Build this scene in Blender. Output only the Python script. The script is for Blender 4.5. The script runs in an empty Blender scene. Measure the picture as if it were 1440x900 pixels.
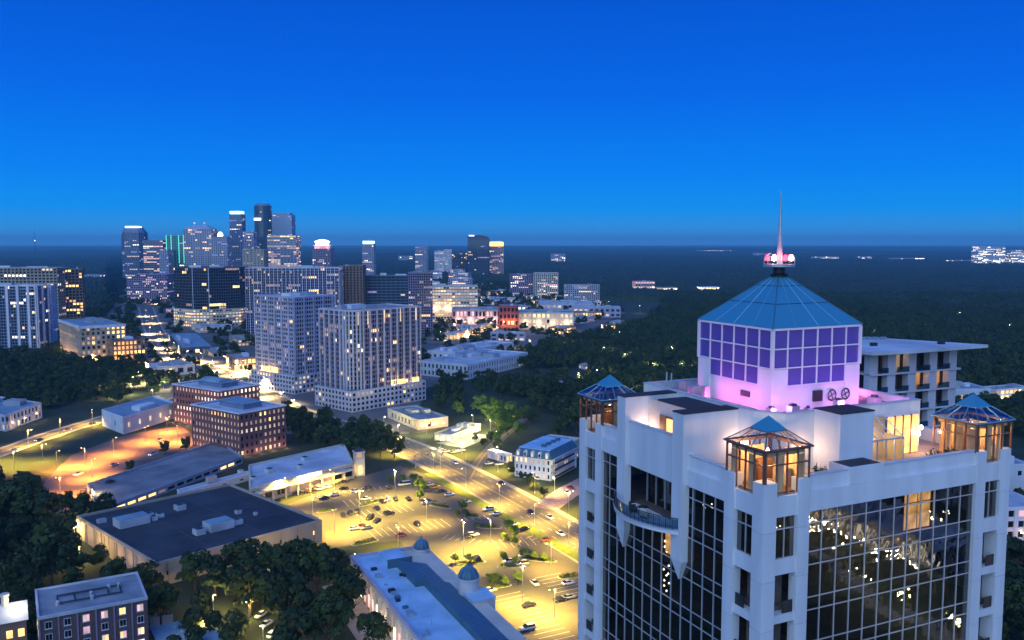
import bpy, math, random
import numpy as np
R = math.radians
sc = bpy.context.scene
col = sc.collection
rnd = random.Random(7)

# ---------------------------------------------------------------- camera
EYE = 110.0
HAZE = 6.5e-5
cam_data = bpy.data.cameras.new('camera')
cam = bpy.data.objects.new('camera', cam_data)
col.objects.link(cam)
cam.location = (0, 0, EYE)
cam.rotation_euler = (R(90 - 5.09), 0, 0)
cam_data.lens = 30.87
cam_data.clip_start = 1.0
cam_data.clip_end = 120000
sc.camera = cam

# ---------------------------------------------------------------- sky (blue hour, even in every direction)
world = bpy.data.worlds.new('World')
sc.world = world
world.use_nodes = True
wt = world.node_tree
bg = wt.nodes['Background']
tc = wt.nodes.new('ShaderNodeTexCoord')
sx = wt.nodes.new('ShaderNodeSeparateXYZ')
wt.links.new(tc.outputs['Generated'], sx.inputs[0])
ramp = wt.nodes.new('ShaderNodeValToRGB')
cr = ramp.color_ramp
cr.elements[0].position = 0.0
cr.elements[0].color = (0.085, 0.33, 0.76, 1)
cr.elements[1].position = 1.0
cr.elements[1].color = (0.006, 0.085, 0.60, 1)
for p, c in ((0.012, (0.035, 0.32, 0.79)), (0.035, (0.002, 0.285, 0.87)), (0.075, (0.0008, 0.215, 0.87)),
             (0.16, (0.001, 0.130, 0.76)), (0.27, (0.001, 0.082, 0.60)), (0.45, (0.003, 0.075, 0.57))):
    e = cr.elements.new(p); e.color = (*c, 1)
wt.links.new(sx.outputs['Z'], ramp.inputs[0])
sky = wt.nodes.new('ShaderNodeTexSky')
sky.sky_type = 'NISHITA'; sky.sun_disc = False
sky.sun_elevation = R(4); sky.sun_rotation = R(212)
sky.ozone_density = 8; sky.dust_density = 0.3
scl = wt.nodes.new('ShaderNodeMixRGB'); scl.blend_type = 'ADD'; scl.inputs[0].default_value = 0.06
wt.links.new(ramp.outputs[0], scl.inputs[1]); wt.links.new(sky.outputs[0], scl.inputs[2])
bw = wt.nodes.new('ShaderNodeMixRGB'); bw.blend_type = 'MIX'; bw.inputs[0].default_value = 0.0
wt.links.new(ramp.outputs[0], bw.inputs[1]); wt.links.new(scl.outputs[0], bw.inputs[2])
wt.links.new(bw.outputs[0], bg.inputs[0])
bg.inputs[1].default_value = 1.0

# added wide bluish fill from behind the camera, lifting walls and roofs like skylight
sun_data = bpy.data.lights.new('sun', 'SUN')
sun = bpy.data.objects.new('sun', sun_data)
col.objects.link(sun)
sun_data.energy = 2.0
sun_data.color = (0.56, 0.80, 1.0)
sun_data.angle = R(80)
sun.rotation_euler = (R(56), 0, R(-18))

vs = sc.view_settings
vs.view_transform = 'Standard'; vs.look = 'None'; vs.exposure = 0.1; vs.gamma = 1; vs.use_curve_mapping = False
cy = sc.cycles
cy.use_denoising = True
cy.max_bounces = 5; cy.diffuse_bounces = 2; cy.glossy_bounces = 3; cy.transmission_bounces = 3
cy.transparent_max_bounces = 12; cy.volume_bounces = 0
cy.sample_clamp_indirect = 3.0; cy.caustics_reflective = False; cy.caustics_refractive = False
cy.use_adaptive_sampling = True; cy.adaptive_threshold = 0.02
cy.use_light_tree = True

# ---------------------------------------------------------------- materials
MATS = {}
def principled(name):
    m = bpy.data.materials.new(name); m.use_nodes = True
    MATS[name] = m
    return m, m.node_tree, m.node_tree.nodes['Principled BSDF']
def surf(name, c, rough=0.8, var=0.12, scale=0.4, bump=0.0, metal=0.0, c2=None, detail=4, streak=False, spec=0.4):
    """procedural surface: base colour broken up by noise, optional relief"""
    m, t, b = principled(name)
    b.inputs['Roughness'].default_value = rough
    b.inputs['Metallic'].default_value = metal
    b.inputs['Specular IOR Level'].default_value = spec
    co = t.nodes.new('ShaderNodeTexCoord')
    mp = t.nodes.new('ShaderNodeMapping')
    if streak: mp.inputs['Scale'].default_value = (1, 1, 0.12)
    t.links.new(co.outputs['Object'], mp.inputs[0])
    n = t.nodes.new('ShaderNodeTexNoise'); n.inputs['Scale'].default_value = scale; n.inputs['Detail'].default_value = detail
    t.links.new(mp.outputs[0], n.inputs[0])
    r = t.nodes.new('ShaderNodeValToRGB')
    a = c2 or tuple(max(0, x * (1 - var)) for x in c)
    bb = c if c2 else tuple(min(1, x * (1 + var)) for x in c)
    r.color_ramp.elements[0].position = 0.32; r.color_ramp.elements[0].color = (*a, 1)
    r.color_ramp.elements[1].position = 0.68; r.color_ramp.elements[1].color = (*bb, 1)
    t.links.new(n.outputs[0], r.inputs[0]); t.links.new(r.outputs[0], b.inputs['Base Color'])
    if bump:
        n2 = t.nodes.new('ShaderNodeTexNoise'); n2.inputs['Scale'].default_value = scale * 6; n2.inputs['Detail'].default_value = 3
        t.links.new(co.outputs['Object'], n2.inputs[0])
        bp = t.nodes.new('ShaderNodeBump'); bp.inputs['Strength'].default_value = bump; bp.inputs['Distance'].default_value = 0.1
        t.links.new(n2.outputs[0], bp.inputs['Height']); t.links.new(bp.outputs[0], b.inputs['Normal'])
    return m
def glow(name, c, s, var=0.0, scale=0.3, sample='NONE'):
    m, t, b = principled(name)
    b.inputs['Base Color'].default_value = (*[min(.8, x * .5) for x in c], 1)
    b.inputs['Roughness'].default_value = 0.5
    b.inputs['Emission Color'].default_value = (*c, 1)
    b.inputs['Emission Strength'].default_value = s
    if var:
        co = t.nodes.new('ShaderNodeTexCoord')
        n = t.nodes.new('ShaderNodeTexNoise'); n.inputs['Scale'].default_value = scale; n.inputs['Detail'].default_value = 1
        t.links.new(co.outputs['Object'], n.inputs[0])
        mr = t.nodes.new('ShaderNodeMapRange')
        mr.inputs['From Min'].default_value = 0.3; mr.inputs['From Max'].default_value = 0.7
        mr.inputs['To Min'].default_value = s * (1 - var); mr.inputs['To Max'].default_value = s * (1 + var)
        t.links.new(n.outputs[0], mr.inputs[0]); t.links.new(mr.outputs[0], b.inputs['Emission Strength'])
    m.cycles.emission_sampling = sample
    return m
def gloss(name, c, rough=0.03, ior=1.55, wave=0.0, metal=0.0):
    m, t, b = principled(name)
    b.inputs['Base Color'].default_value = (*c, 1); b.inputs['Roughness'].default_value = rough
    b.inputs['IOR'].default_value = ior; b.inputs['Metallic'].default_value = metal
    if wave:
        co = t.nodes.new('ShaderNodeTexCoord')
        n = t.nodes.new('ShaderNodeTexNoise'); n.inputs['Scale'].default_value = 0.7; n.inputs['Detail'].default_value = 1
        t.links.new(co.outputs['Object'], n.inputs[0])
        bp = t.nodes.new('ShaderNodeBump'); bp.inputs['Strength'].default_value = wave; bp.inputs['Distance'].default_value = 0.1
        t.links.new(n.outputs[0], bp.inputs['Height']); t.links.new(bp.outputs[0], b.inputs['Normal'])
    return m
def glass(name, tint, ior=1.6, refl=1.0, wave=0.0, rough=0.01):
    """thin pane: tinted see-through with a Fresnel reflection"""
    m = bpy.data.materials.new(name); m.use_nodes = True; MATS[name] = m
    t = m.node_tree; t.nodes.clear()
    out = t.nodes.new('ShaderNodeOutputMaterial'); mx = t.nodes.new('ShaderNodeMixShader')
    tr = t.nodes.new('ShaderNodeBsdfTransparent'); tr.inputs[0].default_value = (*tint, 1)
    gl = t.nodes.new('ShaderNodeBsdfGlossy'); gl.inputs[0].default_value = (refl, refl, refl, 1); gl.inputs['Roughness'].default_value = rough
    lw = t.nodes.new('ShaderNodeLayerWeight'); lw.inputs[0].default_value = 0.5
    pw = t.nodes.new('ShaderNodeMath'); pw.operation = 'POWER'; pw.inputs[1].default_value = 4.0
    t.links.new(lw.outputs['Facing'], pw.inputs[0])
    r0 = ((ior - 1) / (ior + 1)) ** 2
    ma = t.nodes.new('ShaderNodeMath'); ma.operation = 'MULTIPLY_ADD'; ma.inputs[1].default_value = 1 - r0; ma.inputs[2].default_value = r0
    t.links.new(pw.outputs[0], ma.inputs[0])
    t.links.new(ma.outputs[0], mx.inputs[0]); t.links.new(tr.outputs[0], mx.inputs[1]); t.links.new(gl.outputs[0], mx.inputs[2])
    t.links.new(mx.outputs[0], out.inputs[0])
    if wave:
        co = t.nodes.new('ShaderNodeTexCoord')
        n = t.nodes.new('ShaderNodeTexNoise'); n.inputs['Scale'].default_value = 0.8; n.inputs['Detail'].default_value = 1
        t.links.new(co.outputs['Object'], n.inputs[0])
        bp = t.nodes.new('ShaderNodeBump'); bp.inputs['Strength'].default_value = wave; bp.inputs['Distance'].default_value = 0.1
        t.links.new(n.outputs[0], bp.inputs['Height']); t.links.new(bp.outputs[0], gl.inputs['Normal'])
    return m

# ---------------------------------------------------------------- mesh helpers
BOXF = ((0, 3, 2, 1), (4, 5, 6, 7), (0, 1, 5, 4), (1, 2, 6, 5), (2, 3, 7, 6), (3, 0, 4, 7))
class MB:
    """collects faces of one mesh"""
    def __init__(s): s.v = []; s.f = []; s.m = []
    def add(s, vs_, fs, m=0):
        k = len(s.v); s.v += [tuple(p) for p in vs_]
        for f in fs: s.f.append(tuple(i + k for i in f)); s.m.append(m)
        return s
    def box(s, x0, x1, y0, y1, z0, z1, m=0):
        x0, x1 = min(x0, x1), max(x0, x1); y0, y1 = min(y0, y1), max(y0, y1)
        return s.add([(x0, y0, z0), (x1, y0, z0), (x1, y1, z0), (x0, y1, z0), (x0, y0, z1), (x1, y0, z1), (x1, y1, z1), (x0, y1, z1)], BOXF, m)
    def obox(s, cx, cy, w, d, z0, z1, rz=0, m=0):
        c, n = math.cos(rz), math.sin(rz); P = []
        for z in (z0, z1):
            for a, b in ((-w/2, -d/2), (w/2, -d/2), (w/2, d/2), (-w/2, d/2)): P.append((cx + a*c - b*n, cy + a*n + b*c, z))
        return s.add(P, BOXF, m)
    def prism(s, poly, z0, z1, m=0, mtop=None):
        n = len(poly)
        s.add([(x, y, z0) for x, y in poly] + [(x, y, z1) for x, y in poly],
              [tuple(range(n - 1, -1, -1))] + [(i, (i + 1) % n, n + (i + 1) % n, n + i) for i in range(n)], m)
        s.add([(x, y, z1) for x, y in poly], [tuple(range(n))], m if mtop is None else mtop)
        return s
    def frustum(s, poly0, z0, poly1, z1, m=0):
        n = len(poly0)
        s.add([(x, y, z0) for x, y in poly0] + [(x, y, z1) for x, y in poly1],
              [tuple(range(n - 1, -1, -1))] + [(i, (i + 1) % n, n + (i + 1) % n, n + i) for i in range(n)] + [tuple(range(n, 2 * n))], m)
        return s
    def pyramid(s, poly, z0, apex, m=0):
        n = len(poly)
        return s.add([(x, y, z0) for x, y in poly] + [apex], [(i, (i + 1) % n, n) for i in range(n)] + [tuple(range(n - 1, -1, -1))], m)
    def tube(s, a, b, r0, r1=None, n=6, m=0, caps=True):
        r1 = r0 if r1 is None else r1
        a = np.array(a, float); b = np.array(b, float); d = b - a; L = np.linalg.norm(d); d = d / max(L, 1e-9)
        q = np.array((0, 0, 1.0)) if abs(d[2]) < 0.9 else np.array((1.0, 0, 0))
        e1 = np.cross(d, q); e1 /= np.linalg.norm(e1); e2 = np.cross(d, e1)
        P = [tuple(a + r0 * (math.cos(t) * e1 + math.sin(t) * e2)) for t in [2 * math.pi * i / n for i in range(n)]]
        P += [tuple(b + r1 * (math.cos(t) * e1 + math.sin(t) * e2)) for t in [2 * math.pi * i / n for i in range(n)]]
        F = [(i, n + i, n + (i + 1) % n, (i + 1) % n) for i in range(n)]
        if caps: F += [tuple(range(n)), tuple(range(2 * n - 1, n - 1, -1))]
        return s.add(P, F, m)
    def lathe(s, cx, cy, prof, n=12, m=0):
        P = []
        for r, z in prof: P += [(cx + r * math.cos(2 * math.pi * i / n), cy + r * math.sin(2 * math.pi * i / n), z) for i in range(n)]
        F = []
        for k in range(len(prof) - 1):
            F += [(k * n + i, k * n + (i + 1) % n, (k + 1) * n + (i + 1) % n, (k + 1) * n + i) for i in range(n)]
        F += [tuple(range(n - 1, -1, -1)), tuple(range((len(prof) - 1) * n, len(prof) * n))]
        return s.add(P, F, m)
    def mesh(s, name, mats):
        me = bpy.data.meshes.new(name); me.from_pydata(s.v, [], s.f)
        for m in (mats if isinstance(mats, (list, tuple)) else [mats]): me.materials.append(MATS[m] if isinstance(m, str) else m)
        if len(me.materials) > 1: me.polygons.foreach_set('material_index', s.m)
        me.update()
        return me
    def build(s, name, mats, parent=None, loc=None, kind=None, smooth=False):
        me = s.mesh(name, mats)
        if smooth: me.shade_smooth()
        return obj(name, me, parent, loc, kind)
def obj(name, me, parent=None, loc=None, kind=None, rot=None):
    o = bpy.data.objects.new(name, me); col.objects.link(o)
    if parent is not None: o.parent = parent
    if loc is not None: o.location = loc
    if rot is not None: o.rotation_euler = rot
    if kind: o['kind'] = kind
    return o
def tag(o, label, cat, group=None, kind=None):
    o['label'] = label; o['category'] = cat
    if group: o['group'] = group
    if kind: o['kind'] = kind
    return o
def thing(name, label, cat, loc=(0, 0, 0), rz=0.0, group=None):
    o = bpy.data.objects.new(name, None); col.objects.link(o)
    o.location = loc; o.rotation_euler = (0, 0, rz); o.empty_display_size = 1
    return tag(o, label, cat, group)
def lamp(parent, loc, power, c, radius=0.3, name='bulb_light'):
    d = bpy.data.lights.new(name, 'POINT'); d.energy = power; d.color = c; d.shadow_soft_size = radius
    o = bpy.data.objects.new(name, d); col.objects.link(o); o.parent = parent; o.location = loc
    return o
def copy_tree(o, parent=None):
    c = o.copy(); col.objects.link(c)
    if parent is not None: c.parent = parent
    for ch in list(o.children): copy_tree(ch, c)
    return c

# ================================================================ surveyed places, metres
BLD = [
    ('residential_tower', 'pale residential tower with rounded corner and tall white ribs beside the tree-lined street', 'tower', 'rib_res', -103.5, 565.5, 0.838, 59.2, 35.2, 65.2, None, {'round': 9, 'podium': 1}),
    ('residential_tower', 'lavender residential tower with a gold-lit recess and a lower podium', 'tower', 'rib_res2', -157.6, 633.1, 0.873, 36.7, 48.9, 69.6, None, {'podium': 1}),
    ('residential_tower', 'wide pale residential tower with close white ribs behind the gold-lit tower', 'tower', 'rib_res3', -316.9, 1043.5, 0.035, 110.5, 30.0, 78.9, None, {}),
    ('residential_tower', 'brown slab tower with a pale pink side joined to the ribbed tower', 'tower', 'brownslab', -212.1, 1076.9, 0.07, 29.0, 40.0, 80.5, None, {}),
    ('office_tower', 'dark teal office block with long blank bands behind the rounded tower', 'office building', 'darkband', -189.2, 1112.6, 0.052, 65.3, 30.0, 67.0, None, {}),
    ('residential_tower', 'dusky brown tower with narrow bays right behind the rounded tower', 'tower', 'dusky', -122.2, 1035.5, 0.105, 28.0, 30.0, 73.3, None, {}),
    ('condominium_tower', 'white condominium tower with deep dark bays above black trees', 'tower', 'whitecondo', -545.2, 856.8, 0.0, 80.4, 22.0, 67.1, None, {}),
    ('condominium_tower', 'narrow white wing with small square windows joined to the white condominium', 'tower', 'whitewing', -480.0, 885.2, 0.244, 13.4, 20.0, 65.0, None, {}),
    ('office_tower', 'long grid-fronted office tower with warm lit windows behind the white condominium', 'office building', 'gridoffice', -662.6, 1043.5, 0.0, 122.3, 30.0, 78.9, None, {}),
    ('office_tower', 'dark balconied end of the grid-fronted office tower', 'office building', 'gridend', -548.7, 1060.0, 0.384, 27.0, 30.0, 76.7, None, {}),
    ('mixed_use_block', 'brick block with a white cornice and a gold-lit side wall', 'building', 'brickmix', -386.2, 781.7, 0.663, 38.1, 89.5, 34.0, None, {'cornice': 1}),
    ('mixed_use_block', 'low brown brick block glowing orange at street corner', 'building', 'brownlit', -355.4, 777.1, 0.62, 27.2, 59.0, 21.7, None, {}),
    ('office_block', 'purple-grey office block with close rows of small windows', 'office building', 'purpleoffice', -694.7, 1582.4, -0.07, 74.7, 40.0, 51.3, None, {}),
    ('office_tower', 'dark faceted glass office tower on a cream-lit base', 'office building', 'darkglass', -444.5, 1131.3, 0.0, 86.5, 60.0, 76.3, None, {'facet': 1, 'podium': 2}),
    ('shopping_hall', 'low hall with wide blue-grey roof beside the bright avenue', 'building', 'lowroof_teal', -323.0, 851.4, 0.445, 30.0, 155.7, 6.3, None, {}),
    ('shop', 'small flat-roofed shop between trees with a lit eave beside the blue-grey hall', 'shop', 'lowshop', -284.6, 830.2, 0.602, 17.0, 41.2, 4.8, None, {}),
    ('shop', 'low dark-roofed shop with a pillared porch below the gold-lit tower', 'shop', 'lowshop', -289.2, 921.7, 0.497, 18.6, 49.1, 6.8, None, {}),
    ('cafe', 'low cafe with lit glass front below the gold-lit tower', 'shop', 'lowlit', -238.0, 746.7, 0.489, 18.2, 38.4, 9.8, None, {}),
    ('office_block', 'dark red brick office block with a pale roof and white window grid', 'office building', 'brickoffice', -139.2, 442.1, 0.925, 29.1, 42.1, 22.2, None, {}),
    ('office_block', 'red brick office block with arched penthouse behind the dark brick one', 'office building', 'brickoffice2', -170.9, 506.9, 0.969, 29.3, 44.8, 22.8, None, {}),
    ('warehouse', 'blank white warehouse with a blue-grey flat roof beside the orange lot', 'building', 'lowwhite', -222.5, 495.5, 1.323, 48.1, 28.2, 9.5, None, {'skew': 17.0}),
    ('shopping_hall', 'low pale arcade building beside the bright road', 'building', 'arcade', -294.5, 503.0, 1.585, 40.6, 42.4, 9.2, None, {'skew': 24.7}),
    ('parking_deck', 'broad grey parking deck with a low wall', 'parking deck', 'deck', -163.5, 344.0, 1.238, 90.1, 34.1, 3.2, None, {'skew': 25.4}),
    ('retail_store', 'big-box store with a wide charcoal roof and blue-white roof units', 'store', 'bigbox', -113.4, 271.9, 0.794, 61.6, 69.0, 7.5, None, {}),
    ('supermarket', 'white-roofed supermarket with gold-lit storefront facing the parking lot', 'store', 'market', -109.5, 359.3, 0.873, 55.5, 33.9, 7.0, None, {'skew': 21.9}),
    ('shed', 'long low white shed along the edge of the parking deck', 'building', 'lowwhite2', -142.4, 367.4, 0.97, 37.6, 5.4, 2.5, None, {'skew': 2.8}),
    ('restaurant', 'low restaurant with grey roof and an orange-lit courtyard wall', 'restaurant', 'lowcream', -55.0, 506.9, 0.559, 19.8, 43.5, 5.5, None, {}),
    ('restaurant', 'white-walled restaurant with flat grey roof and a lit patio at the crossing', 'restaurant', 'lowcream2', -33.3, 475.8, 1.108, 33.6, 11.0, 3.6, None, {}),
    ('pavilion', 'small white colonnaded pavilion next to the mansard house', 'building', 'pavilion', -2.8, 430.5, 0.733, 3.8, 14.2, 3.6, None, {}),
    ('townhouse_row', 'pale complex with white roofs and a lower line of blue windows above the trees', 'building', 'whiteblue', -35.9, 696.0, 1.021, 95.3, 47.7, 11.5, None, {}),
    ('shopping_hall', 'cluster of flat white roofs with lit skylights behind the white-roofed complex', 'building', 'whiteroofs', -52.6, 805.2, 1.012, 102.0, 32.9, 7.3, None, {}),
    ('shop', 'long shop row with orange-lit front on the curve of the street', 'shop', 'orangeshop', -65.1, 975.3, 1.265, 133.2, 11.0, 7.2, None, {}),
    ('office_block', 'cream office block glowing with floodlit rows of windows', 'office building', 'creamlit', -113.4, 1202.0, 0.052, 66.5, 35.0, 48.9, None, {}),
    ('shopping_mall', 'long pink mall wing with white pilasters', 'mall', 'pinkmall', -78.6, 1150.6, 0.035, 63.7, 50.0, 20.7, None, {}),
    ('theatre', 'red brick hall with a gold arcade at street level', 'hall', 'redhall', -15.5, 1060.0, 0.035, 23.3, 40.0, 32.0, None, {}),
    ('shopping_mall', 'cream mall wing with blue-grey roof beside the red brick hall', 'mall', 'creammall', 8.1, 1103.4, -0.052, 69.2, 50.0, 20.7, None, {}),
    ('shopping_mall', 'low white mall roof spread before the pale slab', 'mall', 'lowmall', 44.2, 1359.5, 0.0, 83.9, 80.0, 13.3, None, {}),
    ('shopping_mall', 'low lavender mall block at the edge of the dark wood', 'mall', 'lowmall2', 89.6, 1282.0, -0.087, 69.0, 40.0, 13.6, None, {}),
    ('apartment_block', 'purple apartment block with glowing balconies beside the cream one', 'apartment block', 'aptpurple', -2.8, 1745.7, 0.07, 44.0, 30.0, 45.3, None, {}),
    ('apartment_block', 'cream apartment block with red-brown balcony bays', 'apartment block', 'aptcream', 41.9, 1723.5, -0.105, 47.8, 30.0, 48.9, None, {}),
    ('apartment_block', 'wide grey-lilac slab dotted with small lit windows', 'apartment block', 'slabdots', 90.6, 1528.7, -0.052, 62.1, 25.0, 34.8, None, {}),
    ('shop', 'pink-lit shop with a dark roof at the wood edge', 'shop', 'litlow', 265.4, 1892.0, 0.07, 43.1, 30.0, 24.5, None, {}),
    ('shop', 'yellow-lit shop row beyond the dark wood', 'shop', 'litlow2', 308.6, 1865.9, 0.0, 43.9, 30.0, 12.1, None, {}),
    ('stadium_building', 'white floodlit building with a mast beyond the dark wood', 'building', 'litlow3', 399.4, 1865.9, 0.0, 42.4, 30.0, 13.6, None, {}),
    ('hospital', 'tall white building blazing with light on the far ridge', 'building', 'hosp', 2127.5, 4017.5, 0.0, 123.4, 60.0, 87.4, None, {}),
    ('hospital', 'white lit block next to the tall one on the far ridge', 'building', 'hosp', 2276.9, 4017.5, 0.0, 81.2, 60.0, 71.2, None, {}),
    ('far_hall', 'pale hall shining with lights among far trees', 'building', 'farlit', 1800.9, 5256.7, 0.0, 152.9, 40.0, 21.2, 'lit halls far out in the woods', {}),
    ('far_hall', 'pale hall shining with lights among far trees', 'building', 'farlit', 2081.3, 5256.7, 0.0, 68.0, 40.0, 21.2, 'lit halls far out in the woods', {}),
    ('far_hall', 'pale hall shining with lights among far trees', 'building', 'farlit', 2176.0, 5061.6, 0.0, 196.3, 40.0, 16.3, 'lit halls far out in the woods', {}),
    ('far_hall', 'pale hall shining with lights among far trees', 'building', 'farlit', 2183.8, 4407.2, 0.0, 146.1, 40.0, 17.8, 'lit halls far out in the woods', {}),
    ('far_hall', 'pale hall shining with lights among far trees', 'building', 'farlit', 1976.2, 7196.9, 0.0, 145.3, 40.0, 17.4, 'lit halls far out in the woods', {}),
    ('far_hall', 'pale hall shining with lights among far trees', 'building', 'farlit', 2050.9, 9770.8, 0.0, 394.4, 40.0, 15.7, 'lit halls far out in the woods', {}),
    ('far_hall', 'pale hall shining with lights among far trees', 'building', 'farlit', 202.5, 4554.5, 0.0, 73.6, 40.0, 47.7, 'lit halls far out in the woods', {}),
    ('far_hall', 'pale hall shining with lights among far trees', 'building', 'farlit', -631.1, 4880.5, 0.0, 78.9, 40.0, 31.5, 'lit halls far out in the woods', {}),
    ('far_hall', 'pale hall shining with lights among far trees', 'building', 'farlit', -1243.4, 2525.9, 0.0, 59.3, 40.0, 14.3, 'lit halls far out in the woods', {}),
    ('office_block', 'lit flat-roofed clinic behind the tower, seen past the right-hand turret', 'building', 'clinic', 326.5, 585.5, 0.367, 32.5, 12.9, 10.2, None, {}),
    ('office_block', 'low blue-roofed block behind the right-hand turret', 'building', 'lowwhite', 296.6, 580.4, 0.07, 24.3, 25.0, 11.6, None, {}),
    ('club_house', 'white club house with a deep eave and pink-lit wall', 'building', 'clublit', 172.1, 305.0, 0.105, 19.7, 25.0, 15.3, None, {}),
    ('cottage', 'small pale cottage among the trees below the right-hand turret', 'house', 'lowwhite', 214.1, 370.6, 0.14, 9.9, 14.0, 14.1, None, {}),
    ('skyscraper', 'dark blue skyscraper with chamfered shoulders and a white-lit crown', 'skyscraper', 'sk_blue', -1082.7, 2435.3, 0.07, 61.3, 40.0, 135.4, None, {'crown': 'cham'}),
    ('skyscraper', 'banded skyscraper striped with pink and amber light', 'skyscraper', 'sk_band', -967.7, 2311.0, 0.0, 52.4, 40.0, 113.7, None, {'crown': 'flat'}),
    ('skyscraper', 'green-lit glass skyscraper with bright vertical edges', 'skyscraper', 'sk_green', -876.2, 2234.9, 0.0, 43.5, 40.0, 124.4, None, {'crown': 'edges'}),
    ('skyscraper', 'broad lilac skyscraper with gabled crown and two globe finials', 'skyscraper', 'sk_gable', -832.8, 2234.9, 0.0, 70.6, 45.0, 142.3, None, {'crown': 'gable'}),
    ('skyscraper', 'slim grey skyscraper topped by a glowing white dome', 'skyscraper', 'sk_grey', -749.9, 2198.7, 0.0, 39.2, 40.0, 122.4, None, {'crown': 'dome'}),
    ('skyscraper', 'slender tower with a bright cyan-white top', 'skyscraper', 'sk_slim', -779.0, 2435.3, 0.0, 33.5, 35.0, 186.1, None, {'crown': 'lit'}),
    ('skyscraper', 'tallest dark navy skyscraper with rounded top', 'skyscraper', 'sk_navy', -770.9, 2623.4, 0.0, 51.0, 45.0, 217.1, None, {'crown': 'round'}),
    ('skyscraper', 'pale tapering glass skyscraper with the mirrored sky put into its pale colour', 'skyscraper', 'sk_pale', -748.8, 2728.8, 0.0, 68.5, 45.0, 193.1, None, {'crown': 'taper'}),
    ('skyscraper', 'broad skyscraper with stepped lit floors under the pale glass one', 'skyscraper', 'sk_lit', -631.3, 2272.3, 0.0, 75.5, 45.0, 126.4, None, {'crown': 'flat'}),
    ('skyscraper', 'narrow white block between the cyan-topped and navy towers', 'skyscraper', 'sk_grey', -705.7, 2311.0, 0.0, 28.1, 35.0, 136.0, None, {'crown': 'flat'}),
    ('skyscraper', 'square tan block before the navy skyscraper', 'skyscraper', 'sk_tan', -652.3, 2129.7, 0.0, 51.8, 40.0, 91.2, None, {'crown': 'flat'}),
    ('skyscraper', 'purple skyscraper crowned with a floodlit white rotunda', 'skyscraper', 'sk_rot', -475.7, 2096.8, 0.0, 44.2, 40.0, 93.1, None, {'crown': 'rot'}),
    ('skyscraper', 'lonely slim tower with a lit white cap', 'skyscraper', 'sk_grey', -414.1, 2435.3, 0.0, 31.6, 35.0, 104.1, None, {'crown': 'lit'}),
    ('skyscraper', 'grey-blue tower with a flat white edge beyond the district', 'skyscraper', 'sk_grey', -326.5, 2966.9, 0.0, 40.8, 35.0, 93.3, None, {'crown': 'flat'}),
    ('skyscraper', 'white twin-slab condominium on the skyline', 'skyscraper', 'sk_white', -261.7, 2966.9, 0.0, 31.2, 30.0, 79.0, None, {'crown': 'flat'}),
    ('skyscraper', 'taller white slab beside the twin-slab condominium', 'skyscraper', 'sk_white', -230.5, 2966.9, 0.0, 26.4, 30.0, 83.8, None, {'crown': 'flat'}),
    ('skyscraper', 'dark block with a yellow-lit middle floor', 'skyscraper', 'sk_dark', -193.3, 2842.9, 0.0, 48.3, 30.0, 73.4, None, {'crown': 'flat'}),
    ('skyscraper', 'dark blue skyscraper with curved shoulder', 'skyscraper', 'sk_navy', -136.9, 2728.8, 0.0, 66.3, 45.0, 118.8, None, {'crown': 'curve'}),
    ('skyscraper', 'stepped pink tower with a gold-lit crown', 'skyscraper', 'sk_gold', -81.1, 2784.6, 0.0, 54.1, 40.0, 94.3, None, {'crown': 'gold'}),
    ('skyscraper', 'dim lilac block at the foot of the skyline, next to the banded tower', 'skyscraper', 'sk_grey', -881.7, 2198.7, 0.0, 23.2, 35.0, 88.8, None, {'crown': 'flat'}),
    ('city_block', 'white mid-rise block with tall storeys in the crowded district', 'building', 'fill5', -197.8, 1943.7, 0.149, 37.8, 21.2, 20.2, 'mid-rise blocks crowded between the skyline and the residential towers', {}),
    ('city_block', 'white mid-rise block with tall storeys in the crowded district', 'building', 'fill5', -243.2, 1553.0, 0.06, 35.2, 29.1, 18.9, 'mid-rise blocks crowded between the skyline and the residential towers', {}),
    ('city_block', 'lavender mid-rise block with soft lit windows in the crowded district', 'building', 'fill1', -501.7, 2614.2, -0.09, 35.6, 30.0, 21.2, 'mid-rise blocks crowded between the skyline and the residential towers', {}),
    ('city_block', 'pinkish mid-rise block with many lit windows in the crowded district', 'building', 'fill3', -907.9, 2228.1, 0.224, 48.5, 24.6, 17.6, 'mid-rise blocks crowded between the skyline and the residential towers', {}),
    ('city_block', 'pinkish mid-rise block with many lit windows in the crowded district', 'building', 'fill3', -364.3, 1924.2, -0.092, 24.5, 23.7, 23.1, 'mid-rise blocks crowded between the skyline and the residential towers', {}),
    ('city_block', 'lavender mid-rise block with soft lit windows in the crowded district', 'building', 'fill1', -241.6, 2593.1, 0.145, 26.7, 19.0, 24.9, 'mid-rise blocks crowded between the skyline and the residential towers', {}),
    ('city_block', 'pale mid-rise block with white roof in the crowded district', 'building', 'fill2', -417.2, 2306.8, -0.057, 28.3, 25.1, 25.6, 'mid-rise blocks crowded between the skyline and the residential towers', {}),
    ('city_block', 'pale mid-rise block with white roof in the crowded district', 'building', 'fill2', -355.6, 2291.8, -0.118, 41.3, 21.6, 9.0, 'mid-rise blocks crowded between the skyline and the residential towers', {}),
    ('city_block', 'purple mid-rise block with dark windows in the crowded district', 'building', 'fill4', -526.7, 2452.7, 0.043, 41.9, 20.2, 16.9, 'mid-rise blocks crowded between the skyline and the residential towers', {}),
    ('city_block', 'purple mid-rise block with dark windows in the crowded district', 'building', 'fill4', -618.6, 2530.8, 0.158, 30.8, 22.4, 25.7, 'mid-rise blocks crowded between the skyline and the residential towers', {}),
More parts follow.
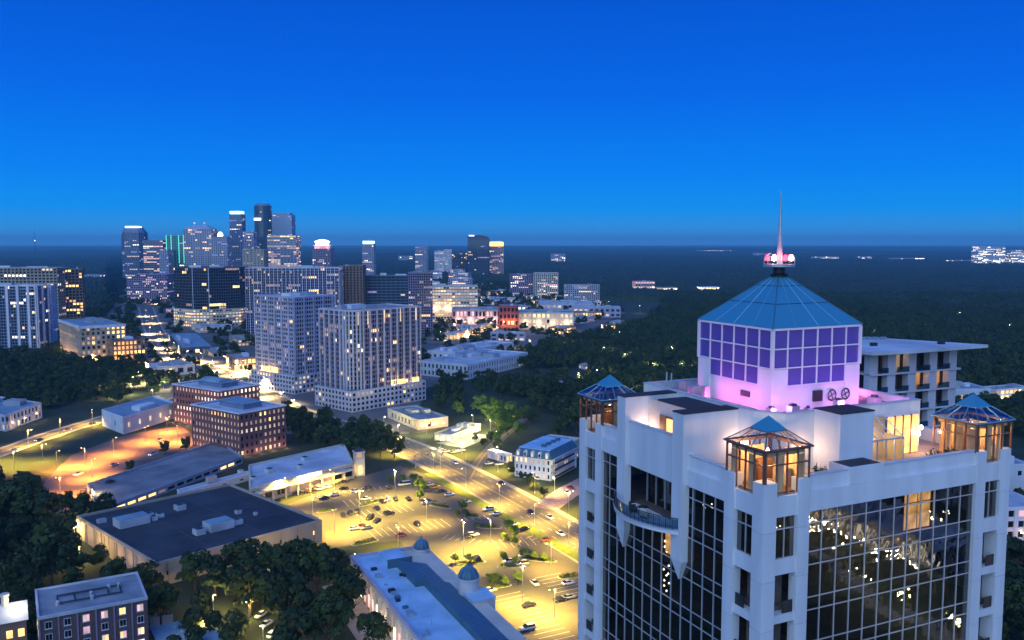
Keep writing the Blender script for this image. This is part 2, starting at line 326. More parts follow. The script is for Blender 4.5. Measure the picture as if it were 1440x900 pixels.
    ('city_block', 'purple mid-rise block with dark windows in the crowded district', 'building', 'fill4', -477.3, 2156.5, -0.222, 23.1, 22.2, 14.5, 'mid-rise blocks crowded between the skyline and the residential towers', {}),
    ('city_block', 'purple mid-rise block with dark windows in the crowded district', 'building', 'fill4', -201.6, 2154.1, 0.077, 25.1, 34.7, 11.3, 'mid-rise blocks crowded between the skyline and the residential towers', {}),
    ('city_block', 'lavender mid-rise block with soft lit windows in the crowded district', 'building', 'fill1', -451.6, 2581.1, 0.023, 46.1, 19.3, 15.6, 'mid-rise blocks crowded between the skyline and the residential towers', {}),
    ('city_block', 'pinkish mid-rise block with many lit windows in the crowded district', 'building', 'fill3', -222.1, 1670.7, 0.09, 45.5, 24.0, 27.1, 'mid-rise blocks crowded between the skyline and the residential towers', {}),
    ('city_block', 'lavender mid-rise block with soft lit windows in the crowded district', 'building', 'fill1', -348.8, 1818.0, -0.188, 42.0, 19.5, 22.7, 'mid-rise blocks crowded between the skyline and the residential towers', {}),
    ('city_block', 'purple mid-rise block with dark windows in the crowded district', 'building', 'fill4', -682.2, 2188.5, 0.165, 53.6, 25.5, 24.7, 'mid-rise blocks crowded between the skyline and the residential towers', {}),
    ('city_block', 'white mid-rise block with tall storeys in the crowded district', 'building', 'fill5', -770.1, 2320.3, -0.09, 29.2, 26.4, 17.9, 'mid-rise blocks crowded between the skyline and the residential towers', {}),
    ('city_block', 'white mid-rise block with tall storeys in the crowded district', 'building', 'fill5', -286.8, 1590.5, 0.102, 24.6, 18.7, 8.8, 'mid-rise blocks crowded between the skyline and the residential towers', {}),
    ('city_block', 'purple mid-rise block with dark windows in the crowded district', 'building', 'fill4', -258.1, 1820.2, 0.132, 22.9, 21.2, 11.3, 'mid-rise blocks crowded between the skyline and the residential towers', {}),
    ('city_block', 'lavender mid-rise block with soft lit windows in the crowded district', 'building', 'fill1', -267.3, 2175.6, 0.076, 54.7, 28.7, 10.8, 'mid-rise blocks crowded between the skyline and the residential towers', {}),
    ('city_block', 'pinkish mid-rise block with many lit windows in the crowded district', 'building', 'fill3', -597.8, 2305.2, 0.019, 45.6, 31.2, 12.3, 'mid-rise blocks crowded between the skyline and the residential towers', {}),
    ('city_block', 'pale mid-rise block with white roof in the crowded district', 'building', 'fill2', -136.0, 1513.8, 0.211, 27.9, 19.5, 28.5, 'mid-rise blocks crowded between the skyline and the residential towers', {}),
    ('city_block', 'lavender mid-rise block with soft lit windows in the crowded district', 'building', 'fill1', -249.8, 1956.5, -0.227, 39.1, 25.3, 8.7, 'mid-rise blocks crowded between the skyline and the residential towers', {}),
    ('city_block', 'purple mid-rise block with dark windows in the crowded district', 'building', 'fill4', -709.5, 2410.7, 0.239, 40.9, 27.2, 9.1, 'mid-rise blocks crowded between the skyline and the residential towers', {}),
    ('city_block', 'purple mid-rise block with dark windows in the crowded district', 'building', 'fill4', -891.4, 2397.6, -0.013, 52.7, 22.6, 19.0, 'mid-rise blocks crowded between the skyline and the residential towers', {}),
    ('city_block', 'pinkish mid-rise block with many lit windows in the crowded district', 'building', 'fill3', -317.0, 2389.1, -0.039, 51.8, 19.8, 19.4, 'mid-rise blocks crowded between the skyline and the residential towers', {}),
    ('city_block', 'white mid-rise block with tall storeys in the crowded district', 'building', 'fill5', -304.3, 2577.2, 0.014, 42.3, 28.9, 20.9, 'mid-rise blocks crowded between the skyline and the residential towers', {}),
    ('city_block', 'pinkish mid-rise block with many lit windows in the crowded district', 'building', 'fill3', -178.9, 1581.5, -0.09, 29.9, 33.3, 25.9, 'mid-rise blocks crowded between the skyline and the residential towers', {}),
    ('city_block', 'white mid-rise block with tall storeys in the crowded district', 'building', 'fill5', -1043.4, 2487.9, -0.152, 40.7, 26.2, 20.3, 'mid-rise blocks crowded between the skyline and the residential towers', {}),
    ('city_block', 'purple mid-rise block with dark windows in the crowded district', 'building', 'fill4', -450.7, 2257.1, 0.117, 23.5, 25.7, 12.8, 'mid-rise blocks crowded between the skyline and the residential towers', {}),
    ('city_block', 'pale mid-rise block with white roof in the crowded district', 'building', 'fill2', -289.8, 1736.9, 0.128, 35.2, 29.9, 32.1, 'mid-rise blocks crowded between the skyline and the residential towers', {}),
    ('city_block', 'lavender mid-rise block with soft lit windows in the crowded district', 'building', 'fill1', -179.3, 1481.7, 0.214, 25.2, 24.6, 22.4, 'mid-rise blocks crowded between the skyline and the residential towers', {}),
    ('city_block', 'pinkish mid-rise block with many lit windows in the crowded district', 'building', 'fill3', -369.7, 2113.3, 0.133, 31.2, 18.5, 30.3, 'mid-rise blocks crowded between the skyline and the residential towers', {}),
    ('city_block', 'lavender mid-rise block with soft lit windows in the crowded district', 'building', 'fill1', -260.9, 1504.9, -0.219, 24.3, 21.5, 18.1, 'mid-rise blocks crowded between the skyline and the residential towers', {}),
    ('city_block', 'pale mid-rise block with white roof in the crowded district', 'building', 'fill2', -331.1, 1981.0, -0.189, 56.0, 22.1, 30.9, 'mid-rise blocks crowded between the skyline and the residential towers', {}),
    ('city_block', 'lavender mid-rise block with soft lit windows in the crowded district', 'building', 'fill1', -165.4, 2287.9, -0.24, 53.8, 28.7, 29.1, 'mid-rise blocks crowded between the skyline and the residential towers', {}),
    ('city_block', 'purple mid-rise block with dark windows in the crowded district', 'building', 'fill4', -839.9, 2240.5, 0.023, 31.8, 19.1, 8.5, 'mid-rise blocks crowded between the skyline and the residential towers', {}),
    ('city_block', 'lavender mid-rise block with soft lit windows in the crowded district', 'building', 'fill1', -642.7, 2322.6, 0.113, 31.8, 26.0, 31.3, 'mid-rise blocks crowded between the skyline and the residential towers', {}),
    ('city_block', 'pinkish mid-rise block with many lit windows in the crowded district', 'building', 'fill3', -358.0, 2589.1, -0.129, 32.6, 21.7, 12.7, 'mid-rise blocks crowded between the skyline and the residential towers', {}),
    ('city_block', 'white mid-rise block with tall storeys in the crowded district', 'building', 'fill5', -736.2, 2339.2, 0.118, 30.8, 20.2, 28.8, 'mid-rise blocks crowded between the skyline and the residential towers', {}),
    ('city_block', 'pale mid-rise block with white roof in the crowded district', 'building', 'fill2', -284.7, 1661.2, -0.2, 23.1, 33.6, 12.5, 'mid-rise blocks crowded between the skyline and the residential towers', {}),
    ('city_block', 'purple mid-rise block with dark windows in the crowded district', 'building', 'fill4', -208.0, 1748.2, 0.111, 35.0, 28.6, 16.0, 'mid-rise blocks crowded between the skyline and the residential towers', {}),
    ('city_block', 'purple mid-rise block with dark windows in the crowded district', 'building', 'fill4', -146.1, 1633.8, 0.069, 26.7, 28.5, 26.2, 'mid-rise blocks crowded between the skyline and the residential towers', {}),
    ('city_block', 'pale mid-rise block with white roof in the crowded district', 'building', 'fill2', -214.2, 2381.6, -0.001, 23.8, 24.9, 26.8, 'mid-rise blocks crowded between the skyline and the residential towers', {}),
    ('city_block', 'pale mid-rise block with white roof in the crowded district', 'building', 'fill2', -803.8, 2111.4, 0.175, 48.4, 21.4, 26.6, 'mid-rise blocks crowded between the skyline and the residential towers', {}),
    ('city_block', 'pinkish mid-rise block with many lit windows in the crowded district', 'building', 'fill3', -323.2, 2096.7, -0.229, 49.9, 32.6, 20.1, 'mid-rise blocks crowded between the skyline and the residential towers', {}),
    ('city_block', 'pinkish mid-rise block with many lit windows in the crowded district', 'building', 'fill3', -538.8, 2300.7, -0.11, 36.1, 24.2, 9.1, 'mid-rise blocks crowded between the skyline and the residential towers', {}),
    ('city_block', 'pale mid-rise block with white roof in the crowded district', 'building', 'fill2', -870.3, 2586.4, -0.068, 35.0, 22.6, 30.1, 'mid-rise blocks crowded between the skyline and the residential towers', {}),
    ('city_block', 'pinkish mid-rise block with many lit windows in the crowded district', 'building', 'fill3', -165.4, 1711.1, -0.035, 50.8, 19.5, 13.7, 'mid-rise blocks crowded between the skyline and the residential towers', {}),
    ('city_block', 'pale mid-rise block with white roof in the crowded district', 'building', 'fill2', -155.3, 2118.3, -0.137, 27.2, 22.4, 12.6, 'mid-rise blocks crowded between the skyline and the residential towers', {}),
    ('city_block', 'white mid-rise block with tall storeys in the crowded district', 'building', 'fill5', -258.6, 2339.2, -0.186, 28.9, 34.9, 16.6, 'mid-rise blocks crowded between the skyline and the residential towers', {}),
    ('city_block', 'pale mid-rise block with white roof in the crowded district', 'building', 'fill2', -107.2, 1544.9, 0.242, 29.8, 27.5, 23.2, 'mid-rise blocks crowded between the skyline and the residential towers', {}),
    ('city_block', 'purple mid-rise block with dark windows in the crowded district', 'building', 'fill4', -931.8, 2607.2, -0.209, 46.7, 21.4, 28.9, 'mid-rise blocks crowded between the skyline and the residential towers', {}),
    ('city_block', 'pinkish mid-rise block with many lit windows in the crowded district', 'building', 'fill3', -941.6, 2234.5, -0.217, 27.6, 28.9, 11.7, 'mid-rise blocks crowded between the skyline and the residential towers', {}),
    ('city_block', 'pinkish mid-rise block with many lit windows in the crowded district', 'building', 'fill3', -401.2, 2086.6, -0.233, 31.5, 27.7, 20.6, 'mid-rise blocks crowded between the skyline and the residential towers', {}),
    ('city_block', 'lavender mid-rise block with soft lit windows in the crowded district', 'building', 'fill1', -519.5, 2115.3, 0.02, 46.4, 31.4, 12.9, 'mid-rise blocks crowded between the skyline and the residential towers', {}),
    ('city_block', 'lavender mid-rise block with soft lit windows in the crowded district', 'building', 'fill1', -238.1, 1850.3, -0.236, 40.6, 29.1, 30.8, 'mid-rise blocks crowded between the skyline and the residential towers', {}),
    ('city_block', 'lavender mid-rise block with soft lit windows in the crowded district', 'building', 'fill1', -384.1, 2572.9, 0.095, 23.0, 26.3, 12.6, 'mid-rise blocks crowded between the skyline and the residential towers', {}),
    ('city_block', 'lavender mid-rise block with soft lit windows in the crowded district', 'building', 'fill1', -178.6, 2536.8, -0.04, 41.8, 31.5, 28.7, 'mid-rise blocks crowded between the skyline and the residential towers', {}),
    ('city_block', 'pale mid-rise block with white roof in the crowded district', 'building', 'fill2', -499.3, 2290.3, 0.066, 27.5, 31.4, 16.3, 'mid-rise blocks crowded between the skyline and the residential towers', {}),
    ('city_block', 'purple mid-rise block with dark windows in the crowded district', 'building', 'fill4', -233.5, 1486.0, -0.146, 30.0, 19.9, 12.4, 'mid-rise blocks crowded between the skyline and the residential towers', {}),
    ('city_block', 'lavender mid-rise block with soft lit windows in the crowded district', 'building', 'fill1', -171.9, 1818.5, 0.086, 24.0, 20.4, 10.4, 'mid-rise blocks crowded between the skyline and the residential towers', {}),
    ('city_block', 'purple mid-rise block with dark windows in the crowded district', 'building', 'fill4', -763.9, 2148.5, 0.005, 36.6, 28.2, 28.5, 'mid-rise blocks crowded between the skyline and the residential towers', {}),
    ('city_block', 'white mid-rise block with tall storeys in the crowded district', 'building', 'fill5', -568.6, 2471.8, -0.172, 27.3, 21.9, 18.1, 'mid-rise blocks crowded between the skyline and the residential towers', {}),
    ('city_block', 'lavender mid-rise block with soft lit windows in the crowded district', 'building', 'fill1', -142.4, 1966.3, -0.072, 52.3, 29.0, 26.8, 'mid-rise blocks crowded between the skyline and the residential towers', {}),
    ('city_block', 'purple mid-rise block with dark windows in the crowded district', 'building', 'fill4', -286.3, 1486.9, 0.125, 27.5, 21.0, 27.9, 'mid-rise blocks crowded between the skyline and the residential towers', {}),
    ('city_block', 'purple mid-rise block with dark windows in the crowded district', 'building', 'fill4', -599.7, 2149.0, -0.124, 53.6, 19.2, 22.3, 'mid-rise blocks crowded between the skyline and the residential towers', {}),
    ('city_block', 'pinkish mid-rise block with many lit windows in the crowded district', 'building', 'fill3', -789.9, 2600.9, 0.184, 55.7, 19.1, 17.5, 'mid-rise blocks crowded between the skyline and the residential towers', {}),
    ('city_block', 'pale mid-rise block with white roof in the crowded district', 'building', 'fill2', -301.7, 1862.2, -0.075, 30.8, 33.2, 12.8, 'mid-rise blocks crowded between the skyline and the residential towers', {}),
    ('city_block', 'lavender mid-rise block with soft lit windows in the crowded district', 'building', 'fill1', -811.1, 2525.4, 0.087, 28.1, 24.3, 14.9, 'mid-rise blocks crowded between the skyline and the residential towers', {}),
    ('city_block', 'purple mid-rise block with dark windows in the crowded district', 'building', 'fill4', -999.5, 2614.6, 0.015, 54.1, 30.9, 30.0, 'mid-rise blocks crowded between the skyline and the residential towers', {}),
    ('city_block', 'purple mid-rise block with dark windows in the crowded district', 'building', 'fill4', -318.3, 1683.9, -0.137, 26.1, 33.7, 9.8, 'mid-rise blocks crowded between the skyline and the residential towers', {}),
    ('city_block', 'pinkish mid-rise block with many lit windows in the crowded district', 'building', 'fill3', -689.8, 2488.5, 0.01, 37.2, 24.8, 21.3, 'mid-rise blocks crowded between the skyline and the residential towers', {}),
    ('city_block', 'purple mid-rise block with dark windows in the crowded district', 'building', 'fill4', -961.4, 2389.5, -0.08, 35.3, 24.8, 18.8, 'mid-rise blocks crowded between the skyline and the residential towers', {}),
    ('city_block', 'purple mid-rise block with dark windows in the crowded district', 'building', 'fill4', -901.7, 2099.4, 0.116, 35.8, 19.7, 22.1, 'mid-rise blocks crowded between the skyline and the residential towers', {}),
    ('city_block', 'pale mid-rise block with white roof in the crowded district', 'building', 'fill2', -647.2, 2477.2, 0.165, 30.1, 24.2, 8.5, 'mid-rise blocks crowded between the skyline and the residential towers', {}),
    ('shop', 'low brown shop with bright windows in the lit district', 'shop', 'lowlit', -34.4, 1813.6, 0.859, 22.9, 25.9, 7.0, 'low flat-roofed shops spread through the district', {}),
    ('shop', 'low pinkish shop with lit windows in the lit district', 'shop', 'fill3', -63.0, 2181.1, 0.568, 31.9, 24.1, 5.1, 'low flat-roofed shops spread through the district', {}),
    ('shop', 'low tan shop with grey roof in the lit district', 'shop', 'lowshop', -75.6, 1257.7, 1.089, 28.8, 29.0, 9.0, 'low flat-roofed shops spread through the district', {}),
    ('shop', 'low white flat-roofed shop in the lit district', 'shop', 'fill5', 40.0, 2268.6, 1.067, 28.4, 27.6, 6.8, 'low flat-roofed shops spread through the district', {}),
    ('shop', 'low tan shop with grey roof in the lit district', 'shop', 'lowshop', 85.4, 2326.1, 1.121, 30.9, 21.7, 8.3, 'low flat-roofed shops spread through the district', {}),
    ('shop', 'low lavender shop with blue windows in the lit district', 'shop', 'lowmall2', -24.0, 968.3, 0.007, 38.7, 14.5, 9.0, 'low flat-roofed shops spread through the district', {}),
    ('shop', 'low lavender shop with blue windows in the lit district', 'shop', 'lowmall2', -94.9, 1433.4, 0.382, 30.2, 28.5, 10.5, 'low flat-roofed shops spread through the district', {}),
    ('shop', 'low cream shop with blue-grey roof in the lit district', 'shop', 'creammall', -316.4, 2264.5, -0.204, 44.2, 18.1, 7.3, 'low flat-roofed shops spread through the district', {}),
    ('shop', 'low cream shop with blue-grey roof in the lit district', 'shop', 'creammall', -24.5, 1644.3, 0.827, 20.5, 22.7, 5.0, 'low flat-roofed shops spread through the district', {}),
    ('shop', 'low cream shop with blue-grey roof in the lit district', 'shop', 'creammall', -169.6, 1864.1, -0.13, 33.2, 18.1, 4.6, 'low flat-roofed shops spread through the district', {}),
    ('shop', 'low brown shop with bright windows in the lit district', 'shop', 'lowlit', -449.3, 1926.5, 0.198, 39.6, 21.9, 6.2, 'low flat-roofed shops spread through the district', {}),
    ('shop', 'low brown shop with bright windows in the lit district', 'shop', 'lowlit', -224.1, 2100.0, -0.018, 29.3, 28.2, 4.7, 'low flat-roofed shops spread through the district', {}),
    ('shop', 'low brown shop with bright windows in the lit district', 'shop', 'lowlit', 11.4, 1262.1, -0.221, 23.7, 26.1, 6.2, 'low flat-roofed shops spread through the district', {}),
    ('shop', 'low pale shop with wide windows in the lit district', 'shop', 'lowmall', 96.6, 1180.9, 0.98, 31.1, 22.5, 6.9, 'low flat-roofed shops spread through the district', {}),
    ('shop', 'low white flat-roofed shop in the lit district', 'shop', 'fill5', 131.5, 1456.6, 0.331, 28.6, 14.4, 9.9, 'low flat-roofed shops spread through the district', {}),
    ('shop', 'low pinkish shop with lit windows in the lit district', 'shop', 'fill3', -125.4, 1283.0, 1.188, 32.5, 19.5, 9.8, 'low flat-roofed shops spread through the district', {}),
    ('shop', 'low pale shop with wide windows in the lit district', 'shop', 'lowmall', -486.4, 1451.4, 1.157, 23.9, 22.2, 11.9, 'low flat-roofed shops spread through the district', {}),
    ('shop', 'low cream shop with blue-grey roof in the lit district', 'shop', 'creammall', -384.3, 1083.2, 0.928, 19.1, 21.6, 5.1, 'low flat-roofed shops spread through the district', {}),
    ('shop', 'low cream shop with blue-grey roof in the lit district', 'shop', 'creammall', 45.3, 1671.0, 0.836, 27.3, 25.9, 6.2, 'low flat-roofed shops spread through the district', {}),
    ('shop', 'low white flat-roofed shop in the lit district', 'shop', 'fill5', -378.5, 1058.8, 0.648, 39.5, 16.9, 7.3, 'low flat-roofed shops spread through the district', {}),
    ('shop', 'low pale shop with wide windows in the lit district', 'shop', 'lowmall', -54.2, 1290.4, 0.249, 32.7, 21.4, 5.1, 'low flat-roofed shops spread through the district', {}),
    ('shop', 'low brown shop with bright windows in the lit district', 'shop', 'lowlit', -395.9, 1290.3, 0.545, 28.2, 16.4, 11.1, 'low flat-roofed shops spread through the district', {}),
    ('shop', 'low pale shop with wide windows in the lit district', 'shop', 'lowmall', -357.9, 2522.4, 0.074, 18.5, 22.6, 8.5, 'low flat-roofed shops spread through the district', {}),
    ('shop', 'low white flat-roofed shop in the lit district', 'shop', 'fill5', -9.9, 1596.0, 0.251, 23.9, 26.4, 7.3, 'low flat-roofed shops spread through the district', {}),
    ('shop', 'low pinkish shop with lit windows in the lit district', 'shop', 'fill3', -47.2, 1617.0, -0.259, 21.8, 14.2, 6.8, 'low flat-roofed shops spread through the district', {}),
    ('shop', 'low lavender shop with blue windows in the lit district', 'shop', 'lowmall2', -146.0, 1199.3, 1.036, 25.0, 21.0, 9.6, 'low flat-roofed shops spread through the district', {}),
    ('shop', 'low lavender shop with blue windows in the lit district', 'shop', 'lowmall2', -30.0, 1522.6, 1.061, 43.7, 27.6, 11.3, 'low flat-roofed shops spread through the district', {}),
    ('shop', 'low lavender shop with blue windows in the lit district', 'shop', 'lowmall2', 7.8, 1345.0, 0.273, 21.3, 22.8, 10.8, 'low flat-roofed shops spread through the district', {}),
    ('shop', 'low white flat-roofed shop in the lit district', 'shop', 'fill5', -2.8, 1428.2, -0.284, 29.4, 17.2, 6.4, 'low flat-roofed shops spread through the district', {}),
    ('shop', 'low pale shop with wide windows in the lit district', 'shop', 'lowmall', -289.9, 710.5, 0.671, 30.5, 27.2, 7.7, 'low flat-roofed shops spread through the district', {}),
    ('shop', 'low brown shop with bright windows in the lit district', 'shop', 'lowlit', -125.2, 1374.8, -0.092, 45.1, 23.6, 6.5, 'low flat-roofed shops spread through the district', {}),
    ('shop', 'low pinkish shop with lit windows in the lit district', 'shop', 'fill3', -368.5, 1637.3, 0.368, 20.2, 24.0, 9.3, 'low flat-roofed shops spread through the district', {}),
    ('shop', 'low cream shop with blue-grey roof in the lit district', 'shop', 'creammall', -181.1, 1516.0, 0.674, 34.6, 25.1, 5.6, 'low flat-roofed shops spread through the district', {}),
    ('shop', 'low brown shop with bright windows in the lit district', 'shop', 'lowlit', -143.8, 1054.5, 0.859, 27.5, 27.4, 11.5, 'low flat-roofed shops spread through the district', {}),
    ('shop', 'low cream shop with blue-grey roof in the lit district', 'shop', 'creammall', -213.3, 2465.2, 0.123, 39.0, 27.5, 4.8, 'low flat-roofed shops spread through the district', {}),
    ('shop', 'low white flat-roofed shop in the lit district', 'shop', 'fill5', -786.6, 2027.4, -0.101, 21.7, 25.2, 6.1, 'low flat-roofed shops spread through the district', {}),
    ('shop', 'low brown shop with bright windows in the lit district', 'shop', 'lowlit', 88.2, 1233.4, -0.018, 38.2, 18.9, 11.0, 'low flat-roofed shops spread through the district', {}),
    ('shop', 'low tan shop with grey roof in the lit district', 'shop', 'lowshop', -489.0, 1988.7, 1.16, 26.4, 14.6, 11.8, 'low flat-roofed shops spread through the district', {}),
    ('shop', 'low brown shop with bright windows in the lit district', 'shop', 'lowlit', 115.2, 1046.7, 0.487, 30.0, 15.4, 10.2, 'low flat-roofed shops spread through the district', {}),
    ('shop', 'low brown shop with bright windows in the lit district', 'shop', 'lowlit', -168.2, 1401.2, -0.111, 39.2, 16.3, 6.1, 'low flat-roofed shops spread through the district', {}),
    ('shop', 'low pinkish shop with lit windows in the lit district', 'shop', 'fill3', -221.8, 1164.1, 0.567, 42.7, 17.1, 8.4, 'low flat-roofed shops spread through the district', {}),
    ('shop', 'low lavender shop with blue windows in the lit district', 'shop', 'lowmall2', -83.2, 1690.1, 0.442, 44.5, 16.5, 6.8, 'low flat-roofed shops spread through the district', {}),
    ('shop', 'low pale shop with wide windows in the lit district', 'shop', 'lowmall', -368.2, 1724.2, -0.286, 28.4, 16.4, 8.7, 'low flat-roofed shops spread through the district', {}),
    ('shop', 'low pale shop with wide windows in the lit district', 'shop', 'lowmall', -281.7, 1103.6, 0.12, 28.1, 25.6, 11.1, 'low flat-roofed shops spread through the district', {}),
    ('shop', 'low pale shop with wide windows in the lit district', 'shop', 'lowmall', 100.1, 970.8, 0.404, 40.9, 15.9, 4.7, 'low flat-roofed shops spread through the district', {}),
    ('shop', 'low pinkish shop with lit windows in the lit district', 'shop', 'fill3', 70.0, 2468.2, 0.2, 28.2, 22.8, 9.1, 'low flat-roofed shops spread through the district', {}),
    ('shop', 'low pale shop with wide windows in the lit district', 'shop', 'lowmall', -247.3, 1780.0, 0.241, 44.0, 21.3, 9.8, 'low flat-roofed shops spread through the district', {}),
    ('shop', 'low white flat-roofed shop in the lit district', 'shop', 'fill5', -336.9, 1607.7, 0.809, 20.0, 18.7, 4.8, 'low flat-roofed shops spread through the district', {}),
    ('shop', 'low pale shop with wide windows in the lit district', 'shop', 'lowmall', -263.0, 1172.6, 0.857, 30.1, 22.4, 7.9, 'low flat-roofed shops spread through the district', {}),
    ('shop', 'low brown shop with bright windows in the lit district', 'shop', 'lowlit', 62.0, 1041.5, 1.047, 32.3, 21.0, 7.1, 'low flat-roofed shops spread through the district', {}),
    ('shop', 'low tan shop with grey roof in the lit district', 'shop', 'lowshop', 44.6, 1474.1, 0.833, 33.6, 16.6, 10.9, 'low flat-roofed shops spread through the district', {}),
    ('shop', 'low cream shop with blue-grey roof in the lit district', 'shop', 'creammall', 8.1, 2182.7, 0.436, 22.8, 14.8, 9.8, 'low flat-roofed shops spread through the district', {}),
    ('shop', 'low brown shop with bright windows in the lit district', 'shop', 'lowlit', -94.3, 1810.7, 0.878, 44.3, 21.6, 11.3, 'low flat-roofed shops spread through the district', {}),
    ('shop', 'low brown shop with bright windows in the lit district', 'shop', 'lowlit', -202.3, 1995.4, -0.287, 24.6, 24.0, 5.6, 'low flat-roofed shops spread through the district', {}),
    ('shop', 'low cream shop with blue-grey roof in the lit district', 'shop', 'creammall', -178.6, 1202.4, 1.062, 35.5, 27.2, 8.3, 'low flat-roofed shops spread through the district', {}),
    ('shop', 'low brown shop with bright windows in the lit district', 'shop', 'lowlit', -103.0, 2057.9, 1.196, 40.7, 23.7, 4.6, 'low flat-roofed shops spread through the district', {}),
    ('shop', 'low lavender shop with blue windows in the lit district', 'shop', 'lowmall2', -69.4, 1091.0, -0.032, 20.3, 16.2, 4.7, 'low flat-roofed shops spread through the district', {}),
    ('shop', 'low cream shop with blue-grey roof in the lit district', 'shop', 'creammall', -180.6, 1328.9, 0.771, 44.3, 15.0, 7.7, 'low flat-roofed shops spread through the district', {}),
    ('shop', 'low cream shop with blue-grey roof in the lit district', 'shop', 'creammall', 88.5, 1629.7, 0.744, 20.3, 27.0, 7.1, 'low flat-roofed shops spread through the district', {}),
    ('shop', 'low white flat-roofed shop in the lit district', 'shop', 'fill5', 32.1, 1204.0, 0.051, 31.9, 23.0, 6.1, 'low flat-roofed shops spread through the district', {}),
    ('shop', 'low pinkish shop with lit windows in the lit district', 'shop', 'fill3', -507.0, 1313.4, 0.945, 35.4, 20.6, 8.9, 'low flat-roofed shops spread through the district', {}),
    ('shop', 'low lavender shop with blue windows in the lit district', 'shop', 'lowmall2', -16.0, 1867.7, 1.07, 21.6, 21.7, 6.2, 'low flat-roofed shops spread through the district', {}),
    ('shop', 'low lavender shop with blue windows in the lit district', 'shop', 'lowmall2', -342.6, 2218.2, 0.499, 35.5, 15.2, 9.5, 'low flat-roofed shops spread through the district', {}),
    ('shop', 'low brown shop with bright windows in the lit district', 'shop', 'lowlit', -647.7, 1727.3, 0.376, 34.5, 19.8, 6.9, 'low flat-roofed shops spread through the district', {}),
    ('house', 'pale house with hipped roof half hidden in the wood', 'house', 'house', 34.9, 648.5, 0.399, 16.5, 10.0, 5.1, 'houses showing between trees in the wood', {}),
    ('house', 'pale house with hipped roof half hidden in the wood', 'house', 'house', 63.0, 750.9, 0.485, 17.1, 10.0, 5.1, 'houses showing between trees in the wood', {}),
    ('house', 'pale house with hipped roof half hidden in the wood', 'house', 'house', 104.3, 856.8, -0.492, 17.1, 10.0, 5.1, 'houses showing between trees in the wood', {}),
    ('house', 'pale house with hipped roof half hidden in the wood', 'house', 'house', 138.0, 915.4, -0.435, 16.7, 10.0, 5.1, 'houses showing between trees in the wood', {}),
    ('house', 'pale house with hipped roof half hidden in the wood', 'house', 'house', 136.6, 750.9, 0.121, 15.2, 10.0, 5.1, 'houses showing between trees in the wood', {}),
    ('house', 'pale house with hipped roof half hidden in the wood', 'house', 'house', 138.7, 674.8, -0.213, 15.5, 10.0, 5.1, 'houses showing between trees in the wood', {}),
    ('house', 'pale house with hipped roof half hidden in the wood', 'house', 'house', 25.3, 572.9, -0.283, 15.8, 10.0, 5.1, 'houses showing between trees in the wood', {}),
    ('house', 'pale house with hipped roof half hidden in the wood', 'house', 'house', 131.7, 1180.9, -0.698, 19.7, 10.0, 5.0, 'houses showing between trees in the wood', {}),
    ('house', 'pale house with hipped roof half hidden in the wood', 'house', 'house', 179.4, 1043.5, -0.079, 15.1, 10.0, 5.1, 'houses showing between trees in the wood', {}),
    ('house', 'pale house with hipped roof half hidden in the wood', 'house', 'house', 85.3, 612.6, 0.695, 19.8, 10.0, 5.1, 'houses showing between trees in the wood', {}),
    ('house', 'pale house with hipped roof half hidden in the wood', 'house', 'house', 176.5, 903.1, -0.128, 15.2, 10.0, 5.1, 'houses showing between trees in the wood', {}),
    ('house', 'pale house with hipped roof half hidden in the wood', 'house', 'house', 47.6, 516.8, -0.398, 16.5, 10.0, 5.1, 'houses showing between trees in the wood', {}),
    ('house', 'pale house with hipped roof half hidden in the wood', 'house', 'house', 517.0, 968.3, -0.178, 15.3, 10.0, 5.1, 'houses showing between trees in the wood', {}),
    ('house', 'pale house with hipped roof half hidden in the wood', 'house', 'house', 741.0, 1511.6, 0.14, 15.2, 10.0, 5.0, 'houses showing between trees in the wood', {}),
    ('house', 'pale house with hipped roof half hidden in the wood', 'house', 'house', 592.0, 1294.3, -0.661, 19.1, 10.0, 5.0, 'houses showing between trees in the wood', {}),
    ('house', 'pale house with hipped roof half hidden in the wood', 'house', 'house', 425.0, 750.9, -0.461, 16.9, 10.0, 5.1, 'houses showing between trees in the wood', {}),
]
AVENUE = [(-618.2, 1478.5), (-458.0, 1112.6), (-341.2, 867.9), (-273.0, 768.2), (-220.3, 699.7), (-180.4, 633.1), (-150.4, 572.9), (-107.0, 520.9), (-69.5, 482.7), (-42.3, 442.1), (-4.7, 374.8), (23.3, 318.6), (42.1, 280.3)]
WEST_ROAD = [(-273.5, 424.9), (-267.7, 451.2), (-264.9, 495.5), (-255.3, 537.9), (-247.5, 580.4), (-246.4, 624.1)]
MALL_STREET = [(-19.3, 402.6), (-15.9, 439.1), (-7.2, 482.7), (8.0, 542.3)]
FAR_STREET = [(-82.8, 846.0), (-62.2, 954.5), (-16.5, 1012.1), (21.2, 1043.5), (74.9, 1150.6)]
DRIVE = [(13.3, 355.3), (25.2, 381.4), (44.2, 411.5)]
LOT = [(-100.6, 348.7), (-73.2, 402.6), (-55.4, 424.9), (-40.4, 407.7), (-5.8, 348.7), (22.7, 295.8), (31.6, 269.6), (27.4, 232.6), (-3.7, 218.4), (-28.8, 287.9), (-42.1, 316.2), (-64.2, 308.6)]
ORANGE_LOT = [(-208.6, 370.6), (-228.2, 446.6), (-221.3, 493.6), (-199.0, 520.9), (-164.9, 465.6), (-192.1, 390.6), (-180.7, 345.9)]
CITY = [(-337.1, 786.3), (-629.5, 1359.5), (-1028.2, 2351.0), (-384.1, 2966.9), (-75.3, 3102.2), (61.4, 1892.0), (176.7, 1359.5), (16.7, 820.1), (-64.6, 658.1), (-59.3, 497.3), (-139.1, 497.3), (-227.9, 572.9), (-277.4, 658.1)]
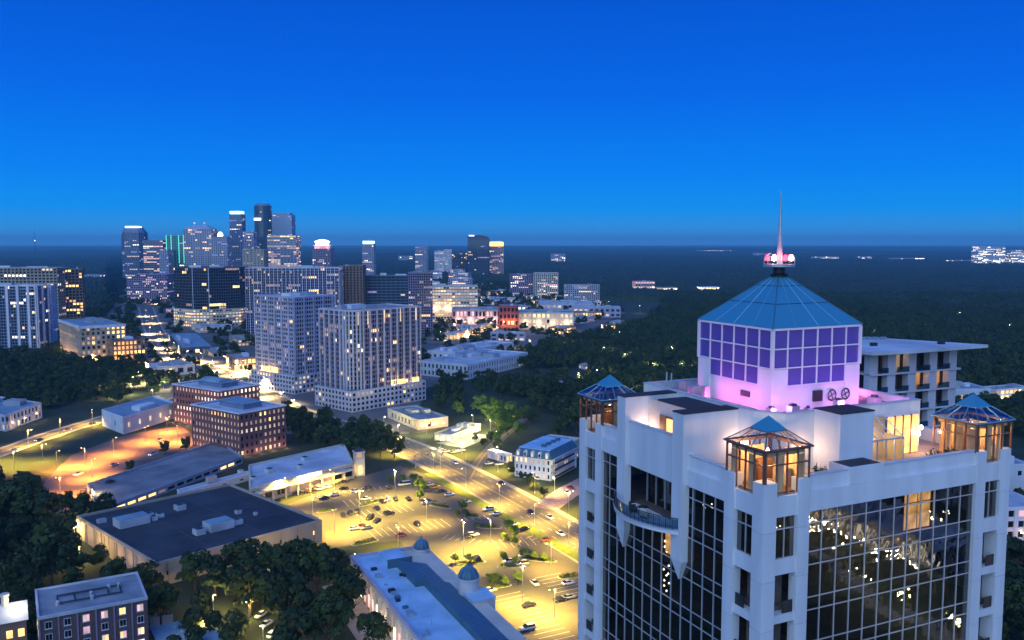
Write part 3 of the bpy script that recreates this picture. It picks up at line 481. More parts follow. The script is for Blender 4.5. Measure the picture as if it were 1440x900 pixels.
TREES = [(-185.7, 297.0, 17.9, 0, 0.8, 0), (-175.9, 305.3, 14.6, 0, 2.5, 1), (-227.4, 367.3, 18.8, 0, 5.1, 2), (-212.7, 342.8, 17.7, 0, 2.8, 3), (-200.3, 347.3, 17.8, 0, 6.2, 4), (-175.9, 321.3, 16.5, 0, 0.8, 4), (-189.9, 327.6, 17.2, 0, 5.1, 2), (-192.0, 310.0, 18.3, 0, 0.5, 2), (-154.8, 275.0, 13.6, 0, 1.6, 4), (-177.3, 285.9, 17.4, 0, 4.8, 2), (-146.5, 271.2, 13.3, 0, 5.3, 0), (-202.3, 360.6, 14.6, 0, 4.8, 2), (-153.0, 285.6, 20.0, 0, 6.0, 0), (-100.2, 241.9, 12.3, 1, 5.2, 2), (-85.2, 221.3, 12.7, 1, 2.5, 0), (-101.5, 249.8, 10.6, 1, 4.3, 4), (-89.6, 243.5, 10.5, 1, 3.4, 0), (-123.1, 264.3, 11.7, 1, 2.3, 1), (-85.8, 235.1, 12.6, 1, 3.9, 1), (-114.3, 268.6, 11.0, 1, 2.4, 3), (-115.8, 261.5, 10.8, 1, 2.6, 3), (-76.8, 229.3, 12.5, 1, 4.5, 3), (-51.2, 259.2, 12.6, 2, 6.0, 2), (-68.0, 266.8, 14.4, 2, 0.2, 1), (-61.6, 234.6, 16.4, 2, 1.6, 4), (-58.9, 278.8, 13.3, 2, 0.8, 1), (-100.5, 269.4, 13.0, 2, 6.1, 2), (-49.6, 231.0, 13.6, 2, 1.9, 2), (-46.7, 248.3, 15.1, 2, 3.3, 4), (-57.5, 225.5, 16.4, 2, 5.0, 1), (-76.4, 270.8, 13.2, 2, 1.4, 4), (-60.1, 262.2, 14.5, 2, 1.3, 4), (-83.2, 259.8, 15.8, 2, 2.6, 3), (-71.0, 282.3, 12.9, 2, 4.1, 2), (-77.2, 250.1, 15.3, 2, 1.1, 2), (-68.9, 257.3, 15.9, 2, 4.5, 2), (-87.0, 275.5, 16.1, 2, 4.3, 2), (-37.9, 229.4, 11.2, 2, 0.3, 1), (-65.0, 244.0, 12.4, 2, 4.9, 3), (-92.1, 264.1, 15.6, 2, 3.8, 0), (-101.4, 499.3, 9.0, 3, 4.4, 2), (-84.2, 450.2, 10.1, 3, 4.4, 4), (-75.2, 451.0, 11.2, 3, 2.8, 0), (-87.6, 487.8, 13.2, 3, 0.7, 3), (-69.6, 466.9, 13.9, 3, 4.5, 0), (-100.1, 456.0, 12.0, 3, 5.5, 0), (-100.2, 477.4, 12.9, 3, 4.5, 0), (-117.2, 491.7, 13.2, 3, 5.4, 4), (-131.1, 515.2, 12.5, 3, 4.6, 1), (-92.1, 471.8, 12.1, 3, 4.7, 2), (-60.4, 462.4, 9.9, 3, 0.5, 3), (-76.9, 472.3, 11.8, 3, 5.3, 0), (-68.3, 452.9, 10.6, 3, 3.4, 3), (-99.5, 463.7, 13.1, 3, 0.8, 0), (-91.1, 463.6, 13.2, 3, 1.3, 0), (-74.0, 480.2, 10.5, 3, 2.5, 2), (-130.7, 505.2, 12.9, 3, 3.7, 0), (-60.0, 440.1, 11.4, 3, 1.5, 2), (-77.8, 459.4, 14.7, 3, 0.0, 3), (-82.7, 483.9, 13.5, 3, 0.3, 0), (-113.4, 521.7, 11.3, 3, 4.2, 0), (-126.0, 520.6, 11.9, 3, 2.3, 3), (-108.9, 504.8, 12.9, 3, 0.8, 2), (-82.2, 442.2, 13.2, 3, 3.3, 2), (-114.2, 471.5, 13.8, 3, 3.7, 3), (-115.6, 480.3, 11.1, 3, 4.7, 3), (-67.2, 440.9, 12.4, 3, 3.1, 1), (-136.7, 525.2, 12.6, 3, 1.8, 3), (-107.4, 488.3, 14.8, 3, 1.2, 1), (-120.7, 484.7, 13.0, 3, 4.3, 3), (-129.0, 526.4, 14.0, 3, 2.6, 0), (-138.0, 534.1, 14.0, 3, 6.0, 3), (-3.5, 501.4, 12.7, 4, 3.7, 3), (-11.9, 557.4, 9.4, 4, 2.3, 0), (-11.4, 516.0, 11.7, 4, 6.0, 4), (3.0, 489.6, 9.7, 4, 0.7, 2), (-33.8, 549.4, 9.1, 4, 3.9, 0), (7.6, 539.1, 11.2, 4, 2.6, 2), (-2.4, 493.9, 9.1, 4, 1.6, 4), (-16.3, 535.2, 10.6, 4, 5.3, 0), (-0.6, 529.4, 11.5, 4, 1.3, 4), (0.6, 518.3, 12.4, 4, 0.3, 3), (-20.6, 557.4, 12.4, 4, 3.6, 4), (-8.9, 495.1, 12.5, 4, 5.7, 1), (-5.6, 510.8, 10.9, 4, 1.9, 3), (-15.3, 544.1, 8.9, 4, 5.6, 4), (-7.4, 475.1, 8.9, 4, 1.5, 0), (-7.5, 531.2, 12.0, 4, 3.2, 2), (46.3, 547.0, 9.8, 5, 1.0, 0), (20.9, 623.3, 11.8, 5, 0.4, 4), (37.3, 500.0, 13.5, 5, 2.3, 4), (100.9, 561.7, 11.0, 5, 2.4, 2), (34.8, 530.7, 11.4, 5, 0.2, 3), (70.0, 660.7, 12.1, 5, 1.5, 3), (85.1, 570.7, 8.6, 5, 1.3, 0), (27.9, 594.6, 10.1, 5, 3.0, 0), (55.8, 502.8, 9.2, 5, 0.8, 3), (89.5, 510.6, 11.1, 5, 0.9, 2), (41.4, 541.6, 8.5, 5, 6.2, 2), (-7.1, 638.2, 13.6, 5, 2.3, 3), (28.8, 564.6, 9.9, 5, 4.8, 3), (44.8, 614.7, 9.6, 5, 6.0, 2), (51.1, 623.9, 11.0, 5, 0.6, 4), (131.9, 625.4, 8.7, 5, 6.2, 2), (25.3, 480.5, 8.7, 5, 3.2, 4), (146.9, 723.1, 11.5, 5, 4.1, 3), (-9.4, 630.7, 9.6, 5, 3.7, 2), (19.2, 558.1, 13.7, 5, 5.3, 1), (132.3, 686.3, 13.2, 5, 0.2, 0), (-4.2, 659.7, 12.3, 5, 2.8, 1), (114.1, 623.5, 9.5, 5, 4.7, 3), (-8.4, 617.0, 10.7, 5, 4.8, 2), (162.5, 740.8, 8.0, 5, 0.8, 4), (64.0, 712.1, 9.6, 5, 2.5, 1), (39.7, 678.1, 12.4, 5, 5.0, 4), (112.2, 545.8, 13.4, 5, 0.8, 1), (138.4, 680.4, 10.0, 5, 2.1, 4), (68.8, 510.8, 12.4, 5, 2.6, 4), (-14.8, 673.9, 11.3, 5, 5.6, 1), (46.5, 564.7, 12.7, 5, 0.1, 1), (-47.5, 574.0, 12.8, 5, 1.7, 0), (-22.3, 620.8, 11.7, 5, 5.9, 4), (100.5, 632.0, 13.3, 5, 5.7, 2), (134.6, 656.1, 13.2, 5, 4.1, 2), (128.5, 692.3, 9.3, 5, 4.8, 1), (33.6, 507.4, 11.4, 5, 6.1, 2), (120.0, 533.1, 13.6, 5, 2.8, 3), (-23.6, 642.7, 13.2, 5, 1.9, 3), (168.2, 747.1, 13.3, 5, 3.7, 2), (-19.4, 663.2, 12.9, 5, 2.8, 0), (-13.4, 655.8, 8.6, 5, 2.9, 1), (57.9, 572.5, 13.9, 5, 3.5, 3), (76.0, 624.8, 12.7, 5, 3.1, 2), (107.8, 640.3, 9.3, 5, 1.7, 1), (107.2, 588.9, 13.1, 5, 1.8, 4), (18.5, 659.5, 13.9, 5, 1.5, 3), (30.2, 665.3, 13.3, 5, 3.2, 3), (38.6, 598.5, 8.8, 5, 1.9, 2), (93.7, 639.8, 13.1, 5, 0.8, 2), (13.9, 597.5, 8.5, 5, 3.4, 4), (105.5, 523.5, 10.7, 5, 0.8, 1), (97.2, 700.6, 14.0, 5, 3.9, 1), (45.7, 590.5, 9.1, 5, 1.7, 2), (61.1, 688.4, 9.7, 5, 5.9, 0), (75.7, 514.4, 9.8, 5, 1.6, 2), (71.2, 580.8, 11.6, 5, 6.0, 1), (142.3, 625.9, 8.6, 5, 0.7, 3), (76.3, 548.3, 8.0, 5, 5.0, 4), (-49.4, 581.5, 8.3, 5, 6.0, 1), (14.6, 677.3, 8.2, 5, 2.9, 1), (-1.9, 646.2, 11.8, 5, 6.1, 3), (145.7, 693.5, 8.3, 5, 4.9, 1), (12.7, 523.0, 10.7, 5, 5.2, 0), (60.1, 532.4, 10.6, 5, 5.2, 2), (28.9, 501.0, 13.5, 5, 2.9, 0), (92.3, 545.4, 11.5, 5, 2.8, 4), (64.8, 668.6, 9.0, 5, 6.1, 0), (78.1, 718.2, 11.8, 5, 0.9, 0), (45.8, 517.7, 9.0, 5, 2.8, 2), (124.0, 582.8, 10.1, 5, 1.6, 0), (-5.5, 624.0, 8.0, 5, 5.6, 3), (119.2, 724.3, 9.2, 5, 3.9, 3), (59.0, 674.6, 10.0, 5, 4.5, 1), (-289.4, 604.1, 12.7, 6, 2.7, 1), (-383.5, 618.3, 13.3, 6, 3.5, 1), (-497.4, 816.4, 11.0, 6, 1.3, 2), (-416.5, 692.7, 9.2, 6, 2.7, 0), (-462.7, 816.6, 13.3, 6, 2.6, 1), (-344.5, 661.1, 13.1, 6, 5.2, 2), (-312.1, 656.2, 9.8, 6, 0.8, 0), (-402.2, 720.1, 13.5, 6, 0.1, 0), (-344.0, 715.3, 11.4, 6, 1.4, 3), (-384.7, 716.5, 13.8, 6, 1.8, 1), (-452.2, 766.3, 9.9, 6, 0.2, 4), (-324.4, 708.0, 13.3, 6, 1.5, 2), (-379.4, 643.1, 10.9, 6, 4.5, 2), (-401.6, 649.9, 13.0, 6, 2.4, 3), (-407.2, 660.1, 10.0, 6, 5.2, 0), (-316.7, 591.5, 9.7, 6, 0.8, 0), (-404.4, 767.9, 13.3, 6, 3.9, 2), (-305.9, 669.9, 13.2, 6, 1.5, 3), (-472.6, 776.2, 13.5, 6, 3.7, 0), (-336.6, 727.2, 13.9, 6, 5.7, 0), (-336.4, 608.8, 13.7, 6, 1.8, 1), (-466.8, 769.9, 13.1, 6, 2.1, 2), (-414.8, 717.2, 12.9, 6, 4.7, 4), (-369.8, 705.9, 13.7, 6, 1.4, 2), (-388.8, 730.0, 12.0, 6, 3.5, 1), (-392.5, 671.7, 13.8, 6, 2.4, 4), (-281.7, 603.9, 11.1, 6, 3.6, 3), (-280.5, 624.6, 10.0, 6, 3.3, 1), (-442.3, 794.5, 9.1, 6, 0.7, 4), (-319.8, 718.3, 10.1, 6, 3.2, 1), (-477.1, 785.6, 9.9, 6, 5.2, 3), (-449.4, 748.3, 11.3, 6, 0.3, 0), (-428.3, 706.5, 13.8, 6, 5.8, 3), (-368.1, 671.8, 13.2, 6, 5.2, 4), (-459.7, 761.6, 10.0, 6, 4.0, 3), (-440.3, 815.4, 10.4, 6, 2.0, 3), (-322.8, 676.5, 9.6, 6, 1.6, 4), (-431.7, 737.0, 11.7, 6, 0.2, 0), (-416.2, 748.2, 12.4, 6, 4.8, 1), (-336.3, 671.5, 11.6, 6, 5.3, 0), (254.1, 448.7, 9.1, 7, 0.7, 3), (310.1, 524.3, 12.4, 7, 0.7, 3), (314.3, 550.7, 9.3, 7, 2.1, 2), (284.9, 457.6, 11.4, 7, 4.0, 4), (296.2, 479.3, 12.1, 7, 4.9, 2), (325.3, 541.6, 10.3, 7, 0.2, 1), (342.0, 538.1, 9.8, 7, 3.7, 1), (324.1, 510.7, 9.2, 7, 0.5, 1), (298.7, 492.4, 12.7, 7, 6.1, 0), (279.6, 437.2, 10.5, 7, 4.1, 4), (182.0, 276.0, 11.6, 8, 5.1, 3), (165.9, 268.4, 12.7, 8, 2.9, 2), (136.9, 234.4, 12.2, 8, 4.3, 2), (173.6, 266.1, 10.9, 8, 5.4, 3), (162.2, 245.9, 9.7, 8, 1.0, 3), (151.4, 235.0, 9.6, 8, 0.9, 0), (167.6, 287.0, 12.6, 8, 3.9, 1), (137.4, 222.2, 11.5, 8, 1.1, 2), (158.9, 238.5, 11.8, 8, 5.2, 0), (188.5, 296.3, 10.7, 8, 3.9, 4), (168.6, 254.9, 11.0, 8, 5.1, 1), (173.1, 273.8, 11.5, 8, 5.3, 3), (-183.0, 412.8, 6, 9, 0.5, 2), (-179.6, 446.6, 7, 9, 0.5, 2), (-170.9, 452.8, 7, 9, 0.5, 2), (-170.5, 336.9, 13, 9, 0.5, 2), (-181.6, 348.7, 9, 9, 0.5, 2), (-167.8, 345.9, 6, 9, 0.5, 2), (-55.9, 392.9, 4.4, 10, 5.5, 3), (-50.2, 394.1, 4.0, 10, 5, 1), (-45.0, 394.1, 4.4, 10, 5.5, 2), (-41.6, 381.4, 5.6000000000000005, 10, 7, 3), (-38.7, 377.0, 5.6000000000000005, 10, 7, 1), (-39.4, 366.4, 4.800000000000001, 10, 6, 0), (-20.3, 350.5, 4.800000000000001, 10, 6, 0), (-22.0, 344.0, 4.0, 10, 5, 3), (-18.5, 343.1, 4.0, 10, 5, 0), (-1.1, 322.6, 5.2, 10, 6.5, 1), (0.5, 317.8, 4.800000000000001, 10, 6, 2), (-2.9, 314.7, 4.0, 10, 5, 4), (0.8, 310.1, 4.0, 10, 5, 3), (-2.9, 293.1, 4.0, 10, 5, 3), (1.0, 291.8, 3.2, 10, 4, 4), (-6.9, 273.7, 4.4, 10, 5.5, 0), (-2.3, 271.9, 4.0, 10, 5, 0), (1.8, 273.1, 4.4, 10, 5.5, 3), (-4.6, 275.5, 4.0, 10, 5, 0), (-19.5, 293.1, 3.6, 10, 4.5, 0), (-14.7, 293.1, 3.2, 10, 4, 0), (4.2, 297.2, 4.800000000000001, 10, 6, 2), (7.4, 295.8, 4.0, 10, 5, 0), (11.0, 294.5, 3.2, 10, 4, 0), (-13.6, 328.3, 2.4000000000000004, 10, 3, 0), (-334.8, 846.0, 10, 11, 10, 0), (-313.6, 805.2, 11, 11, 11, 3), (-354.6, 891.0, 9, 11, 9, 2), (-311.0, 921.7, 13, 11, 13, 1), (-298.2, 903.1, 12, 11, 12, 0), (-287.1, 772.6, 10, 11, 10, 0), (-273.0, 750.9, 11, 11, 11, 0), (-260.9, 742.6, 9, 11, 9, 0), (-242.6, 681.8, 12, 11, 12, 0), (-231.9, 674.8, 11, 11, 11, 0), (-235.8, 759.5, 9, 11, 9, 0), (-220.9, 730.4, 9, 11, 9, 0), (-273.3, 674.8, 12, 11, 12, 0), (-284.4, 674.8, 10, 11, 10, 0), (-281.4, 648.5, 11, 11, 11, 0), (-252.2, 648.5, 10, 11, 10, 0), (-247.8, 658.1, 9, 11, 9, 0), (-257.6, 624.5, 10.6, 3, 2.6, 0), (-272.6, 608.2, 10.5, 3, 0.6, 3), (-266.8, 585.0, 9.0, 3, 1.0, 4), (-270.3, 594.1, 10.0, 3, 0.3, 3), (-273.1, 614.0, 10.3, 3, 5.0, 1), (-263.3, 636.8, 10.2, 3, 1.7, 1), (-272.2, 600.3, 11.0, 3, 5.7, 3), (-264.8, 648.3, 7.9, 3, 0.7, 3), (-36.0, 567.5, 12.1, 3, 1.7, 2), (-38.6, 677.0, 11.3, 3, 5.0, 0), (-40.6, 636.6, 9.2, 3, 6.2, 1), (-46.5, 612.5, 11.5, 3, 3.6, 1), (-40.4, 662.2, 11.9, 3, 1.4, 3), (-48.9, 648.0, 12.5, 3, 4.0, 1), (-48.9, 665.5, 11.5, 3, 6.0, 3), (-37.7, 606.9, 12.4, 3, 2.4, 2), (-50.0, 605.8, 12.9, 3, 2.0, 0), (-26.3, 652.5, 12.0, 3, 4.8, 3), (0.7, 407.7, 6, 13, 6, 2), (4.9, 397.7, 5, 13, 5, 0), (8.0, 388.2, 6, 13, 6, 0), (10.1, 381.4, 5, 13, 5, 2), (-0.7, 415.4, 5, 13, 5, 3), (13.8, 370.6, 5, 13, 5, 0), (-7.5, 454.4, 7, 13, 7, 0), (-15.3, 465.6, 6, 13, 6, 0), (-11.7, 475.8, 7, 13, 7, 0), (-20.4, 475.8, 5, 13, 5, 3), (-41.4, 948.6, 8.9, 12, 0.7, 3), (-22.6, 986.6, 9.6, 12, 0.5, 3), (3.9, 999.6, 11.9, 12, 4.6, 2), (-28.4, 1001.7, 11.4, 12, 1.8, 0), (-42.0, 924.2, 9.8, 12, 5.9, 2), (-51.9, 923.1, 10.2, 12, 5.7, 0), (-9.8, 1019.0, 10.1, 12, 1.5, 0), (5.3, 904.7, 10.8, 12, 3.1, 4), (-52.9, 948.4, 8.4, 12, 0.2, 1), (-17.2, 994.1, 8.6, 12, 6.2, 2), (-11.3, 985.1, 10.9, 12, 1.6, 3), (-44.4, 958.1, 9.4, 12, 1.4, 2), (-12.0, 962.8, 9.7, 12, 3.5, 2), (-37.2, 917.7, 11.0, 12, 0.4, 2)]
CARS = [(-38.8, 457.5, 'w', 's', 'u'), (-34.7, 452.8, 'w', 's', 'u'), (-30.5, 451.2, 'g', 's', 'u'), (-27.0, 454.4, 'w', 'u', 'u'), (-77.2, 394.1, 'd', 's', 'u'), (-69.0, 379.2, 'w', 's', 'u'), (-64.7, 383.7, 'd', 's', 'u'), (-62.7, 367.4, 'w', 's', 'u'), (-55.1, 384.8, 'd', 'u', 'v'), (-48.9, 389.4, 'w', 'n', 'u'), (-54.9, 364.3, 'd', 's', 'v'), (-52.9, 367.4, 'w', 's', 'v'), (-49.9, 367.4, 'd', 's', 'v'), (-44.4, 367.4, 'd', 's', 'v'), (-55.8, 354.4, 'd', 's', 'v'), (-49.8, 346.8, 'd', 'u', 'u'), (-56.6, 341.3, 'd', 'u', 'x'), (-53.3, 337.7, 'd', 's', 'x'), (-67.8, 344.9, 'd', 's', 'v'), (-65.5, 347.7, 'd', 's', 'v'), (-63.4, 350.5, 'd', 's', 'v'), (-36.9, 334.2, 'd', 's', 'v'), (-41.8, 320.1, 'r', 's', 'u'), (-37.7, 389.4, 'w', 's', 'u'), (-34.4, 384.8, 'y', 'u', 'u'), (-30.7, 379.2, 'd', 's', 'u'), (-27.2, 373.8, 'w', 's', 'u'), (-19.6, 363.3, 'w', 's', 'u'), (-9.6, 352.4, 'w', 'u', 'u'), (-6.3, 346.8, 'w', 's', 'u'), (-14.7, 320.9, 'w', 'u', 'u'), (-16.7, 318.6, 'd', 's', 'u'), (-12.3, 295.8, 'd', 'u', 'v'), (-35.9, 361.3, 'g', 's', 'u'), (0.8, 333.4, 'w', 's', 'u'), (4.6, 327.5, 'd', 's', 'u'), (12.3, 315.4, 'r', 's', 'u'), (4.5, 299.3, 'w', 's', 'u'), (-1.0, 293.8, 'w', 's', 'u'), (3.4, 291.1, 'g', 'u', 'u'), (-7.0, 268.5, 'w', 's', 'u'), (7.3, 274.3, 'w', 's', 'v'), (5.2, 257.1, 'd', 's', 'u'), (4.4, 241.0, 'w', 'u', 'u'), (18.1, 274.3, 'w', 's', 'u'), (14.9, 261.3, 'd', 's', 'u'), (17.6, 263.0, 'g', 's', 'u'), (-22.0, 280.3, 'd', 's', 'v'), (-20.3, 276.7, 'd', 's', 'v'), (-93.9, 375.9, 'd', 's', 'u'), (-89.0, 380.3, 'r', 's', 'u'), (-83.0, 385.9, 'w', 's', 'u'), (-75.2, 383.7, 'd', 's', 'u'), (-86.1, 382.5, 'w', 's', 'u'), (-74.0, 250.0, 'w', 's', 'x'), (-70.5, 244.2, 'w', 's', 'x'), (-66.7, 236.9, 'w', 'u', 'x'), (24.0, 377.0, 'w', 's', 'v'), (25.8, 384.8, 'r', 's', 'v'), (11.6, 400.2, 'w', 's', 'v'), (-11.3, 427.7, 'w', 's', 'u'), (-6.3, 426.3, 'w', 's', 'u'), (-0.7, 419.4, 'w', 's', 'x'), (-179.3, 383.7, 'd', 's', 'x'), (-4.9, 391.8, 'r', 's', 'a'), (7.5, 348.7, 'd', 's', 'a'), (15.0, 342.2, 'w', 's', 'a'), (-28.3, 429.1, 'w', 's', 'a'), (18.2, 322.6, 'w', 's', 'a'), (-77.3, 373.8, 'w', 's', 'u'), (-80.8, 368.5, 'd', 's', 'u'), (-58.2, 330.8, 'r', 's', 'u'), (-60.5, 328.3, 'w', 's', 'u'), (-56.0, 329.1, 'g', 's', 'u'), (-472.7, 1140.8, 'g', 'f', 'a'), (-227.6, 708.6, 'd', 'f', 'a'), (-269.2, 760.6, 'd', 'f', 'a'), (-191.1, 654.1, 'd', 'f', 'a'), (-257.9, 747.6, 'd', 'f', 'a'), (-507.9, 1218.9, 'd', 'f', 'a'), (-532.1, 1287.9, 'w', 'f', 'a'), (-208.2, 678.9, 'w', 'f', 'a'), (-477.6, 1155.0, 'g', 'f', 'a'), (-373.0, 936.1, 'r', 'f', 'a'), (-398.5, 986.1, 'g', 'f', 'a'), (-189.1, 644.8, 'd', 'f', 'a'), (-228.0, 710.2, 'g', 'f', 'a'), (-547.7, 1310.2, 'w', 'f', 'a'), (-215.1, 690.4, 'w', 'f', 'a'), (-431.9, 1050.3, 'g', 'f', 'a'), (-220.1, 695.9, 'd', 'f', 'a'), (-305.1, 811.6, 'g', 'f', 'a'), (-192.4, 655.0, 'g', 'f', 'a'), (-284.6, 789.1, 'r', 'f', 'a'), (-495.5, 1196.2, 'r', 'f', 'a'), (-307.1, 815.7, 'g', 'f', 'a'), (-192.1, 652.1, 'g', 'f', 'a'), (-420.6, 1030.7, 'd', 'f', 'a'), (-453.6, 1096.9, 'd', 'f', 'a'), (-263.5, 755.1, 'd', 'f', 'a'), (-262.9, 455.9, 'w', 'f', 'x'), (-262.3, 479.2, 'd', 'f', 'x'), (-259.5, 505.0, 'g', 'f', 'x'), (-253.5, 523.0, 'd', 'f', 'x'), (-195.2, 479.2, 'g', 'f', 'x'), (-185.9, 446.6, 'w', 'f', 'x'), (-196.3, 424.9, 'g', 'f', 'x'), (-205.4, 407.7, 'w', 'f', 'x')]
LAMPS = [(-59.5, 335.1, 'mast'), (-16.9, 298.6, 'mast'), (3.2, 257.1, 'mast'), (-49.8, 366.4, 'mast'), (-37.5, 412.8, 'gold'), (-20.7, 385.9, 'gold'), (-5.3, 358.3, 'gold'), (8.8, 332.5, 'gold'), (20.6, 310.1, 'gold'), (-25.8, 446.6, 'gold'), (-6.8, 412.8, 'gold'), (10.0, 377.0, 'gold'), (23.1, 348.7, 'gold'), (-58.9, 446.6, 'gold'), (-99.1, 368.5, 'gold'), (-90.2, 375.9, 'gold'), (-79.3, 383.7, 'gold'), (-79.3, 341.3, 'gold'), (-33.6, 336.9, 'gold'), (-7.8, 312.4, 'gold'), (13.2, 287.9, 'gold'), (12.5, 248.6, 'gold'), (-40.6, 305.0, 'gold'), (-67.0, 322.6, 'gold'), (-220.9, 418.1, 'orange'), (-210.4, 424.9, 'orange'), (-206.1, 446.6, 'orange'), (-201.7, 475.8, 'orange'), (-199.9, 501.1, 'orange'), (-194.8, 370.6, 'orange'), (-196.3, 402.6, 'orange'), (-184.1, 475.8, 'orange'), (-256.5, 431.9, 'gold'), (-260.8, 465.6, 'gold'), (-257.8, 493.6, 'gold'), (-252.5, 520.9, 'gold'), (-235.1, 431.9, 'gold'), (-241.6, 418.1, 'gold'), (-541.7, 1294.3, 'street'), (-485.9, 1180.9, 'street'), (-433.2, 1043.5, 'street'), (-393.7, 982.4, 'street'), (-366.6, 903.1, 'street'), (-338.4, 873.6, 'street'), (-322.6, 820.1, 'street'), (-302.9, 810.1, 'street'), (-282.6, 795.7, 'street'), (-254.9, 742.6, 'street'), (-229.1, 718.5, 'street'), (-203.3, 671.4, 'street'), (-184.8, 648.5, 'street'), (-178.2, 612.6, 'street'), (-156.1, 585.5, 'street'), (-141.5, 556.0, 'street'), (-253.7, 772.6, 'street'), (-227.5, 742.6, 'street'), (-307.4, 730.4, 'street'), (-289.9, 674.8, 'street'), (-359.7, 772.6, 'street'), (-378.8, 786.3, 'street'), (-137.3, 1531.8, 'street'), (49.7, 1602.0, 'street'), (-224.5, 1220.7, 'street'), (-124.5, 1941.5, 'street'), (23.9, 2443.5, 'street'), (-292.0, 1203.5, 'street'), (-268.5, 1220.3, 'street'), (-181.5, 1397.1, 'street'), (-314.0, 1564.0, 'street'), (-54.5, 1536.3, 'street'), (-277.2, 1107.6, 'street'), (50.7, 1533.8, 'street'), (-228.2, 1387.2, 'street'), (-38.6, 1253.2, 'street'), (-16.1, 2580.4, 'street'), (-179.2, 1161.0, 'street'), (-45.8, 1582.7, 'street'), (-91.9, 1488.8, 'street'), (-669.0, 2547.1, 'street'), (-161.3, 1751.7, 'street'), (-286.0, 1375.7, 'street'), (-321.1, 1436.8, 'street'), (-391.3, 1846.6, 'street'), (-179.8, 1204.3, 'street'), (-139.7, 1801.6, 'street'), (78.7, 2256.8, 'street'), (-101.0, 1488.9, 'street'), (-129.1, 1520.7, 'street'), (-384.3, 1475.6, 'street'), (-37.6, 1143.0, 'street'), (-129.8, 1614.6, 'street'), (-637.7, 2582.1, 'street'), (-460.3, 2117.0, 'street'), (-528.5, 2449.2, 'street'), (-435.3, 2334.4, 'street'), (-633.6, 2507.7, 'street'), (-288.9, 1306.3, 'street'), (-350.8, 1964.7, 'street'), (-59.3, 1113.7, 'street'), (-49.2, 1741.4, 'street'), (-256.4, 1243.7, 'street'), (-484.4, 2220.9, 'street'), (45.2, 1275.9, 'street'), (-240.7, 2469.5, 'street'), (-333.9, 1711.1, 'street'), (-305.0, 1184.4, 'street'), (-625.2, 1553.8, 'street'), (-478.5, 1418.0, 'street'), (-672.2, 1609.3, 'street'), (-901.5, 2114.3, 'street'), (-693.4, 1789.4, 'street'), (-439.4, 1363.2, 'street'), (-495.4, 1593.3, 'street'), (-477.1, 1384.5, 'street'), (-560.3, 1697.9, 'street'), (-614.3, 1759.7, 'street'), (-575.8, 1691.0, 'street'), (-524.5, 1600.9, 'street'), (-480.8, 1509.4, 'street'), (-555.2, 1618.2, 'street'), (-745.5, 1931.1, 'street'), (-674.2, 1619.6, 'street'), (-281.1, 612.6, 'green'), (-274.8, 627.1, 'green'), (-253.5, 612.6, 'green'), (-260.2, 648.5, 'green'), (-266.2, 692.4, 'green'), (-243.0, 537.9, 'green'), (-214.2, 537.9, 'green'), (-248.5, 674.8, 'green'), (-101.9, 1043.5, 'street'), (-80.0, 982.4, 'street'), (-70.1, 1076.9, 'street'), (-49.4, 1012.1, 'street'), (-17.0, 1043.5, 'street'), (0.0, 1012.1, 'street'), (14.4, 1180.9, 'street'), (59.2, 1212.8, 'street'), (36.2, 1112.6, 'street'), (18.4, 903.1, 'street'), (-27.2, 1112.6, 'street'), (-76.5, 516.8, 'green'), (-65.0, 493.6, 'green'), (-48.7, 493.6, 'green'), (-25.5, 475.8, 'green'), (-20.3, 493.6, 'green'), (-12.5, 505.0, 'green'), (-7.8, 475.8, 'green'), (-37.8, 459.1, 'green'), (-30.7, 465.6, 'green'), (-23.5, 520.9, 'green'), (-11.0, 537.9, 'green'), (-2.1, 516.8, 'green'), (5.2, 418.1, 'green'), (18.9, 381.4, 'green'), (-7.2, 439.1, 'green'), (-80.4, 287.9, 'lowgold'), (-89.2, 253.5, 'lowgold'), (-77.1, 248.6, 'lowgold'), (-84.8, 234.7, 'lowgold'), (-68.4, 232.6, 'lowgold'), (-129.6, 287.9, 'lowgold'), (-149.2, 294.5, 'lowgold'), (-161.7, 316.2, 'lowgold'), (-178.5, 365.3, 'lowgold'), (-52.8, 287.9, 'lowgold'), (87.0, 820.1, 'woods'), (101.0, 772.6, 'woods'), (116.2, 710.9, 'woods'), (49.6, 658.1, 'woods'), (65.2, 674.8, 'woods'), (118.3, 968.3, 'woods'), (144.4, 1043.5, 'woods'), (150.6, 820.1, 'woods'), (154.0, 710.9, 'woods'), (139.5, 710.9, 'woods'), (57.0, 873.6, 'woods'), (198.8, 1359.5, 'woods'), (160.3, 1462.5, 'woods'), (382.3, 1043.5, 'woods'), (402.3, 968.3, 'woods'), (492.7, 1043.5, 'woods'), (632.5, 1235.0, 'woods'), (594.7, 1043.5, 'woods'), (911.1, 1701.8, 'woods'), (106.2, 1043.5, 'woods'), (59.5, 1043.5, 'woods'), (105.4, 612.6, 'woods'), (61.8, 537.9, 'woods'), (82.8, 612.6, 'woods')]

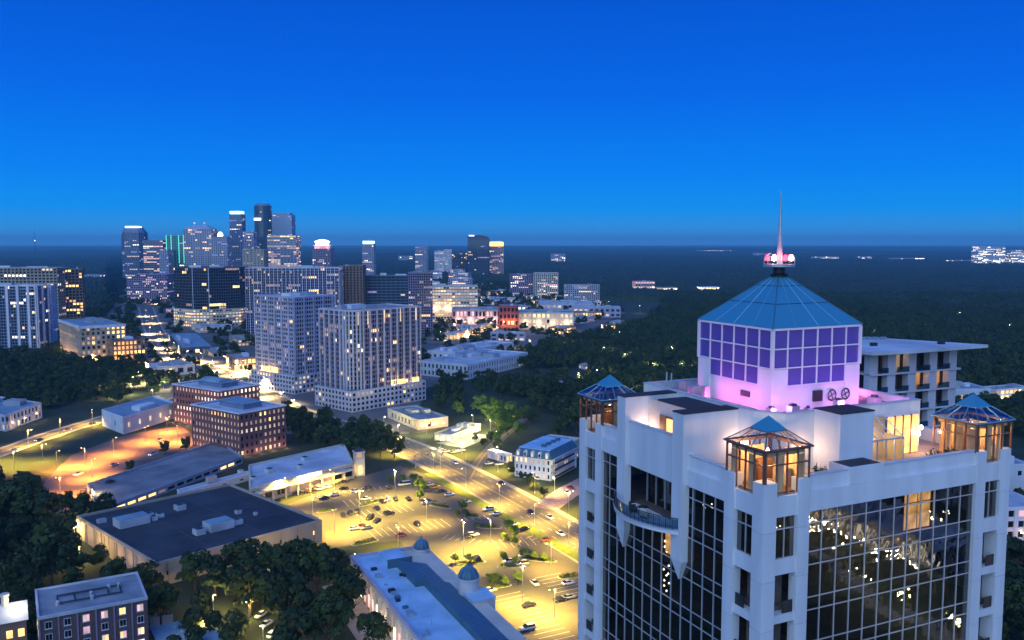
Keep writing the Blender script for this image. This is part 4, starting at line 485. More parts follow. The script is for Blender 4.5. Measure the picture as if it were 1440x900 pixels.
# ================================================================ materials used everywhere
surf('concrete', (0.66, 0.66, 0.68), 0.75, 0.11, 0.5, streak=True, bump=0.08, detail=7)
surf('coping', (0.50, 0.51, 0.54), 0.7, 0.1, 0.6)
surf('stucco_back', (0.62, 0.55, 0.50), 0.8, 0.08, 0.5)
surf('membrane', (0.035, 0.035, 0.04), 0.85, 0.25, 0.5)
surf('deck_floor', (0.20, 0.17, 0.18), 0.8, 0.25, 0.5)
surf('terrace_tile', (0.42, 0.30, 0.23), 0.7, 0.15, 1.2)
surf('aluminium', (0.52, 0.53, 0.57), 0.4, 0.06, 1.0, metal=0.3)
surf('bronze_frame', (0.20, 0.105, 0.075), 0.45, 0.1, 1.0, metal=0.3)
surf('dark_metal', (0.05, 0.05, 0.055), 0.5, 0.1, 1.0, metal=0.5)
surf('galvanised', (0.46, 0.48, 0.50), 0.45, 0.15, 1.0, metal=0.5)
surf('lantern_wall', (0.74, 0.73, 0.74), 0.7, 0.05, 0.6)
surf('interior', (0.13, 0.10, 0.085), 0.9, 0.3, 0.5)
surf('room_wall', (0.62, 0.45, 0.28), 0.9, 0.1, 0.4)
surf('timber', (0.22, 0.10, 0.045), 0.5, 0.3, 1.5)
surf('cushion', (0.55, 0.50, 0.44), 0.9, 0.1, 1.0)
surf('leaf_pot', (0.05, 0.10, 0.03), 0.7, 0.3, 3.0)
glass('tower_glass', (0.62, 0.60, 0.60), 1.85, 0.95, wave=0.12)
glass('turret_glass', (0.94, 0.93, 0.90), 1.35, 0.9)
glass('turret_roof_glass', (0.80, 0.86, 0.90), 1.6, 0.9, rough=0.05)
glass('skylight_glass', (0.35, 0.55, 0.68), 2.3, 0.95, rough=0.08)
gloss('lantern_pane', (0.115, 0.085, 0.36), 0.25, 1.7)
gloss('teal_roof', (0.055, 0.27, 0.38), 0.28, 1.6, metal=0.15)
gloss('teal_rib', (0.20, 0.36, 0.46), 0.35, 1.5, metal=0.2)
glow('bulb_warm', (1.0, 0.72, 0.34), 14)
glow('bulb_white', (1.0, 0.90, 0.78), 16)
glow('bulb_pink', (1.0, 0.35, 0.85), 8)
glow('beacon_red', (1.0, 0.03, 0.06), 9)
glow('curtain_lit', (1.0, 0.56, 0.17), 1.5, 0.45, 1.1)
glow('crystal', (1.0, 0.88, 0.55), 9)

# ================================================================ hero tower
TOWER = (19.368, 66.0)
TRZ = R(25.25)
TL = 28.6
tower = thing('high_rise_tower', 'white concrete high-rise with dark glass walls and a glass lantern crown', 'tower', (*TOWER, 0), TRZ)
def fb(mb, f, s0, s1, n0, n1, z0, z1, m=0):
    if f == 0: mb.box(s0, s1, -n1, -n0, z0, z1, m)
    elif f == 1: mb.box(-n1, -n0, s0, s1, z0, z1, m)
    elif f == 2: mb.box(s0, s1, TL + n0, TL + n1, z0, z1, m)
    else: mb.box(TL + n0, TL + n1, s0, s1, z0, z1, m)
    return mb
def fobj(name, mat, f, *a, parent=tower):
    return fb(MB(), f, *a).build(name, mat, parent)
# ---- inside: core, slabs
MB().box(7, 21.6, 7, 21.6, 0.5, 90).build('lift_core', 'interior', tower)
slab = MB().box(0.9, 27.7, 0.9, 27.7, -0.45, 0.0).mesh('floor_slab', 'interior')
zf = 84.75
floors = [88.95]
while zf > 3: floors.append(zf); zf -= 3.77
for z in floors: obj('floor_slab', slab, tower, (0, 0, z))
MB().box(0.3, TL - .3, 0.3, TL - .3, 89.0, 90.4).build('roof_slab', 'terrace_tile', tower)
# ---- piers: every storey height a cast panel with a recessed joint
PANEL = 3.95
def pier(x0, x1, y0, y1, ztop, shown):
    MB().box(x0 + .04, x1 - .04, y0 + .04, y1 - .04, 0, ztop - .02).build('pier_core', 'coping', tower)
    me = MB().box(x0, x1, y0, y1, -PANEL + .05, 0).mesh('pier_panel', 'concrete')
    z = ztop
    for k in range(shown):
        obj('pier_panel', me, tower, (0, 0, z)); z -= PANEL
    MB().box(x0, x1, y0, y1, 0, z).build('pier_shaft', 'concrete', tower)
A, B = 1.3, TL - 1.3
pier(0, A, 0, A, 91.4, 6); pier(B, TL, 0, A, 91.4, 6); pier(0, A, B, TL, 91.4, 7); pier(B, TL, B, TL, 91.4, 0)
for s in (3.4, 24.0):
    pier(s, s + 1.2, -.10, .75, 91.5, 6)
    pier(-.10, .75, s, s + 1.2, 91.5, 7)
    pier(s, s + 1.2, TL - .75, TL + .1, 91.5, 0); pier(TL - .75, TL + .1, s, s + 1.2, 91.5, 0)
# ---- corner window columns
def pane_at(f, s0, s1, n, z0, z1, mat, name='pane', thick=.03, tilt=0.0):
    """one sheet of glass; shared mesh per size"""
    key = (round(s1 - s0, 3), round(z1 - z0, 3), mat, name)
    me = PANES.get(key)
    if me is None:
        me = PANES[key] = MB().box(0, s1 - s0, 0, thick, 0, z1 - z0).mesh(name, mat)
    if f == 0: return obj(name, me, tower, (s0, -n, z0), rot=(tilt, 0, 0))
    return obj(name, me, tower, (-n, s1, z0), rot=(tilt, 0, R(-90)))
PANES = {}
def tilt(): return R(rnd.uniform(-.35, .35))
for f in (0, 1):
    for s0, s1 in ((A, 3.4), (25.2, B)):
        mid = (s0 + s1) / 2
        fobj('spandrel', 'concrete', f, s0, s1, -.5, -.08, 88.6, 90.25)
        for zz0, zz1 in ((85.2, 87.55), (87.6, 88.6)):
            pane_at(f, s0, mid, -.32, zz0, zz1, 'tower_glass', tilt=tilt()); pane_at(f, mid, s1, -.32, zz0, zz1, 'tower_glass', tilt=tilt())
        fobj('mullion', 'aluminium', f, mid - .03, mid + .03, -.36, -.24, 85.2, 88.6)
        fobj('transom', 'aluminium', f, s0, s1, -.35, -.23, 87.54, 87.62)
        top = 83.95
        fobj('spandrel', 'concrete', f, s0, s1, -.5, -.08, top, 85.2)
        for k in range(5):
            zt, zb = top - PANEL * k, top - PANEL * k - 3.3
            fobj('loggia_wall', 'stucco_back' if s0 > 10 else 'interior', f, s0, s1, -1.6, -1.5, zb, zt)  # darkness of the near openings is put into their back wall's colour
            pane_at(f, s0 + .1, mid + .1, -1.48, zb + .1, zt - .4, 'tower_glass', 'loggia_door')
            fobj('railing', 'dark_metal', f, mid, s1, -.3, -.25, zb, zb + 1.0)
            fobj('spandrel', 'concrete', f, s0, s1, -1.5, -.08, zb - .65, zb)
        MBm = MB()
        z = top - PANEL * 5
        while z > 4:
            fb(MBm, f, s0, s1, -1.5, -.08, z - PANEL, z - 3.3); z -= PANEL
        MBm.build('lower_spandrels', 'concrete', tower, kind='stuff')
        fobj('loggia_shaft', 'stucco_back', f, s0, s1, -1.62, -1.52, 2, top - PANEL * 5)
# ---- curtain walls
def rows_from(head):
    z = [(head - 1.05, head), (85.3, head - 1.05), (84.22, 85.3)]
    b = 84.22
    while b > 6:
        z.append((b - 2.7, b)); z.append((b - 3.77, b - 2.7)); b -= 3.77
    return z
def curtain(f, s0, s1, n_cols, head, shown, lit, skip=None, head_skip=0):
    w = (s1 - s0) / n_cols; N = -.25
    rows = rows_from(head)
    low = MB()
    for r, (z0, z1) in enumerate(rows):
        for c in range(n_cols):
            a, b = s0 + c * w, s0 + c * w + w
            if skip and skip(.5 * (a + b), .5 * (z0 + z1)): continue
            if r < shown:
                pane_at(f, a + .03, b - .03, N, z0 + .03, z1 - .03, 'tower_glass', tilt=tilt())
                if (c, r) in lit:
                    pane_at(f, a + .06, b - .06, N - .35, z0 + .05, z1 - .05, lit[(c, r)], 'curtain')
            else:
                fb(low, f, a + .03, b - .03, N - .03, N, z0 + .03, z1 - .03)
    low.build('lower_panes', 'tower_glass', tower, kind='stuff')
    zb = rows[-1][0]
    for c in range(n_cols + 1):
        s = s0 + c * w; zt = head
        if skip and skip(s, 86.5): zt = 84.7
        fobj('mullion', 'aluminium', f, s - .035, s + .035, N - .08, N + .07, zb, zt)
    for r, (z0, z1) in enumerate(rows):
        if skip and r < 2:
            for a, b in ((s0, 9.8), (20.45, s1)): fobj('transom', 'aluminium', f, a, b, N - .08, N + .055, z0 - .035, z0 + .035)
        else: fobj('transom', 'aluminium', f, s0, s1, N - .08, N + .055, z0 - .035, z0 + .035)
    fobj('base_wall', 'concrete', f, s0, s1, -.5, -.1, 0, zb)
curtain(0, 4.6, 24.0, 12, 88.7, 9, {(7, 0): 'curtain_lit', (8, 0): 'curtain_lit', (7, 1): 'curtain_lit', (8, 1): 'curtain_lit'})
curtain(1, 4.6, 24.3, 13, 88.87, 13, {(5, 3): 'curtain_lit'}, skip=lambda s, z: 9.6 < s < 20.7 and z > 84.7)
for f in (2, 3):
    m = MB()
    for s in np.arange(4.6, 24, 1.5): fb(m, f, s + .05, s + 1.45, -.3, -.25, 6, 88.7)
    m.build('far_side_glass', 'tower_glass', tower, kind='stuff')
    fobj('head_band', 'concrete', f, 1.3, 27.3, -.6, 0, 88.7, 91.6)
    m = MB()
    for s0, s1 in ((A, 3.4), (25.2, B)): fb(m, f, s0, s1, -.5, -.2, 0, 88.7)
    m.build('far_side_wall', 'concrete', tower)
# ---- bands and parapets
def band(f, s0, s1, head):
    fobj('head_band', 'concrete', f, s0, s1, -.55, .02, head, 90.32)
    fobj('ledge', 'membrane', f, s0, s1, -.75, -.56, 90.2, 90.42)
    fobj('parapet', 'concrete', f, s0, s1, -.62, -.22, 90.33, 91.52)
    fobj('coping', 'coping', f, s0, s1, -.68, -.16, 91.52, 91.62)
band(0, 4.6, 24.0, 88.7)
band(1, 4.6, 9.8, 88.87); band(1, 20.45, 24.0, 88.87)
fobj('upper_wall', 'concrete', 1, 11.4, 19.05, -.40, .03, 88.6, 92.8)
fobj('coping', 'coping', 1, 11.4, 19.05, -.45, .07, 92.8, 92.9)
# ---- fins that rise past the roof and hang down as pointed pendants
for v0, v1 in ((9.8, 11.4), (19.05, 20.45)):
    m = MB(); vm = (v0 + v1) / 2
    m.box(-.42, .3, v0, v1, 82.0, 88.6)
    m.frustum([(-.42, v0), (.3, v0), (.3, v1), (-.42, v1)][::1], 82.0, [(-.42, v0), (.3, v0), (.3, v1), (-.42, v1)], 82.001)
    m.build('pendant', 'concrete', tower)
    p = MB(); q0 = [(-.1, vm - .03), (.25, vm - .03), (.25, vm + .03), (-.1, vm + .03)]; q1 = [(-.42, v0), (.3, v0), (.3, v1), (-.42, v1)]
    p.frustum(q0, 80.2, q1, 81.998); p.build('pendant_point', 'concrete', tower)
    MB().box(-.42, 5.5, v0, v1, 88.602, 95.15).build('fin_wall', 'concrete', tower)
    MB().box(-.46, 5.5, v0 - .04, v1 + .04, 95.15, 95.25).build('coping', 'membrane', tower)
# loggia between the fins
MB().box(2.2, 2.5, 11.4, 19.05, 90.4, 94.9).build('loggia_wall', 'stucco_back', tower)
MB().box(2.2, 5.5, 11.4, 17.5, 94.9, 95.05).build('loggia_roof', 'membrane', tower)
d = MB().box(2.1, 2.19, 14.6, 17.0, 90.5, 93.7).build('loggia_door', 'timber', tower)
MB().box(2.05, 2.10, 15.85, 16.0, 90.6, 93.6).build('door_frame', 'bronze_frame', d)
MB().box(2.02, 2.10, 14.7, 15.75, 90.7, 93.5).build('pane', 'curtain_lit', d)
for v in (12.2, 18.2):
    MB().lathe(1.95, v, ((.05, 91.9), (.16, 92.0), (.16, 92.25), (.05, 92.35)), 8).build('sconce', 'bulb_warm', tower)
    lamp(tower, (1.5, v, 92.1), 110, (1, .55, .36), .15)
# ---- recessed balcony with a curved front
MB().box(-.2, 2.3, 11.4, 19.05, 84.3, 84.68).build('balcony_floor', 'concrete', tower)
MB().box(2.3, 2.4, 11.4, 19.05, 84.68, 88.6).build('balcony_back_wall', 'interior', tower)
for k in range(5):
    pane = MB().box(2.2, 2.24, 11.5 + k * 1.5, 11.5 + k * 1.5 + 1.42, 84.75, 88.2).build('balcony_pane', 'tower_glass', tower)
for k in range(6): MB().box(2.1, 2.26, 11.44 + k * 1.5, 11.52 + k * 1.5, 84.7, 88.5).build('mullion', 'aluminium', tower)
def arc(off, n=20):
    return [(-.3 - (2.1 + off) * math.sin(math.pi * t / n) ** .8, 10.2 + (10.7) * t / n) for t in range(n + 1)]
def slab_poly(off): return arc(off) + [(0.0, 20.9), (0.0, 10.2)]
MB().prism(slab_poly(0), 84.32, 84.62).build('balcony_slab', 'concrete', tower)
MB().prism(slab_poly(.12), 84.62, 84.72).build('balcony_edge', 'coping', tower)
rail = MB(); pts = arc(-.05)
for z, r in ((85.78, .045), (85.0, .025)):
    for a, b in zip(pts, pts[1:]): rail.tube((*a, z), (*b, z), r, n=5)
rail.build('handrail', 'dark_metal', tower)
for i in range(20):
    (x0, y0), (x1, y1) = pts[i], pts[i + 1]
    g = MB().add([(x0, y0, 84.85), (x1, y1, 84.85), (x1, y1, 85.7), (x0, y0, 85.7)], [(0, 1, 2, 3)])
    g.tube((x0, y0, 84.72), (x0, y0, 85.78), .03, n=5, m=1)
    for t in (.33, .66): g.tube((x0 + (x1 - x0) * t, y0 + (y1 - y0) * t, 84.72), (x0 + (x1 - x0) * t, y0 + (y1 - y0) * t, 85.76), .012, n=4, m=1)
    g.build('railing_panel', ['skylight_glass', 'dark_metal'], tower)
# ---- lit chandeliers behind the glass; the long strands stand in for mirrored lights
def tloc(x, y, z):
    c, s = math.cos(TRZ), math.sin(TRZ)
    return (TOWER[0] + x * c - y * s, TOWER[1] + x * s + y * c, z)
def chandelier(x, y, z, n, where, drop=.28, r=.35, size=.06):
    t = thing('chandelier', 'crystal chandelier hanging ' + where, 'chandelier', tloc(x, y, z), TRZ, 'chandeliers lit inside the white tower')
    MB().tube((0, 0, .2), (0, 0, -drop * n * .3), .015, n=4).build('stem', 'dark_metal', t)
    for k in range(n):
        a = k * 2.4; q = (r * math.cos(a), r * math.sin(a), -drop * k)
        MB().lathe(q[0], q[1], ((.01, q[2] - size), (size, q[2]), (.01, q[2] + size * 1.3)), 6).build('crystal', 'crystal', t)
chandelier(.75, 13.6, 83.9, 8, 'in place of mirrored lights, in long strands just below the curved balcony', .32, .25, .10); chandelier(.75, 13.6, 80.2, 8, 'in place of mirrored lights, in long strands one storey further below the curved balcony', .32, .25, .10)
chandelier(.8, 7.8, 87.6, 6, 'behind the glass bay beside the pendant of the balcony wall', .05, .4); chandelier(6.2, .9, 87.0, 5, 'in the first panes of the glass wall beside the corner pier', .05, .35)
chandelier(2.3, 1.0, 87.5, 5, 'in the narrow corner window under the lit turret', .06, .3); chandelier(21.6, .9, 86.2, 4, 'in the glass wall beyond the curtain-lit panes', .06, .25); chandelier(8.4, .9, 86.9, 3, 'in the glass wall between the corner pier and lit curtains', .05, .3)
# ---- penthouse block and upper deck
deck = [(7.02, 5.5), (23.3, 5.5), (23.3, 24.8), (5.5, 24.8), (5.5, 7.77)]
def inset(poly, d):
    n = len(poly); out = []
    for i in range(n):
        p0 = np.array(poly[i - 1]); p1 = np.array(poly[i]); p2 = np.array(poly[(i + 1) % n])
        a = (p1 - p0) / np.linalg.norm(p1 - p0); b = (p2 - p1) / np.linalg.norm(p2 - p1)
        na = np.array((-a[1], a[0])); nb = np.array((-b[1], b[0])); bis = na + nb
        out.append(tuple(p1 + bis * d / max(.2, 1 + na @ nb)))
    return out
MB().prism(deck, 90.4, 94.62, 0, 1).build('penthouse_wall', ['concrete', 'deck_floor'], tower)
di = inset(deck, .4)
par = MB()
for i in range(5):
    j = (i + 1) % 5
    par.prism([deck[i], deck[j], di[j], di[i]], 94.621, 95.3)
par.build('deck_parapet', 'concrete', tower)
cp = MB(); do = inset(deck, -.06); dj = inset(deck, .46)
for i in range(5):
    j = (i + 1) % 5
    cp.prism([do[i], do[j], dj[j], dj[i]], 95.301, 95.38)
cp.build('coping', 'coping', tower)
# ---- blocks, conservatory and doors on the right-hand terrace
MB().box(10.25, 14.1, 2.5, 5.49, 90.4, 95.55).build('stair_block', 'concrete', tower)
MB().box(10.2, 14.15, 2.45, 5.55, 95.55, 95.65).build('coping', 'membrane', tower)
m = MB().box(8.9, 12.7, .02, 2.3, 90.34, 91.75); m.build('hatch_block', 'concrete', tower)
MB().box(9.1, 12.5, .2, 2.1, 91.752, 91.77).build('hatch_roof', 'membrane', tower)
for k in range(4):
    x0 = 14.4 + k * 1.05
    MB().add([(x0, 3.2, 92.7), (x0 + 1.0, 3.2, 92.7), (x0 + 1.0, 5.45, 94.2), (x0, 5.45, 94.2)], [(0, 1, 2, 3)]).build('conservatory_roof_pane', 'turret_glass', tower)
    MB().box(x0, x0 + 1.0, 3.2, 3.23, 90.6, 92.65).build('conservatory_pane', 'turret_glass', tower)
for k in range(5):
    x0 = 14.37 + k * 1.05
    m = MB().box(x0 - .04, x0 + .04, 3.16, 3.26, 90.4, 92.75); m.tube((x0, 3.2, 92.72), (x0, 5.48, 94.24), .05, n=4)
    m.build('conservatory_frame', 'aluminium', tower)
MB().box(14.35, 18.6, 3.15, 3.27, 92.62, 92.74).build('conservatory_frame', 'aluminium', tower)
MB().box(14.3, 18.7, 5.40, 5.47, 90.4, 94.2).build('conservatory_back', 'room_wall', tower)
MB().box(18.6, 18.7, 3.2, 5.4, 90.4, 92.7).build('conservatory_side', 'room_wall', tower)
lamp(tower, (16.4, 4.4, 92.3), 160, (1, .74, .36), .25)
for k in range(4):
    MB().box(18.95 + k * 1.05, 19.9 + k * 1.05, 5.40, 5.45, 90.5, 94.0).build('terrace_door', 'curtain_lit', tower)
    MB().box(18.86 + k * 1.05, 18.96 + k * 1.05, 5.34, 5.48, 90.4, 94.1).build('door_frame', 'bronze_frame', tower)
for (x, y, p) in ((8.6, 5.3, 70), (22.9, 5.2, 90), (5.2, 9.0, 55), (25.4, 7.0, 60)):
    MB().lathe(x, y, ((.05, 92.0), (.14, 92.1), (.14, 92.35), (.05, 92.45)), 8).build('sconce', 'bulb_white', tower)
    lamp(tower, (x - (.35 if x < 6 else 0), y - (.35 if x > 6 else 0), 92.25), p * 1.7, (1, .56, .30), .15)
# ---- glass corner turrets
def turret(x0, y0, warm, roofm='skylight_glass', curtains=()):
    W = 4.6; x1, y1 = x0 + W, y0 + W; cx, cy_ = x0 + W / 2, y0 + W / 2
    t = tower
    MB().box(x0 + .35, x1 - .35, y0 + .35, y1 - .35, 90.41, 90.5).build('turret_floor', 'timber', t)
    S = (0.0, 1.3, 2.35, 3.4, 4.6)
    for side in range(4):
        def P(s, n): return ((x0 + s, y0 + n), (x0 + n, y0 + s), (x0 + s, y1 - n), (x1 - n, y0 + s))[side]
        for k in range(4):
            zb = 90.5 if k in (1, 2) else 91.45
            for a, b in ((zb, 92.75), (92.8, 93.85)):
                (ax, ay), (bx, by) = P(S[k] + .05, .12), P(S[k + 1] - .05, .12)
                MB().add([(ax, ay, a), (bx, by, a), (bx, by, b), (ax, ay, b)], [(0, 1, 2, 3)]).build('turret_pane', 'turret_glass', t)
        m = MB()
        for k in range(5):
            x, y = P(S[k], .12); m.box(x - .06, x + .06, y - .06, y + .06, 90.4 if k in (1, 2, 3) else 91.4, 93.9)
        (ax, ay), (bx, by) = P(0, .12), P(W, .12)
        for z, q in ((92.77, .05), (93.9, .12)):
            m.box(min(ax, bx) - .05, max(ax, bx) + .05, min(ay, by) - .05, max(ay, by) + .05, z - q, z + q)
        m.build('turret_frame', 'bronze_frame', t)
    # hipped glass roof: three panes a side below, a solid cap above
    e, r1, zt, z1, za = W / 2 + .16, W / 2 * .46, 94.02, 95.12, 96.22
    for side in range(4):
        def Q(s, n): return ((cx + s, cy_ - n), (cx - n, cy_ + s), (cx + s, cy_ + n), (cx + n, cy_ + s))[side]
        br = MB()
        for k in range(3):
            a0, a1 = -1 + 2 * k / 3, -1 + 2 * (k + 1) / 3
            P4 = [(*Q(a0 * e, e), zt), (*Q(a1 * e, e), zt), (*Q(a1 * r1, r1), z1), (*Q(a0 * r1, r1), z1)]
            MB().add(P4, [(0, 1, 2, 3)]).build('roof_pane', roofm, t)
            br.tube(P4[0], P4[3], .045, n=4)
        br.tube((*Q(-e, e), zt), (*Q(e, e), zt), .07, n=4); br.tube((*Q(-r1, r1), z1), (*Q(r1, r1), z1), .045, n=4)
        br.build('roof_rib', 'teal_rib' if roofm == 'skylight_glass' else 'bronze_frame', t)
    c = MB().pyramid([(cx - r1, cy_ - r1), (cx + r1, cy_ - r1), (cx + r1, cy_ + r1), (cx - r1, cy_ + r1)], z1 + .02, (cx, cy_, za))
    c.build('turret_cap', 'teal_roof', t)
    lamp(t, (cx, cy_, 93.3), warm, (1, .62, .22), .3)
    MB().lathe(cx, cy_, ((.02, 92.95), (.2, 93.05), (.24, 93.25), (.1, 93.45), (.02, 93.6)), 10).build('ceiling_lamp', 'bulb_warm', t)
    # curtains, soffit and rear panelling that catch the lamplight
    MB().box(x0 + .3, x1 - .3, y0 + .3, y0 + .42, 93.45, 93.8).build('valance', 'room_wall', t); MB().box(x0 + .3, x0 + .42, y0 + .45, y1 - .3, 93.45, 93.8).build('valance', 'room_wall', t)
    for (a, b, c, d_) in curtains:
        MB().box(x0 + a, x0 + b, y0 + c, y0 + d_, 90.55, 93.4).build('curtain', 'turret_curtain', t)
    # cabinet inside
    MB().box(cx + .2, cx + 1.9, cy_ + 1.3, cy_ + 1.8, 90.5, 92.3).build('cabinet', 'timber', t)
    MB().box(cx + 1.4, cx + 1.8, cy_ - .8, cy_ + .9, 90.5, 91.9).build('cabinet', 'room_wall', t)
surf('turret_curtain', (0.74, 0.42, 0.22), 0.9, 0.3, 2.0, streak=True)
turret(0, 0, 1500, 'turret_roof_glass', ((.3, .38, 3.5, 4.3), (.3, .38, 1.5, 2.2), (1.5, 2.2, .3, .38), (3.6, 4.3, .3, .38), (4.2, 4.3, 1.0, 2.4), (1.2, 3.6, 4.2, 4.3)))
turret(24.0, 0, 1100, 'skylight_glass', ((.3, .38, .5, 1.3), (.3, .38, 1.7, 2.5), (.3, .38, 2.9, 3.7), (1.6, 2.3, .3, .38), (3.0, 3.4, .3, .38), (4.2, 4.3, .6, 4.0), (.6, 4.0, 4.2, 4.3)))
turret(0, 24.0, 420, 'skylight_glass', ((1.5, 2.6, .3, .38), (3.4, 4.2, .3, .38), (4.2, 4.3, .6, 4.0)))
# ---- furniture
def armchair(x, y, z, rz, label, mat='cushion'):
    t = thing('armchair', label, 'armchair', tloc(x, y, z), TRZ + rz, 'armchairs on the roof terraces')
    MB().box(-.32, .32, -.32, .32, .2, .44).build('seat', mat, t); MB().box(-.32, .32, .22, .36, .3, .95).build('backrest', mat, t)
    for sx_ in (-1, 1):
        MB().box(sx_ * .32, sx_ * .40, -.32, .32, .12, .62).build('armrest', mat, t)
        for sy in (-1, 1): MB().box(sx_ * .3 - .03, sx_ * .3 + .03, sy * .26 - .03, sy * .26 + .03, 0, .2).build('leg', 'dark_metal', t)
armchair(2.0, 1.9, 90.5, .6, 'pale armchair inside the lit glass turret on the corner pier')
armchair(-1.0, 14.6, 84.72, 2.0, 'pale armchair on the curved balcony of the white tower'); armchair(-1.0, 16.6, 84.72, 1.2, 'dark armchair on the curved balcony of the white tower', 'membrane')
tb = thing('patio_table', 'round dark patio table on the curved balcony', 'table', tloc(-.6, 15.6, 84.72), TRZ)
MB().lathe(0, 0, ((.5, .68), (.5, .73)), 14).build('table_top', 'dark_metal', tb); MB().lathe(0, 0, ((.3, 0), (.05, .06), (.05, .68)), 10).build('pedestal', 'dark_metal', tb)
def planter(x, y, label):
    t = thing('planter', label, 'planter', tloc(x, y, 90.4), TRZ, 'planters on the roof terraces')
    MB().frustum([(-.25, -.25), (.25, -.25), (.25, .25), (-.25, .25)], 0, [(-.35, -.35), (.35, -.35), (.35, .35), (-.35, .35)], .6).build('pot', 'terrace_tile', t)
    m = MB()
    for k in range(60):
        a, b, r = rnd.uniform(0, 6.3), rnd.uniform(.1, 1.3), rnd.uniform(.2, .8)
        p = np.array((math.cos(a) * r * math.cos(b), math.sin(a) * r * math.cos(b), .6 + r * math.sin(b)))
        d1 = np.array([rnd.gauss(0, .12) for _ in range(3)]); d2 = np.array([rnd.gauss(0, .12) for _ in range(3)])
        m.add([p, p + d1, p + d1 + d2, p + d2], [(0, 1, 2, 3)])
    m.build('foliage', 'leaf_pot', t)
for x, y, q in ((7.2, 1.6, 'between the near turret and the stair block'), (20.5, 1.5, 'in front of the lit terrace doors'), (22.6, 1.4, 'beside the right-hand turret')): planter(x, y, 'leafy shrub in a clay planter ' + q)
# ---- lantern
LX, LY, LH = 14.05, 14.55, 5.3
for sx_, sy in ((-1, -1), (1, -1), (1, 1), (-1, 1)):
    x0, x1 = sorted((LX + sx_ * (LH + .05), LX + sx_ * (LH - LH / 3 + .02))); y0, y1 = sorted((LY + sy * (LH + .05), LY + sy * (LH - LH / 3 + .02)))
    MB().box(x0, x1, y0, y1, 94.63, 98.5).build('lantern_corner', 'lantern_wall', tower)
MB().box(LX - LH + .1, LX + LH - .1, LY - LH + .1, LY + LH - .1, 94.63, 96.9).build('lantern_base', 'lantern_wall', tower)
MB().box(LX - LH + .5, LX + LH - .5, LY - LH + .5, LY + LH - .5, 96.9, 102.1).build('lantern_core', 'interior', tower)
w6 = 2 * LH / 6
rows = ((96.95, 98.55, 1, 5), (98.6, 100.32, 0, 6), (100.37, 102.08, 0, 6))
pm = {}
for side in range(4):
    def Lq(s, n):
        return ((LX + s, LY - n), (LX - n, LY + s), (LX + s, LY + n), (LX + n, LY + s))[side]
    fr = MB()
    for z0, z1, c0, c1 in rows:
        for c in range(c0, c1):
            (ax, ay), (bx, by) = Lq(-LH + c * w6 + .05, LH - .04), Lq(-LH + (c + 1) * w6 - .05, LH - .04)
            MB().add([(ax, ay, z0 + .04), (bx, by, z0 + .04), (bx, by, z1 - .04), (ax, ay, z1 - .04)], [(0, 1, 2, 3)]).build('lantern_pane', 'lantern_pane', tower)
        for c in range(c0, c1 + 1):
            x, y = Lq(-LH + c * w6, LH); fr.box(x - .06, x + .06, y - .06, y + .06, z0, z1)
        (ax, ay), (bx, by) = Lq(-LH + c0 * w6, LH), Lq(-LH + c1 * w6, LH)
        fr.box(min(ax, bx) - .055, max(ax, bx) + .055, min(ay, by) - .055, max(ay, by) + .055, z0 - .06, z0 + .05)
    (ax, ay), (bx, by) = Lq(-LH, LH), Lq(LH, LH)
    fr.box(min(ax, bx) - .12, max(ax, bx) + .12, min(ay, by) - .12, max(ay, by) + .12, 102.05, 102.25)
    fr.build('lantern_frame', 'lantern_wall', tower)
for sx_, sy in ((-1, -1), (1, -1), (1, 1), (-1, 1)):
    x, y = LX + sx_ * LH, LY + sy * LH; MB().box(x - .14, x + .14, y - .14, y + .14, 98.5, 102.06).build('lantern_post', 'lantern_wall', tower)
# pyramid roof: fan of panels in three courses between ribs
ZE, ZA, E = 102.27, 107.15, LH + .14
def Rp(side, s, t):
    r = E * (1 - t); z = ZE + (ZA - ZE) * t
    return (*((LX + s * r, LY - r), (LX - r, LY + s * r), (LX + s * r, LY + r), (LX + r, LY + s * r))[side], z)
MB().pyramid([(LX - E + .1, LY - E + .1), (LX + E - .1, LY - E + .1), (LX + E - .1, LY + E - .1), (LX - E + .1, LY + E - .1)], ZE - .05, (LX, LY, ZA - .1)).build('roof_deck', 'dark_metal', tower)
for side in range(4):
    for t0, t1 in ((0, .40), (.41, .72), (.73, .95)):
        for k in range(4):
            a, b = -1 + k * .5, -1 + (k + 1) * .5
            MB().add([Rp(side, a, t0), Rp(side, b, t0), Rp(side, b, t1), Rp(side, a, t1)], [(0, 1, 2, 3)]).build('roof_panel', 'teal_roof', tower)
    m = MB()
    for k in range(5): m.tube(Rp(side, -1 + k * .5, 0), Rp(side, -1 + k * .5, .95), .05 if k in (0, 4) else .03, n=4)
    m.build('roof_rib', 'teal_rib', tower)
# mast platform
MB().lathe(LX, LY, ((.9, 106.75), (.55, 107.0), (.55, 107.5), (1.3, 107.62)), 12).build('mast_collar', 'dark_metal', tower)
MB().lathe(LX, LY, ((1.5, 107.6), (1.5, 107.85), (1.42, 107.86)), 16).build('mast_platform', 'galvanised', tower)
m = MB()
for k in range(12):
    a = 2 * math.pi * k / 12; b = 2 * math.pi * (k + 1) / 12
    P1 = (LX + 1.45 * math.cos(a), LY + 1.45 * math.sin(a)); P2 = (LX + 1.45 * math.cos(b), LY + 1.45 * math.sin(b))
    m.tube((*P1, 107.85), (*P1, 108.55), .02, n=4)
    for z in (108.2, 108.55): m.tube((*P1, z), (*P2, z), .018, n=4)
m.build('platform_railing', 'galvanised', tower)
MB().lathe(LX, LY, ((.30, 107.85), (.26, 109.0), (.16, 111.5), (.05, 114.8), (.01, 114.9)), 10).build('mast', 'galvanised', tower)
